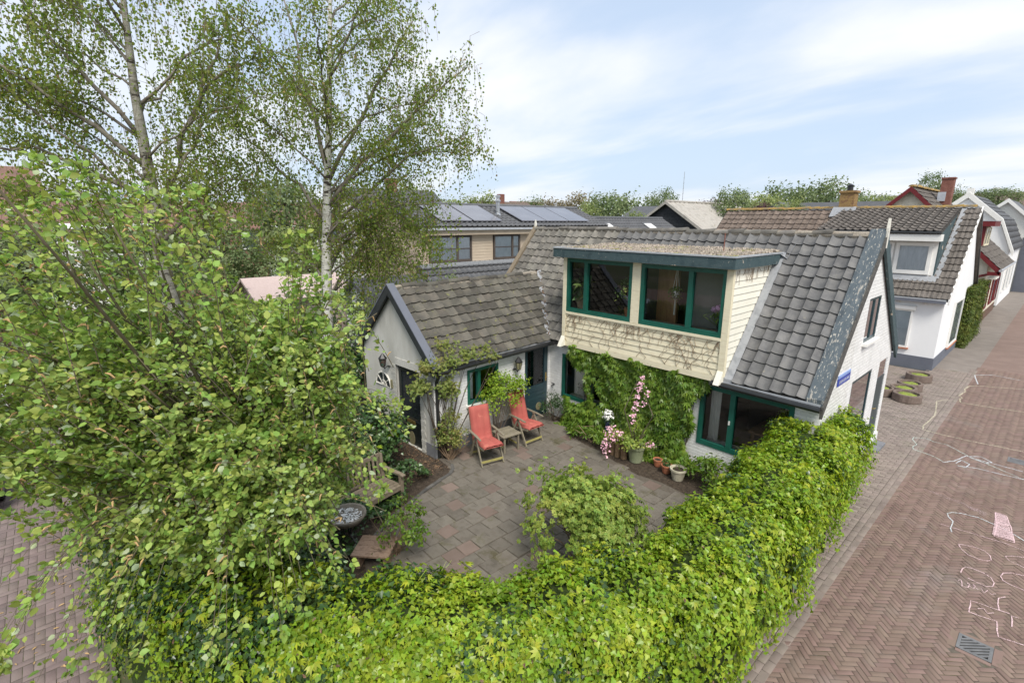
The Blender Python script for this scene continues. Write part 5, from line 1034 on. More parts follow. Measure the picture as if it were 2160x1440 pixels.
# ------------------------------------------------------------------ GARDEN FURNITURE
def recliner(loc, rz, label):
    T = thing('recliner_chair', label, 'chair', loc, rz, 'reclining patio chairs'); w = .27       # faces +x
    for s_ in (-1,1):
        y = s_*w
        MB().bar((.28,y,0),(-.06,y,.66),.03,.045,(1,0,0)).build('front_leg', 'teak_green', T)       # crossing legs
        MB().bar((-.34,y*1.0,0),(-.02,y*1.0,.64),.03,.045,(1,0,0)).build('rear_leg', 'teak_green', T)
        b = MB(); b.bar((-.34,y*1.08,.66),(.02,y*1.08,.655),.055,.024); b.bar((.02,y*1.08,.655),(.26,y*1.08,.635),.06,.024,taper=.75); b.build('armrest', 'teak_green', T)
        MB().bar((-.22,y*.9,.34),(-.46,y*.9,1.16),.022,.04,(1,0,0)).build('back_post', 'teak_green', T); MB().bar((-.24,y*.9,.36),(.30,y*.9,.42),.022,.045).build('seat_rail', 'teak_green', T)
    MB().bar((.25,-w,.1),(.25,w,.1),.02,.045).build('stretcher', 'teak_yellow', T); MB().bar((-.33,-w,.1),(-.33,w,.1),.02,.04).build('stretcher', 'teak_yellow', T)
    for k in range(6): MB().bar((-.2+k*.09,-w*.88,.385+k*.011),(-.2+k*.09,w*.88,.385+k*.011),.05,.016).build('slat', 'teak_green', T)
    # one long tufted cushion: seat and back
    path_ = [(.36,.455),(.30,.462),(.16,.452),(.02,.44),(-.12,.42),(-.19,.43),(-.245,.50),(-.28,.62),(-.325,.77),(-.37,.93),(-.41,1.07),(-.435,1.16),(-.44,1.185)]
    nu = 12; b = MB(); V = []; n_ = len(path_)
    for i, (x, z) in enumerate(path_):
        x0, z0 = path_[max(0,i-1)]; x1, z1 = path_[min(n_-1,i+1)]; tx, tz = x1-x0, z1-z0; l_ = math.hypot(tx, tz); nx, nz = tz/l_, -tx/l_
        if nz < 0 and nx < 0: nx, nz = -nx, -nz
        if i < 5: nx, nz = (abs(nx)*.2, abs(nz))
        else: nx, nz = abs(nx), abs(nz)
        for j in range(nu+1):
            t = j/nu; yy = (t-.5)*.50; edge_ = min(1., min(t,1-t)*7)**.5*min(1, min(i+.35, n_-1-i+.35))**.5
            dim = .55*(math.exp(-((t-.32)/.05)**2)+math.exp(-((t-.68)/.05)**2))*(1 if i in (2,4,7,9) else .45)
            h = .075*edge_*(1-dim)*(.82 if i in (5,) else 1); V.append((x+nx*h, yy, z+nz*h))
        
    for i in range(n_-1):
        for j in range(nu): b.f.append((i*(nu+1)+j, (i+1)*(nu+1)+j, (i+1)*(nu+1)+j+1, i*(nu+1)+j+1)); b.m.append(0)
    b.v = V; k0 = len(V)
    for x, z in path_: b.v += [(x,-.25,z-.003),(x,.25,z-.003)]
    for i in range(n_-1):
        b.f += [(k0+2*i, k0+2*i+1, k0+2*i+3, k0+2*i+2), (i*(nu+1), k0+2*i, k0+2*i+2, (i+1)*(nu+1)), (i*(nu+1)+nu, (i+1)*(nu+1)+nu, k0+2*i+3, k0+2*i+1)]; b.m += [0,0,0]
    b.build('cushion', 'coral', T, True)
recliner((-5.62,-3.12,.012), -.22, 'coral cushioned wooden recliner on the left, nearer the annex corner'); recliner((-5.78,-1.72,.012), -.02, 'coral cushioned wooden recliner on the right, by the green door')
T = thing('low_side_table', 'small weathered wooden table between the two recliners', 'table', (-5.78,-2.40,.012), -.1)
for k in range(4): MB().box((-.25+k*.127,-.26,.40),(-.25+k*.127+.12,.26,.425)).build('slat', 'teak_green', T)
for x in (-.2,.2):
    for y in (-.2,.2): MB().box((x-.02,y-.02,0),(x+.02,y+.02,.40)).build('leg', 'teak_green', T)
for y in (-.2,.2): MB().box((-.18,y-.012,.12),(.18,y+.012,.15)).build('stretcher', 'teak_yellow', T)
# bench (faces +x), right arm in view
T = thing('garden_bench', 'weathered slatted wooden bench half hidden under the willow', 'bench', (-5.58,-6.27,0), .20); L2 = .78; T.scale = (1,1,.84)
for y in (-L2, L2):
    MB().box((.30,y-.035,0),(.36,y+.035,.66)).build('leg', 'teak', T); MB().bar((-.18,y,0),(-.27,y,1.0),.06,.06,(1,0,0)).build('leg', 'teak', T)
    b = MB(); b.box((-.24,y-.04,.66),(.34,y+.04,.70)); b.bar((.34,y,.68),(.42,y,.66),.08,.04); b.build('armrest', 'teak', T); MB().box((-.2,y-.025,.34),(.3,y+.025,.40)).build('seat_rail', 'teak', T)
for k in range(6): MB().box((-.17+k*.092,-L2+.04,.405+.004*(k%2)),(-.17+k*.092+.078,L2-.04,.43+.004*(k%2))).build('slat', 'teak', T)
MB().box((.345,-L2+.04,.32),(.368,L2-.04,.40)).build('apron', 'teak', T); MB().bar((-.27,-L2+.03,.97),(-.27,L2-.03,.97),.035,.09).build('back_rail', 'teak', T); MB().bar((-.215,-L2+.03,.46),(-.215,L2-.03,.46),.03,.05).build('back_rail', 'teak', T)
for k in range(15): y = -L2+.1+k*.098; MB().bar((-.218,y,.48),(-.264,y,.94),.05,.014,(1,0,0)).build('back_slat', 'teak', T)
T = thing('bird_bath', 'round stone bowl with white pebbles on iron stand beside the bench', 'bird bath', (-4.72,-6.84,0)); b = MB(); b.lathe([(.10,.50),(.26,.54),(.32,.62),(.32,.65),(.28,.65),(.24,.60),(.0,.59)], n=22); b.build('bowl', 'stone_bowl', T)
b = MB()
for k in range(3):
    a = 2*PI*k/3+.4; c, s_ = math.cos(a), math.sin(a); b.tube([(.24*c,.24*s_,0),(.16*c,.16*s_,.15),(.05*c,.05*s_,.28),(.08*c,.08*s_,.42),(.2*c,.2*s_,.52)], .013, 6); b.tube([(.16*c+.05*math.cos(t),.16*s_,.30+.05*math.sin(t)) for t in np.linspace(0,5,9)], .009, 5)
b.build('stand', 'iron_black', T); n = 160; q = rng.uniform(0,2*PI,n); rr = .24*np.sqrt(rng.uniform(0,1,n)); scatter('pebbles', T_PETAL, np.stack([rr*np.cos(q), rr*np.sin(q), np.full(n,.605)],1), leaf_axes(np.tile([0,0,1.],(n,1)), jit=.3), rng.uniform(.03,.06,n), 'white_pebble', T)
T = thing('plank_table', 'low brown plank table at the patio edge below the bench', 'table', (-4.12,-6.66,0), .75)
for k in range(4): MB().box((-.30,-.26+k*.132,.25),(.30,-.26+k*.132+.126,.28)).build('plank', 'plank_brown', T)
for x in (-.22,.22): MB().box((x-.03,-.2,0),(x+.03,.2,.25)).build('leg', 'plank_brown', T)

# ------------------------------------------------------------------ POTS
def pot(name, loc, r0, r1, h, mat, label, group=None):
    T = thing(name, label, 'plant pot', loc, rnd.random(), group); b = MB(); b.lathe([(r0*.95,0),(r0,.01),(r1*.96,h*.82),(r1*1.07,h*.84),(r1*1.07,h),(r1*.9,h),(r1*.86,h*.9)], n=20); b.build('pot_body', mat, T)
    b = MB(); b.lathe([(r1*.86,h*.88),(r1*.6,h*.92),(0,h*.93)], n=14); b.build('potting_soil', 'soil', T); return T
def blob(n, c, r, hollow=.4):
    v = nrm(rng.normal(0,1,(n,3))); rad = (hollow+(1-hollow)*rng.uniform(0,1,n)**.6)[:,None]; return np.array(c)+v*rad*np.array(r), v
def clumps(n, c, r, k, cr, hollow=.55, flat=0.):
    """leaf points in clumps round an ellipsoid: uneven outline and gaps"""
    v = nrm(rng.normal(0,1,(k,3))); v[:,2] = np.where(v[:,2] < -.3, -v[:,2]*.6, v[:,2]); cc = v*(hollow+(1.05-hollow)*rng.uniform(0,1,k)**.5)[:,None]*np.array(r)
    w = rng.uniform(.5,1.4,k); i = rng.choice(k, n, p=w/w.sum()); P = cc[i]+rng.normal(0,1,(n,3))*cr*w[i][:,None]*np.array([1,1,.8]); return np.array(c)+P, nrm(P/np.array(r)+np.array([0,0,.5]))
def stems(parent, base, tops, r, mat='stem_dry', name='stems', n=5, bend=.15):
    b = MB()
    for t in tops:
        p = Vector(base)+Vector((rnd.gauss(0,.03),rnd.gauss(0,.03),0)); q = Vector(t); m = p.lerp(q,.5)+Vector((rnd.gauss(0,bend),rnd.gauss(0,bend),abs(rnd.gauss(0,bend)))); b.tube([p, p.lerp(m,.6), m, q.lerp(m,.4), q], [r,r*.9,r*.75,r*.5,r*.25], n)
    o = b.build(name, mat, parent); return o
T = pot('green_glazed_pot', (-3.34,-.62,.0), .14, .19, .40, 'pot_green', 'tall olive green pot holding the pink weigela')
P, nv = clumps(420, (0,0,.55), (.34,.34,.22), 14, .06); foliage('leaves', T_OVATE, P, nv, rng.uniform(.05,.08,len(P)), 'leaf_rose', T)
stems(T, (0,0,.36), [(-.05+.02*k,0,.6+.15*k) for k in range(3)]+[(-.06,.0,1.95),(.05,.05,1.7),(-.55,-.1,.55),(.35,0,.5)], .012, 'bark_twig')
PP = []
for z0, z1, x0, x1, n in ((.95,2.0,-.12,.02,120),(1.35,1.8,.12,.18,22)):
    t = rng.uniform(0,1,n); k = np.round(t*7)/7; PP.append(np.stack([x0+(x1-x0)*t+rng.normal(0,.035,n), rng.normal(-.02,.04,n), z0+(z1-z0)*(k*.7+t*.3)+rng.normal(0,.02,n)],1))
for c, r, n in (((-.5,-.15,.62),(.25,.2,.2),120),((-.62,-.3,.35),(.12,.12,.3),70),((.32,-.05,.5),(.14,.1,.08),30)): PP.append(blob(n,c,r,.1)[0])
P = np.concatenate(PP); foliage('blossom', T_PETAL, P, np.tile([.3,-.6,.6],(len(P),1)), rng.uniform(.03,.06,len(P)), 'petal_pink', T)
P, nv = clumps(300, (-.5,-.12,.52), (.3,.25,.25), 10, .06); foliage('leaves', T_OVATE, P, nv, rng.uniform(.04,.07,len(P)), 'leaf_fresh', T)
T = pot('cream_pot', (-2.26,-.66,0), .11, .165, .26, 'pot_cream', 'wide cream pot, largest of the two at the bed corner')
T = pot('terracotta_pot', (-2.58,-.58,0), .08, .115, .19, 'terracotta', 'small terracotta pot left of the cream pot', 'small terracotta pots'); P, nv = blob(60,(0,0,.22),(.1,.1,.08)); foliage('leaves', T_RND, P, nv, rng.uniform(.03,.05,60), 'leaf_ivy', T)
T = pot('terracotta_pot', (-2.88,-.45,0), .07, .10, .17, 'terracotta', 'terracotta pot tucked under the creeper beside the green pot', 'small terracotta pots')
T = pot('terracotta_pot', (-4.02,-.42,.28), .07, .10, .15, 'terracotta', 'terracotta pot standing on the upright logs', 'small terracotta pots')
T = thing('log_edging', 'row of upright logs edging the flower bed', 'logs', (-3.95,-.74,0))
for k in range(4): b = MB(); b.lathe([(.075,0),(.078,.15),(.07,.28+.02*k),(0,.285+.02*k)], (k*.15-.1,.02*(k%2),0), 10, lambda a: .05*math.sin(3*a)); b.build('log', 'log_bark', T)
T = thing('blue_vase', 'dark blue vase of white flowers in front of the creeper', 'vase', (-4.35,-.36,0)); b = MB(); b.lathe([(.08,0),(.07,.3),(.06,.5),(.075,.58),(.06,.58)], n=14); b.build('vase_body', 'vase_blue', T); P, nv = blob(60,(0,0,.75),(.16,.14,.12),.3); foliage('blossom', T_PETAL, P, nv, rng.uniform(.05,.08,60), 'petal_white', T); P, nv = blob(60,(0,0,.66),(.13,.13,.1)); foliage('leaves', T_OVATE, P, nv, rng.uniform(.05,.08,60), 'leaf_ivy', T)
# house plants behind the dormer and ground-floor glass
def house_plant(label, loc, potm, r, h, n, rad, ph, tpl=T_OVATE, size=(.07,.12), mat='leaf_indoor', stem=True):
    T = thing('house_plant', label, 'house plant', loc); b = MB(); b.lathe([(r*.75,0),(r,h*.85),(r*1.06,h),(r*.9,h),(r*.85,h*.9),(0,h*.9)], n=16); b.build('pot_body', potm, T)
    P, nv = clumps(n, (0,0,h+ph), rad, 12, .06); foliage('leaves', tpl, P, nv, rng.uniform(*size, n), mat, T)
    stems(T, (0,0,h*.9), [(rnd.gauss(0,rad[0]*.4),rnd.gauss(0,rad[1]*.4),h+ph*1.3) for _ in range(5)], .008, 'bark_twig'); return T
house_plant('potted palm in a wicker basket behind the narrow dormer pane', (-5.66,.08,3.135), 'basket', .15, .26, 60, (.16,.14,.25), .32, T_SLIM, (.2,.34))
house_plant('variegated shrub in terracotta pot behind the wide left dormer pane', (-4.22,.06,3.135), 'terracotta', .12, .22, 420, (.27,.2,.34), .38, T_OVATE, (.05,.08))
house_plant('dark little plant on the sill of the curtained ground floor window', (-5.55,.34,.69), 'terracotta', .07, .1, 160, (.18,.08,.16), .16, T_SLIM, (.06,.1), 'leaf_ivy')
T = thing('hanging_plant', 'trailing plant in white macrame hanger behind the right dormer window', 'hanging plant', (-3.08,.10,3.72)); b = MB()
for k in range(4): a = PI/2*k+.5; b.tube([(0,0,.68),(.07*math.cos(a),.07*math.sin(a),.14),(.06*math.cos(a),.06*math.sin(a),0),(0,0,-.07)], .006, 4)
b.tube([(0,0,-.07),(0,0,-.38)], [.012,.022], 6); b.build('hanger', 'rope', T); b = MB(); b.lathe([(.05,0),(.075,.14),(.07,.15),(0,.13)], n=12); b.build('pot_body', 'white_frame', T); P, nv = blob(170,(0,0,.10),(.17,.13,.16),.4); foliage('leaves', T_RND, P, nv, rng.uniform(.03,.055,170), 'leaf_creeper', T)
T = thing('peony_vase', 'vase of lilac peonies behind the rightmost dormer pane', 'vase', (-2.02,.06,3.135)); b = MB(); b.lathe([(.05,0),(.065,.1),(.045,.2),(.05,.22),(.04,.22)], n=12); b.build('vase_body', 'car_glass', T)
for c in ((-.14,0,.44),(.05,.02,.42),(-.03,-.03,.50)): P, nv = blob(40,c,(.055,.055,.05),.3); foliage('blossom', T_PETAL, P, nv, rng.uniform(.05,.08,40), 'petal_lilac', T)
stems(T, (0,0,.1), [(-.14,0,.42),(.05,.02,.4),(-.03,-.03,.47)], .007, 'leaf_creeper'); P, nv = blob(40,(-.02,0,.32),(.14,.08,.1)); foliage('leaves', T_SLIM, P, nv, rng.uniform(.08,.14,40), 'leaf_creeper', T)

# ------------------------------------------------------------------ CHALK ON THE STREET
def chalk(label, strokes, mat, w=.018, name='chalk_drawing'):
    T = thing(name, label, 'chalk drawing', (0,0,0), 0, 'chalk drawings on the street')
    mb = MB(); z = .007
    for st in strokes:
        pts = [Vector((x, y, 0)) for x, y in st]; fine = []
        for a, b_ in zip(pts[:-1], pts[1:]):
            k = max(1, int((b_-a).length/.08))
            for q in range(k): fine.append(a.lerp(b_, q/k)+Vector((rnd.gauss(0,.003),rnd.gauss(0,.003),0)))
        fine.append(pts[-1]); V = []
        for i, p in enumerate(fine):
            t = (fine[min(i+1,len(fine)-1)]-fine[max(i-1,0)]); t = t.normalized() if t.length > 1e-6 else Vector((1,0,0)); s_ = Vector((-t.y,t.x,0))*w*.46*rnd.uniform(.7,1.25); V += [(p.x+s_.x,p.y+s_.y,z),(p.x-s_.x,p.y-s_.y,z)]
        mb.add(V, [(2*i,2*i+1,2*i+3,2*i+2) for i in range(len(fine)-1)]); z += .0006
    mb.build('chalk_line', mat, T); return T
chalk('long white chalk outline curving across the street by the pink rectangle', [[(3.3,1.5),(2.82,1.89),(2.66,2.03),(2.47,2.13),(2.21,2.22),(1.98,2.17),(1.85,2.08),(1.8,1.97),(1.83,1.84),(1.91,1.72),(1.92,1.55),(1.92,1.42),(1.95,1.27)]], 'chalk_white', .022)
chalk('pink chalk rectangle filled with scribble', [[(2.4,2.69),(2.55,2.7),(2.65,2.18),(2.72,1.68),(2.47,1.67),(2.46,2.15),(2.4,2.69)]]+[[(2.41+.03*t+.0,2.66-t*.98),(2.55+.16*t,2.66-t*.96)] for t in np.linspace(0,1,34)], 'chalk_pink', .02)
chalk('thin pink chalk line below the white outline', [[(1.77,1.44),(2.08,1.47),(2.35,1.51),(2.61,1.54),(2.81,1.5),(3.2,1.45)]], 'chalk_pink', .012)
chalk('pointed pink chalk scribble left of the rectangle', [[(1.32,2.74),(1.49,2.75),(1.69,2.71),(1.88,2.67),(2.05,2.6),(2.21,2.54),(2.31,2.54),(2.27,2.4),(2.15,2.43),(2.01,2.56)]]+[[(1.4+.25*k,2.74-.05*k),(1.75+.2*k,2.62-.05*k)] for k in range(4)]+[[(2.02,2.56-.01*k),(2.28,2.50-.03*k)] for k in range(4)], 'chalk_faint', .022)
chalk('upper pink chalk leaf shape', [[(2.08,.91),(2.14,.77),(2.24,.67),(2.36,.65),(2.46,.69),(2.51,.78),(2.48,.91),(2.4,1.0),(2.29,1.01),(2.17,.96),(2.08,.91)]], 'chalk_pink', .013)
chalk('lower pink chalk oval above the scrawled word', [[(2.22,0),(2.22,.14),(2.25,.24),(2.33,.27),(2.46,.27),(2.55,.2),(2.6,.08),(2.59,-.04),(2.53,-.11),(2.42,-.1),(2.31,-.07)]], 'chalk_pink', .014)
chalk('scrawled pink chalk word under the oval', [[(2.22,-.26),(2.24,-.19),(2.27,-.27),(2.29,-.38),(2.34,-.34),(2.35,-.23),(2.32,-.21),(2.36,-.3),(2.41,-.31),(2.41,-.21),(2.38,-.19),(2.46,-.3),(2.48,-.21),(2.52,-.32),(2.55,-.2),(2.59,-.28),(2.64,-.21)]], 'chalk_pink', .013)
chalk('stepped pink chalk figure beside the foreground gully', [[(2.42,-.97),(2.42,-.8),(2.41,-.67),(2.52,-.64),(2.63,-.64),(2.81,-.59)],[(2.41,-.97),(2.52,-.96),(2.7,-.92),(2.73,-1.12),(2.75,-1.26),(2.82,-1.24),(3.3,-1.1)],[(2.7,-.61),(2.68,-.46),(2.68,-.31),(2.74,-.19)],[(2.85,-.9),(2.83,-.63),(2.9,-.61)],[(2.5,-.8),(2.56,-.74),(2.6,-.82),(2.66,-.74)]], 'chalk_pink', .015)
chalk('pink chalk loop at the right edge level with the oval', [[(3.2,.7),(2.89,.65),(2.75,.59),(2.67,.49),(2.65,.36),(2.68,.26),(2.76,.21),(3.2,.2)],[(3.2,1.4),(2.86,1.26),(2.72,1.16),(2.65,1.07),(2.71,.96),(3.1,.85)]], 'chalk_pink', .014)
chalk('yellow chalk outline furthest up the street', [[(3.5,13.4),(2.25,13.17),(1.62,12.78),(1.18,12.52),(.99,12.24),(.94,11.7),(.99,11.41),(.91,10.75),(1.01,10.59),(.98,10.31),(1.04,9.99),(1.58,10.08),(2.39,10.31),(3.4,10.5)]], 'chalk_yellow', .04)
chalk('cream chalk outline crossing from the pavement onto the street', [[(.91,10.05),(.66,9.87),(.54,9.58),(.58,9.24),(.66,8.6),(.71,8.12),(.69,7.44),(.65,6.9),(.69,6.54),(1.12,6.51),(1.57,6.54),(2.11,6.63),(2.58,6.7),(3.4,6.8)]], 'chalk_yellow', .035)
chalk('mint chalk outline nearest the house door', [[(2.9,4.7),(1.67,5.45),(1.46,5.66),(1.26,5.83),(1.03,5.8),(.88,5.91),(.63,5.74),(.65,5.56),(.78,5.29),(.74,5.05),(.78,4.89),(1.11,4.82),(1.37,4.62)]], 'chalk_mint', .026)
chalk('white chalk crossing with small loop beside the mint outline', [[(1.37,4.56),(1.53,4.82),(1.68,5.36),(1.92,5.58),(2.12,5.4),(2.03,5.22),(1.72,5.35),(2.65,5.31),(3.2,5.2)],[(1.58,4.72),(1.64,5.02),(1.8,4.89),(1.76,4.61),(1.61,4.6),(1.96,4.76),(2.31,4.79),(3.1,4.9)]], 'chalk_white', .024)
chalk('short white chalk stroke near the neighbour house', [[(1.16,12.77),(1.01,13.6),(.95,14.05),(1.39,14.55),(1.64,14.51),(2.09,14.41)]], 'chalk_white', .035)
# ------------------------------------------------------------------ PLANTS
RT = np.array([r2.x, r2.y, 0.]); RT /= np.linalg.norm(RT); FWD = np.array([fw.x, fw.y, 0.]); FWD /= np.linalg.norm(FWD); UP = np.array([0,0,1.])
def vec(a): return Vector(tuple(float(x) for x in a))
def bez(p, q, sag, k=6):
    """arched branch from p to q"""
    out_ = []
    for i in range(k+1):
        t = i/k; out_.append(p*(1-t)+q*t+UP*sag*4*t*(1-t))
    return out_
def birch(label, trunk, rad, boughs, leaf_n, group, dry=False, veil=(), bark='bark_birch'):
    T = thing('birch_tree', label, 'tree', (0,0,0), 0, group)
    b = MB(); b.tube(trunk, rad, 12); b.build('trunk', bark, T, True)
    lb = MB(); tw = MB(); LP = []; TR = [np.array(p) for p in trunk]
    for (p0, p1, r, sag, dens) in boughs:
        p0 = np.array(p0, float); p1 = np.array(p1, float); path_ = bez(p0, p1, sag, 7); path_ = [p+(rng.normal(0,.05,3) if 0 < i < 7 else 0) for i, p in enumerate(path_)]
        lb.tube([vec(p) for p in path_], [r*(1-.78*i/7) for i in range(8)], 7)
        L_ = np.linalg.norm(p1-p0); nodes = int(L_*6.6*dens)
        for q in range(nodes):
            t = rng.uniform(.18, 1.0)**.8; i = min(6, int(t*7)); f_ = t*7-i; base = path_[i]*(1-f_)+path_[i+1]*f_
            d_ = nrm((p1-p0)*.5/L_+rng.normal(0,.75,3)); ln = rng.uniform(.5,1.25)*(1.15-.35*t); e1 = base+d_*ln*.55+UP*.08; e2 = e1+(d_*.35+np.array([0,0,-1.]))*ln*rng.uniform(.35,.95)
            tw.tube([vec(base), vec(base*.5+e1*.5+UP*.05), vec(e1), vec(e2)], [.008,.006,.004,.002], 3, cap=False)
            m = int(leaf_n*rng.uniform(.6,1.3)); s_ = rng.uniform(.15,1,m); s1 = np.clip(s_/.5,0,1)[:,None]; s2 = np.clip((s_-.5)/.5,0,1)[:,None]
            LP.append(np.where(s_[:,None] < .5, base+(e1-base)*s1, e1+(e2-e1)*s2)+rng.normal(0,.10,(m,3)))
    for c, r, n_ in veil:                                       # hanging twigs filling the crown between the boughs
        for _ in range(n_):
            v = nrm(rng.normal(0,1,3))*rng.uniform(.15,1)**.5; p = np.array(c)+RT*v[0]*r[0]+FWD*v[1]*r[1]+UP*v[2]*r[2]
            if math.sin(p[0]*2.1+p[2]*1.7)+math.sin(p[1]*2.6-p[2]*2.2) < -.75: continue
            ln = rng.uniform(.35,1.0); e = p+np.array([rng.normal(0,.10),rng.normal(0,.10),-ln]); tw.tube([vec(p-UP*-.05+rng.normal(0,.12,3)), vec(p), vec(e)], [.005,.004,.002], 3, cap=False)
            m = int(ln*22); t = rng.uniform(0,1,m)[:,None]; LP.append(p+(e-p)*t+rng.normal(0,.05,(m,3)))
    lb.build('limbs', 'bark_limb', T, True); o = tw.build('twigs', 'bark_twig', T); o['kind'] = 'stuff'
    P = np.concatenate(LP); n = len(P); nv = rng.normal(0,1,(n,3)); nv[:,2] = abs(nv[:,2])*.6; k = rng.random(n) < (.05 if dry else .02)
    foliage('crown', T_RND, P[~k], nv[~k], rng.uniform(.042,.070,n)[~k], 'leaf_birch', T, droop=.8); foliage('dry_leaves', T_RND, P[k], nv[k], rng.uniform(.04,.065,n)[k], 'leaf_birch_dry', T, droop=.8); return n
def rand_boughs(trunk, n, zr, ln, lift, r, side=0., dens=1., seed=1, sag=.25):
    """boughs leaving a trunk polyline at heights zr"""
    g_ = np.random.default_rng(seed); out_ = []
    for i in range(n):
        z = zr[0]+(zr[1]-zr[0])*(i+.5*g_.random())/n
        for (a, b_) in zip(trunk[:-1], trunk[1:]):
            if a[2] <= z <= b_[2]: break
        t = (z-a[2])/max(.01, b_[2]-a[2]); p0 = np.array(a)*(1-t)+np.array(b_)*t; az = g_.uniform(0,2*PI); d_ = np.array([math.cos(az), math.sin(az), 0])+RT*side; d_ /= np.linalg.norm(d_)
        l_ = ln*g_.uniform(.7,1.2)*(1-.35*(z-zr[0])/(zr[1]-zr[0])); out_.append((p0, p0+d_*l_*math.cos(lift)+UP*l_*math.sin(lift)*g_.uniform(.5,1.3), r*g_.uniform(.7,1.1), sag, dens))
    return out_
tr1 = [(-10.6,-4.75,-.1),(-10.55,-4.62,2.0),(-10.53,-4.58,3.2),(-10.43,-4.36,6.05),(-10.38,-4.2,7.6),(-10.27,-3.98,10.4),(-10.2,-3.8,13.2)]
B1 = rand_boughs(tr1, 26, (3.3,12.5), 3.3, .62, .032, .45, 1.15, 3)
B1 += [((-10.45,-4.4,5.6),(-8.0,-1.7,8.9),.06,.2,1.3),((-10.45,-4.4,5.0),(-8.1,-1.7,7.4),.055,.35,1.3),((-10.4,-4.3,6.3),(-8.9,-2.6,9.9),.06,.1,1.2),((-10.4,-4.3,6.4),(-10.9,-4.9,10.6),.06,0,1.1),((-10.48,-4.45,4.6),(-8.7,-2.3,5.7),.05,.4,1.5),((-10.5,-4.5,3.9),(-9.6,-3.4,4.9),.045,.5,1.6),((-10.45,-4.4,5.3),(-12.1,-5.9,7.4),.05,.2,1.2),((-10.5,-4.5,3.6),(-11.8,-5.4,4.6),.04,.4,1.4),((-10.5,-4.5,3.2),(-10.0,-3.6,4.3),.04,.4,1.7),((-10.5,-4.5,4.2),(-9.1,-2.8,4.9),.04,.55,1.7),((-10.5,-4.5,4.6),(-8.6,-2.4,4.6),.03,.6,1.7),((-10.5,-4.5,3.4),(-9.7,-3.6,3.7),.03,.5,1.9),((-10.5,-4.5,3.9),(-9.0,-3.2,4.1),.03,.6,1.8),((-10.4,-4.3,6.0),(-8.2,-1.5,6.9),.035,.5,1.5)]
n1 = birch('slender birch with straight white trunk beside the annex roof', tr1, [.165,.15,.145,.10,.075,.045,.02], B1, 36, 'birch trees', True, [((-9.95,-3.55,8.2),(3.3,2.2,2.6),620),((-9.75,-3.35,5.3),(2.3,1.6,1.3),330),((-9.6,-3.4,4.0),(1.7,1.2,.9),190)])
tr2 = [(-10.75,-7.5,-.1),(-10.85,-7.85,2.4),(-10.89,-8.02,4.75),(-10.89,-7.98,5.94),(-10.89,-8.01,7.8),(-10.88,-7.95,9.6),(-10.85,-7.9,12.6)]
B2 = rand_boughs(tr2, 24, (4.2,12.2), 3.2, .6, .034, -.25, 1.15, 9)
B2 += [((-10.89,-7.98,4.95),(-10.66,-7.44,6.6),.085,.0,.5),((-10.66,-7.44,6.6),(-10.2,-6.3,9.4),.06,.0,1.4),((-10.5,-7.0,7.6),(-9.9,-5.9,8.7),.04,.2,1.4),((-10.89,-8.0,6.4),(-11.0,-10.6,8.4),.06,.15,1.4),((-10.89,-8.0,5.6),(-10.9,-10.4,6.6),.06,.3,1.4),((-10.9,-8.0,5.2),(-10.8,-10.3,5.4),.055,.5,1.3),((-10.9,-8.05,7.0),(-10.9,-9.9,9.6),.05,.1,1.3),((-10.8,-7.9,4.9),(-10.4,-6.2,6.2),.05,.35,1.5),((-10.8,-7.9,5.4),(-11.4,-6.4,7.8),.05,.2,1.3)]
n2 = birch('leaning birch with forked dark-marked trunk at upper left', tr2, [.17,.155,.14,.12,.08,.05,.02], B2, 38, 'birch trees', False, [((-10.85,-8.0,8.3),(3.8,2.2,2.4),700),((-10.85,-8.3,5.9),(3.2,1.8,1.0),300)], 'bark_mossy')
# ---- goat willow
WT = thing('goat_willow', 'big wind-blown goat willow with catkins filling the left foreground', 'tree'); WC = np.array([-3.75,-8.45,1.9])
b = MB(); limbs = []
for k in range(5):
    a = k*1.26+.5; p = Vector((-3.8+.10*math.cos(a),-8.5+.1*math.sin(a),-.1)); q = Vector((-3.75+.55*math.cos(a)-.1,-8.5+.55*math.sin(a),2.0)); b.tube([p, p.lerp(q,.5)+Vector((.05,0,.1)), q], [.085,.07,.05], 8)
b.build('trunk', 'bark_willow', WT, True)
ELL = [((-3.35,-9.15,3.68),(1.95,1.15,1.25),290,0),((-3.22,-8.12,3.5),(.88,.85,1.05),250,0),((-2.69,-8.87,2.65),(1.0,.65,.8),250,-.5),((-3.48,-10.0,3.75),(1.15,.9,.95),190,-.1),((-3.05,-9.55,5.22),(1.5,.8,.6),46,.25),((-3.16,-7.98,4.35),(.95,.8,.55),44,.2),((-3.75,-7.45,2.3),(.5,.6,.65),80,-.4),((-2.85,-8.1,2.1),(.5,.5,.45),46,-.5),((-3.5,-9.2,2.6),(1.5,1.0,.8),110,-.3)]
tw = MB(); LP = []; LD = []; CK = []
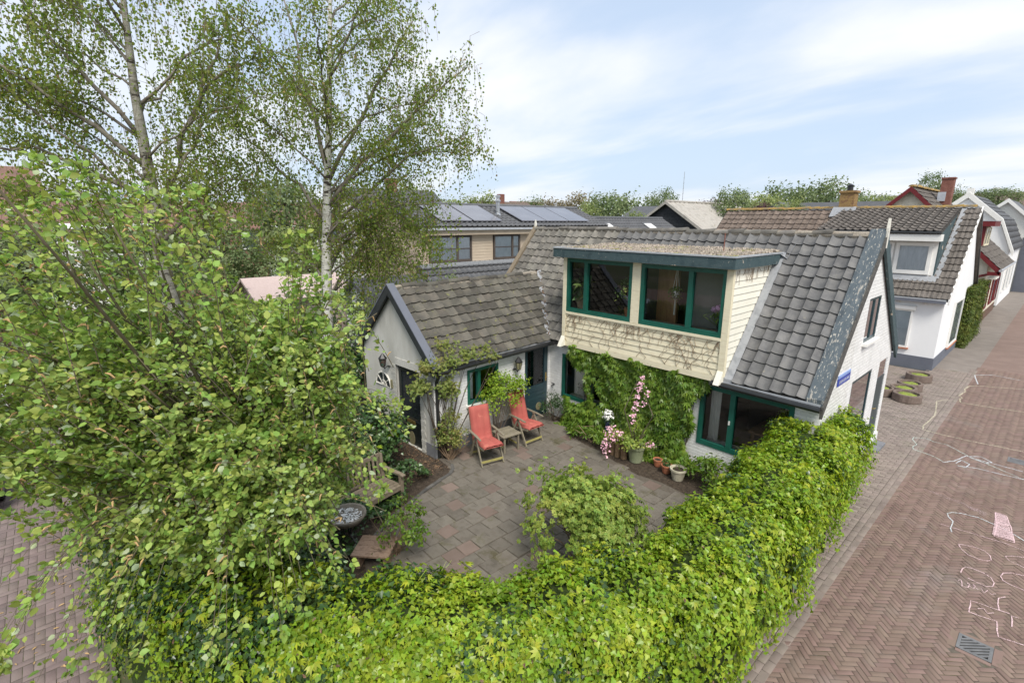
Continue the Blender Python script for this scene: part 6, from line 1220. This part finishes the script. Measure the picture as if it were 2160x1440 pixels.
def shoot(p0, p1, sag, m, r0=.0048):
    path_ = bez(p0, p1, sag, 5); tw.tube([vec(p) for p in path_], [r0*(1-.14*i) for i in range(6)], 4, cap=False); d_ = nrm(p1-p0)
    t = np.linspace(.18,1,m)+rng.normal(0,.012,m); t = np.clip(t,0,1); pts = p0*(1-t)[:,None]+p1*t[:,None]+UP*(sag*4*t*(1-t))[:,None]; sd_ = rng.normal(0,1,(m,3)); sd_ -= d_*(sd_@d_)[:,None]; LP.append(pts+nrm(sd_)*rng.uniform(.0,.06,(m,1))); LD.append(nrm(d_*.95+nrm(sd_)*.7+UP*-.2-RT*.25))
    k2 = 9; sd_ = rng.normal(0,1,(k2,3)); LP.append(p1+nrm(sd_)*rng.uniform(.0,.035,(k2,1))); LD.append(nrm(d_*.6+nrm(sd_)))
    for _ in range(rng.integers(0,5)):
        t = rng.uniform(.05,.6); CK.append((p0*(1-t)+p1*t+UP*sag*4*t*(1-t), nrm(rng.normal(0,1,3)+d_*.6-RT*.4)))
for c, r, n, hang in ELL:
    c = np.array(c); r = np.array(r)
    for _ in range(n):
        v = nrm(rng.normal(0,1,3)); v *= rng.uniform(.25,1.0)**.5; tgt = c+RT*v[0]*r[0]+FWD*v[1]*r[1]+UP*v[2]*r[2]
        d_ = nrm(nrm(tgt-WC)*.9+rng.normal(0,.35,3)+UP*(.25+hang)-RT*.35); ln = rng.uniform(.55,1.1); shoot(tgt-d_*ln, tgt, rng.uniform(.02,.10), int(ln*50))
for p0, p1, sag, m in (((-3.5,-8.7,3.4),(-2.9,-10.35,5.6),.15,26),((-3.4,-8.9,3.2),(-2.6,-10.9,5.1),.15,26),((-3.4,-8.8,3.0),(-2.7,-10.9,4.4),.2,28),((-3.2,-8.6,3.6),(-2.8,-9.7,5.75),.1,24),((-3.3,-8.3,3.5),(-2.9,-8.7,5.6),.1,22),((-3.0,-8.0,3.4),(-2.6,-7.9,5.2),.1,24),((-3.2,-9.4,2.6),(-2.2,-10.3,1.95),.2,22),((-3.2,-9.6,2.7),(-2.3,-10.55,2.15),.2,22),((-3.0,-9.2,2.6),(-1.9,-9.95,2.0),.2,20),((-2.7,-8.8,2.6),(-1.8,-9.15,1.75),.2,24),((-2.6,-8.5,2.6),(-1.75,-8.75,1.9),.2,24),((-2.7,-8.4,2.7),(-1.8,-8.3,2.1),.2,22),((-3.0,-8.0,2.9),(-2.2,-7.5,2.5),.15,24),((-3.2,-7.6,3.2),(-2.6,-6.95,3.0),.15,24)):
    for j in range(5): shoot(np.array(p0)+rng.normal(0,.08,3), np.array(p1)+rng.normal(0,.12,3), sag, int(m*1.5), .006)
b = MB()
for c, r, n, hang in ELL:
    for _ in range(7):
        q = np.array(c)+rng.normal(0,.35,3)*np.array(r)[[0,1,2]]; path_ = bez(WC+rng.normal(0,.12,3), q, .15, 5); b.tube([vec(p) for p in path_], [.028*(1-.15*i) for i in range(6)], 6)
b.build('limbs', 'bark_willow', WT, True); o = tw.build('twigs', 'bark_willow', WT); o['kind'] = 'stuff'
P = np.concatenate(LP); Y = np.concatenate(LD); n = len(P); Z = nrm(rng.normal(0,.85,(n,3))+UP*1.0+(np.array(CAM)-P)/5*.25); Y = nrm(Y-Z*np.sum(Y*Z,1,keepdims=True)); X = np.cross(Y,Z); S = .034+.050*rng.uniform(0,1,n)**1.5
bk = rng.random(n) < .09; keep = leaf_parts(T_WIL, P, (X,Y,Z), S, 'leaf_willow_one', WT, 260); m_ = keep&~bk
scatter('crown', T_WIL, P[m_], (X[m_],Y[m_],Z[m_]), S[m_], 'leaf_willow', WT); m_ = keep&bk; scatter('pale_leaves', T_WIL, P[m_], (X[m_],Y[m_],-Z[m_]), S[m_], 'leaf_willow_back', WT)
ck = MB()
for p, d_ in CK:
    ln = rng.uniform(.045,.085); e = p+d_*ln; ck.tube([vec(p), vec(p+d_*ln*.5+UP*.008), vec(e-UP*.012)], [.006,.0085,.004], 5)
o = ck.build('catkins', 'catkin', WT); o['kind'] = 'stuff'
n = 90; P = np.stack([rng.uniform(-7.5,-4.0,n), -10.05-abs(rng.normal(0,.55,n)), np.full(n,.008)],1); tag(scatter('fallen_catkins', T_SLIM, P, leaf_axes(np.tile([0,0,1.],(n,1)), jit=.1, droop=0), rng.uniform(.04,.08,n), 'catkin'), 'tan fallen catkins on the side street bricks', 'catkins', kind='stuff')
# ---- ivy hedge round the garden
HP = np.array([(-.16,1.15),(-.02,-.4),(.10,-2.0),(.22,-4.0),(.16,-5.2),(-.38,-6.4),(-1.1,-7.5),(-2.2,-8.55),(-3.5,-9.18),(-5.0,-9.3),(-7.0,-9.35),(-9.2,-9.4)]); HH = np.array([1.80,1.74,1.70,1.66,1.62,1.60,1.60,1.62,1.70,1.85,1.9,2.0])
seg = np.linalg.norm(np.diff(HP,axis=0),axis=1); cum = np.concatenate([[0],np.cumsum(seg)]); HL = cum[-1]
def hedge_at(s, th, off):
    """s along the hedge, th 0..pi from outer foot over the top to inner foot, off outward from the surface"""
    x = np.interp(s,cum,HP[:,0]); y = np.interp(s,cum,HP[:,1]); h = np.interp(s,cum,HH); x2 = np.interp(s+.15,cum,HP[:,0]); y2 = np.interp(s+.15,cum,HP[:,1]); x1 = np.interp(s-.15,cum,HP[:,0]); y1 = np.interp(s-.15,cum,HP[:,1])
    tx, ty = x2-x1, y2-y1; l_ = np.hypot(tx,ty)+1e-9; nx, ny = -ty/l_, tx/l_                   # outward = left of travel (towards the street)
    bump = .07*np.sin(s*3.1+2*th)+.05*np.sin(s*7.3-3*th+1)+.045*np.sin(s*12.1+5*th)+.03*np.sin(s*23+th*9); c, s_ = np.cos(th), np.sin(th)
    a = np.sign(c)*np.abs(c)**.55*(.69+bump+off); z = (h+bump*.8+off)*np.abs(s_)**.42; n3 = np.stack([nx*c, ny*c, s_],-1); return np.stack([x+nx*a, y+ny*a, z],-1), nrm(n3)
# outward side check: the street lies at larger x for the first leg
_p, _ = hedge_at(np.array([2.0]), np.array([.3]), np.array([0.])); FL = 1 if _p[0,0] > .13 else -1
HD = thing('ivy_hedge', 'thick lime green ivy hedge curving round the garden corner', 'hedge')
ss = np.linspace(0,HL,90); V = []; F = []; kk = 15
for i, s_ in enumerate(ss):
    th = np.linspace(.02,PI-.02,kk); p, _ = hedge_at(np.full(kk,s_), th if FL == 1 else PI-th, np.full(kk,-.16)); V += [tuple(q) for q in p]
F = [(i*kk+j,(i+1)*kk+j,(i+1)*kk+j+1,i*kk+j+1) for i in range(89) for j in range(kk-1)]; mb = MB(); mb.add(V,F); mb.build('shaded_core', 'core_shade', HD)  # inner body, coloured dark so the gaps between leaves look shaded
def hedge_leaves(n, s0, s1, t0, t1, offs):
    s_ = rng.uniform(s0,s1,n); th = rng.uniform(t0,t1,n); off = rng.normal(offs[0],offs[1],n); return (*hedge_at(s_, th if FL == 1 else PI-th, off), s_, th)
sL = cum[7]
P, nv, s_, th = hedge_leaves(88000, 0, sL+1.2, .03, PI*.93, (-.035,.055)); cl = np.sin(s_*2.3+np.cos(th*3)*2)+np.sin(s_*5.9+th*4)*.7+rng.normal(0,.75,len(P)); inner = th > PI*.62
dark_bias = np.where(s_ > cum[5], (s_-cum[5])*.30, 0)+np.where(inner,.45,0)-1.15; dk = cl*.55+rng.normal(0,.3,len(P)) < dark_bias  # older dark ivy is likelier on the inner side and left end
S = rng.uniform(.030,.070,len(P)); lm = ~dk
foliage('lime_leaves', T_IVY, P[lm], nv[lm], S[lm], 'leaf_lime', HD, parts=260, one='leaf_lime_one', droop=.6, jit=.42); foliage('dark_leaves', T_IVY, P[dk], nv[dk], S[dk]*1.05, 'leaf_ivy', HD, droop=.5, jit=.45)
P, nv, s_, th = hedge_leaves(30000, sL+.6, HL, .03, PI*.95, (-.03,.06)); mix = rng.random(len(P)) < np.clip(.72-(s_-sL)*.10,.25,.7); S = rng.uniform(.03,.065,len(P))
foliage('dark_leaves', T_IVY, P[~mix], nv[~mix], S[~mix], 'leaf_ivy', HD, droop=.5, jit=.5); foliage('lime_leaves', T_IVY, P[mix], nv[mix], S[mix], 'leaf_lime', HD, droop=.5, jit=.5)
P, nv, s_, th = hedge_leaves(1300, 0, sL+1, PI*.20, PI*.72, (.05,.035)); g_ = np.sin(s_*4.1+th*5) > .1; P, nv = P[g_], nv[g_]; foliage('creeper_sprays', T_PALM, P, nv, rng.uniform(.055,.10,len(P)), 'leaf_gold', HD, droop=.9, jit=.4)
tb = MB()
for _ in range(240):
    p, nn = hedge_at(np.array([rng.uniform(0,sL+1)]), np.array([rng.uniform(PI*.15,PI*.8)]) if FL == 1 else PI-np.array([rng.uniform(PI*.15,PI*.8)]), np.array([0.])); p = p[0]; d_ = nrm(nn[0]*.7+rng.normal(0,.5,3)); tb.tube([vec(p), vec(p+d_*.09+UP*.02), vec(p+d_*.15+rng.normal(0,.03,3))], [.003,.0025,.0015], 3, cap=False)
P, nv, s_, th = hedge_leaves(900, 0, HL*.8, .1, PI*.85, (.0,.04)); foliage('dead_leaves', T_OVATE, P, nv, rng.uniform(.025,.05,len(P)), 'chips', HD)
o = tb.build('tendrils', 'leaf_gold', HD); o['kind'] = 'stuff'
# ---- Virginia creeper on the front wall
VC = thing('wall_creeper', 'dense green five-leaved creeper covering the white front wall', 'creeper'); n = 9000; x = rng.uniform(-6.2,-1.95,n); z = rng.uniform(.0,2.28,n)
top = 2.24+.05*np.sin(x*5)+.04*np.sin(x*11); right = -2.40+.22*np.clip((z-1.2)/.8,0,1)+.10*np.sin(z*7)+.25*np.clip(.6-z,0,1)
ok = (z < top)&(x < right)&(x > -5.82+.12*np.sin(z*6)-.35*np.clip(.8-z,0,1)); hole = (x < -4.78+.10*np.sin(z*8)+.05*np.sin(z*21))&(z > .72+.10*np.sin(x*7)-.10*(x > -5.3))&(z < 1.80+.12*np.sin(x*6)-.35*np.clip((x+5.5),0,.8)); hole2 = (x > -5.22)&(x < -5.05+.08*np.sin(z*9)); ok &= ~(hole&~(hole2&(rng.random(n) < .5)))
x, z = x[ok], z[ok]; n = len(x); th_ = .10+.12*np.sin(x*3.3+z*2)**2+.30*np.clip(.9-z,0,1)**1.5; y = -.03-th_*rng.uniform(.15,1,n)**.6; P = np.stack([x,y,z],1); nv = np.tile([.05,-1,.45],(n,1)); foliage('leaves', T_PALM, P, nv, rng.uniform(.10,.17,n), 'leaf_creeper', VC, parts=200, one='leaf_creeper_one', droop=.9, jit=.55)
b = MB()
for k in range(26):
    x0 = rng.uniform(-5.4,-2.5); p = np.array([x0,-.06,0.]); pts = [p]
    for q in range(6): p = p+np.array([rng.normal(0,.08),rng.normal(0,.01),.36]); pts.append(p)
    b.tube([vec(q) for q in pts], [.014,.012,.01,.008,.007,.006,.004], 5)
b.build('stems', 'bark_dark', VC)
DV = thing('bare_vine', 'bare brown vine tendrils creeping over the cream boards under the dormer windows', 'vine'); b = MB()
for k in range(150):
    x0 = DX0+.12+(DX1-DX0-.24)*rng.random(); cl_ = math.sin(x0*4.2)+math.sin(x0*9.1)*.6
    if rng.random() > .55+.3*cl_: continue
    up_ = rng.random() < .75; p = np.array([x0,DY-.033,3.0 if up_ else 2.3]); pts = [p]; d0_ = -1 if up_ else 1
    for q in range(rng.integers(3,9)):
        p = p+np.array([rng.normal(0,.06),0,d0_*rng.uniform(.04,.11)]); p[0] = min(max(p[0],DX0+.1),DX1-.1)
        if not 2.2 < p[2] < 3.03: break
        pts.append(p.copy())
    if len(pts) > 2: b.tube([vec(q) for q in pts], [.0055*(1-.6*i/len(pts)) for i in range(len(pts))], 3, cap=False)
for z in (2.43,2.56,2.70,2.83,2.96):
    for k in range(4): x0 = rng.uniform(DX0+.15,DX1-.9); b.tube([(x0+j*.12, DY-.034, z+rnd.gauss(0,.012)) for j in range(int(rng.integers(3,8)))], .003, 3, cap=False)
b.build('tendrils', 'stem_dry', DV)
b = MB()
for k in range(26):
    y = rng.uniform(DY+.1,1.4); zt = DZ-.02; b.tube([(DX1+.03,y,zt),(DX1+.03,y+rnd.gauss(0,.05),zt-rng.uniform(.08,.3))], .004, 3, cap=False)
b.build('tendrils', 'stem_dry', DV)
# ---- shrubs
def shrub(name, label, base, c, r, n, k, cr, tpl, size, mat, stem_n=8, stemm='stem_dry', cat='shrub', droop=.3, hollow=.45, sr=.012, extra=None):
    T = thing(name, label, cat, base); c = np.array(c)-np.array(base); P, nv = clumps(n, c, r, k, cr, hollow); P[:,2] = np.maximum(P[:,2], .03); foliage('leaves', tpl, P, nv, rng.uniform(*size, n), mat, T, droop=droop)
    tops = [P[i] for i in rng.choice(n, stem_n)]; stems(T, (0,0,0), tops, sr, stemm)
    if extra:
        tpl2, n2_, size2, mat2, nm = extra; i = rng.choice(n, n2_); foliage(nm, tpl2, P[i]+nv[i]*.05, nv[i], rng.uniform(*size2, n2_), mat2, T)
    return T
shrub('rose_bush', 'bright green rose bush standing in the middle foreground of the patio', (-1.72,-4.35,0), (-1.80,-4.34,.92), (1.0,.78,.76), 4300, 100, .085, T_SPRIG, (.07,.11), 'leaf_rose', 26, sr=.010, hollow=.12)
shrub('twiggy_shrub', 'sparse twiggy shrub with small leaves beside the plank table', (-4.05,-6.35,0), (-4.0,-6.25,.52), (.50,.45,.40), 620, 26, .055, T_OVATE, (.05,.08), 'leaf_creeper', 34, sr=.006)
shrub('forsythia', 'upright fresh green bush behind the low table between recliners', (-6.30,-2.28,0), (-6.22,-2.1,1.12), (.40,.64,.70), 2500, 80, .07, T_OVATE, (.045,.075), 'leaf_fresh', 26, 'bark_twig', droop=-.2, sr=.008)
shrub('nandina', 'low bush with yellow and reddish leaves at the annex corner', (-6.22,-3.72,0), (-6.22,-3.70,.44), (.30,.34,.40), 1150, 34, .06, T_OVATE, (.035,.06), 'leaf_rose_old', 18, extra=(T_RND, 90, (.03,.05), 'leaf_birch_dry', 'red_leaves'))
shrub('ivy_mound', 'rounded ivy covered mound between bench and black door', (-7.15,-5.25,0), (-7.05,-5.25,.68), (.80,.66,.74), 3600, 50, .09, T_IVY, (.06,.095), 'leaf_ivy', 6, 'bark_dark', hollow=.75, extra=(T_PALM, 60, (.09,.14), 'leaf_lime', 'fresh_tips'))
shrub('mock_orange', 'white flowering shrub left of the ivy mound', (-8.3,-5.9,0), (-8.3,-5.85,.95), (.8,.8,.75), 1700, 40, .11, T_OVATE, (.07,.11), 'leaf_creeper', 18, 'bark_twig', extra=(T_PETAL, 130, (.06,.10), 'petal_white', 'blossom'))
shrub('dark_laurel', 'dark evergreen bush against the left wall of the annex', (-10.35,-4.3,0), (-10.3,-4.4,1.05), (.75,.95,1.05), 2600, 50, .12, T_OVATE, (.08,.12), 'leaf_ivy', 8, 'bark_dark', hollow=.6)
shrub('bed_shrub', 'leafy green plant at the foot of the big window', (-1.55,-.42,0), (-1.5,-.45,.32), (.75,.34,.34), 900, 30, .08, T_OVATE, (.06,.10), 'leaf_creeper', 6, hollow=.4)
shrub('box_shrub', 'dark small-leaved bush right of the green door', (-6.18,-.32,0), (-6.15,-.35,.42), (.34,.26,.42), 1300, 30, .06, T_OVATE, (.03,.05), 'leaf_ivy', 8, 'bark_twig')
shrub('low_fern', 'low green plants along the bed edge beside the logs', (-4.7,-.62,0), (-4.75,-.6,.16), (.75,.22,.2), 700, 24, .06, T_SLIM, (.07,.13), 'leaf_creeper', 4)
# climbing rose over the annex corner
CR = thing('climbing_rose', 'climbing rose trained over the annex corner and along its gutter', 'climbing rose', (-6.42,-3.78,0)); PP = []
for c, r, n in (((-.02,-.10,2.15),(.30,.45,.32),620),((.0,.75,2.28),(.22,.75,.17),480),((.0,.15,1.55),(.22,.42,.35),420),((-.25,-.40,1.65),(.32,.22,.42),300),((.02,.1,.85),(.18,.30,.45),160),((-.3,.2,2.55),(.3,.5,.14),160),((.02,1.5,2.12),(.12,.35,.2),90)): PP.append(clumps(n, c, r, 18, .07, .3)[0])
P = np.concatenate(PP); foliage('leaves', T_SPRIG, P, np.tile([.6,-.5,.5],(len(P),1)), rng.uniform(.05,.085,len(P)), 'leaf_rose_old', CR, droop=.5); stems(CR, (0,0,0), [P[i] for i in rng.choice(len(P), 30)], .012, 'bark_dark', bend=.1)
# ivy carpet under the willow and beside the bench
IC = []; n = 24000; x = rng.uniform(-9.5,-1.6,n); y = rng.uniform(-9.2,-4.5,n); lim = np.interp(y, [-9.2,-7.6,-6.75,-5.9,-5.2,-4.5], [-2.9,-3.35,-4.55,-5.1,-5.38,-5.75]); okk = (x < lim)&~((x > -7.6)&(y > -4.85)&(x < -6.05)); x, y = x[okk], y[okk]; z = .05+.26*(np.sin(x*2.7+y)+np.sin(y*3.9-x))**2*.5+.10*rng.uniform(0,1,len(x))+.25*np.clip((-7.4-y)/1.2,0,1)
P = np.stack([x,y,z],1); tag(scatter('ivy_carpet', T_IVY, P, leaf_axes(np.tile([.1,-.1,1.],(len(P),1)), jit=.4, droop=.2), rng.uniform(.05,.085,len(P)), 'leaf_ivy'), 'dark ivy ground cover under the willow and bench', 'ivy', kind='stuff')
# shrubbery masses beyond the annex and willow
SP = []; SN = []
for c, r, n in (((-12.5,-2.2,.9),(1.5,1.6,1.5),1500),((-13.5,-5.6,.9),(1.6,1.8,1.7),1700),((-12.2,-8.6,.8),(1.5,1.3,1.3),1300),((-15.5,-3.2,1.1),(1.6,2.4,1.9),1900),((-16.5,-7.5,1.0),(1.6,2.2,1.8),1700),((-9.0,-8.4,.6),(1.4,1.0,1.0),1100),((-19,-5.2,1.2),(1.5,2.6,2.1),1400),((-22,-9.0,1.0),(2.5,1.2,1.8),1000),((-14.0,1.2,1.2),(1.4,1.6,2.0),1300),((-21,-7.5,2.2),(1.8,2.6,2.6),2600),((-24,-2.5,2.0),(1.8,2.8,2.4),2400),((-20.5,-11.0,1.6),(1.6,1.3,2.2),1500),((-27,2.5,2.0),(1.6,2.2,2.3),1800)):
    P, nv = clumps(n, c, r, 34, .22, .6); SP.append(P); SN.append(nv)
P = np.concatenate(SP); nv = np.concatenate(SN); P[:,2] = np.maximum(P[:,2],.05); foliage_o = foliage('shrubbery', T_OVATE, P, nv, rng.uniform(.10,.17,len(P)), 'leaf_far', None); tag(foliage_o, 'mass of mixed green shrubs behind the birches', 'shrubbery', kind='stuff')
# clipped yew hedge up the street
YH = thing('yew_hedge', 'tall clipped yew hedge between white house and red-trimmed house', 'hedge'); MB().box((-.55,19.0,0),(.02,23.6,2.5)).build('shaded_core', 'core_shade', YH); n = 9000; f_ = rng.integers(0,3,n); x = rng.uniform(-.6,.1,n); y = rng.uniform(18.9,23.7,n); z = rng.uniform(.0,2.6,n); x = np.where(f_ == 0, .06+rng.normal(0,.04,n), x); y = np.where(f_ == 1, 18.92+rng.normal(0,.04,n), y); z = np.where(f_ == 2, 2.56+rng.normal(0,.05,n), z); nv = np.stack([(f_ == 0)*1.,(f_ == 1)*-1.,(f_ == 2)*1.+.2],1); foliage('leaves', T_SLIM, np.stack([x,y,z],1), nv, rng.uniform(.07,.13,n), 'leaf_yew', YH, droop=.5)  # core coloured dark for the shade inside the yew
# ---- distant trees
FT = {}
def far_tree(label, x, y, ztop, rad, mat, seed, tall=1., name='far_tree', trunk_h=None):
    key = (mat, seed)
    if key not in FT:
        st = np.random.default_rng(seed); k = 75; v = nrm(st.normal(0,1,(k,3))); cc = v*(.40+.58*st.uniform(0,1,k)**.5)[:,None]; n = 4200; w = st.uniform(.4,1.5,k); i = st.choice(k, n, p=w/w.sum()); P = cc[i]+st.normal(0,1,(n,3))*.13*w[i][:,None]; nv = nrm(P+np.array([0,0,.4])); ax = leaf_axes(nv, jit=.5); o = scatter('crown', T_RND, P, ax, st.uniform(.05,.10,n), mat); FT[key] = o.data; bpy.data.objects.remove(o)
    T = thing(name, label, 'tree', (x,y,0), 0, 'distant trees'); rz = rad*tall; c = obj('crown', FT[key], T, Matrix.Translation((0,0,ztop-rz))@Matrix.Rotation(seed*1.7+x,4,'Z')@Matrix.Diagonal((rad,rad,rz,1))); b = MB(); b.tube([(0,0,0),(rad*.03,0,max(.5,ztop-rz*1.7)),(0,rad*.04,ztop-rz*.6)], [rad*.09,rad*.07,rad*.03], 7); b.build('trunk', 'bark_dark', T); return T
for a in (('light green tree on the horizon right of the birch foliage',-44.33,27.79,8.53,2.6,'leaf_far_lime',1),('round pale tree just above the solar panel ridge',-42.52,21.87,7.9,2.4,'leaf_far_lime',2),('small green tree beyond the steel flue',-51.05,42.79,8.7,2.6,'leaf_far',1),('tan half-leafed tree in the middle of the horizon',-43.32,43.2,8.66,3.2,'leaf_far_tan',3),('smaller tan tree left of the half-leafed one',-46.8,42.76,8.4,2.6,'leaf_far_tan',1),('big rounded green tree at the centre of the horizon',-34.0,40.4,8.9,3.6,'leaf_far',2),('green tree just left of the big rounded one',-38.2,42.2,8.5,2.8,'leaf_far',3),('slim poplar left of the radio mast',-30.0,40.7,8.4,1.6,'leaf_far',1,1.5),('slim poplar nearest the radio mast',-27.6,39.9,8.5,1.5,'leaf_far',3,1.5),('bright lime tree behind the low skylight roof',-21.9,19.9,6.6,1.25,'leaf_far_lime',3,1.3),('bright lime bush left of the black barn',-20.9,24.6,6.2,1.3,'leaf_far_lime',1,1.2),('dark green tree standing clear right of the barn',-19.3,37.5,8.6,1.7,'leaf_far',2,1.25),('yellow-green tree left of the tree group',-20.0,45.9,8.5,2.5,'leaf_far_lime',2),('green tree at the left of the tree group behind the chimney',-21.8,55.9,9.7,3.2,'leaf_far',1),('broad green tree in the middle of the tree group',-18.5,52.9,9.6,3.4,'leaf_far',2),('bright green tree at the right of the tree group',-15.0,49.6,9.3,2.8,'leaf_far',3),('small yellow tree in front of the tree group',-12.6,32.7,7.1,1.3,'leaf_far_lime',1,1.1),('thin tree behind the red house chimney',-7.1,49.5,9.5,1.3,'leaf_far',3,1.3),('dark conifer right of the red chimney',-4.8,47.8,8.3,1.1,'leaf_far',1,1.8),('spreading pine above the street end roof',-3.3,60.0,8.8,2.0,'leaf_far',2,.6),('low round tree screening the terrace at far left',-22.5,-10.6,5.3,1.7,'leaf_far',1),('broad green tree screening the white terrace wall',-25.0,-7.2,5.7,2.1,'leaf_far',2),('green tree under the middle terrace roof',-26.5,-3.4,5.5,2.0,'leaf_far',3),('green tree just left of the right birch trunk',-25.0,.2,5.3,1.7,'leaf_far_lime',1),('dense round dark tree between the birches',-31.7,1.5,8.4,2.5,'leaf_far',2,1.1),('green crown behind the dark slate roof',-42.2,16.2,8.7,2.4,'leaf_far_lime',3),('purple leaved tree right of the barn ridge',-31.4,57.2,8.4,2.2,'leaf_far_purple',1),('purple leaved shrub tree below the tree group',-19.0,43.0,7.0,1.5,'leaf_far_purple',3),('distant green tree left of the red gable',-16.0,68.1,9.2,2.8,'leaf_far',1),('distant lime tree just left of the red gable',-12.6,58.6,8.6,2.4,'leaf_far_lime',2)): far_tree(*a)
n = 9000; az = rng.uniform(-.95,.95,n); R_ = rng.uniform(85,135,n); hz = 5.0+.7*np.sin(az*23)+.6*np.sin(az*57+1); x = CAM.x+R_*(np.cos(az)*FWD[0]+np.sin(az)*RT[0]); y = CAM.y+R_*(np.cos(az)*FWD[1]+np.sin(az)*RT[1]); z = hz*rng.uniform(.05,1,n)**.6; o = foliage('far_woodland', T_RND, np.stack([x,y,z],1), np.stack([-(x-CAM.x)/R_,-(y-CAM.y)/R_,np.full(n,.6)],1), rng.uniform(1.0,2.0,n), 'leaf_far', None); tag(o, 'band of distant woodland along the whole horizon', 'woodland', kind='stuff')
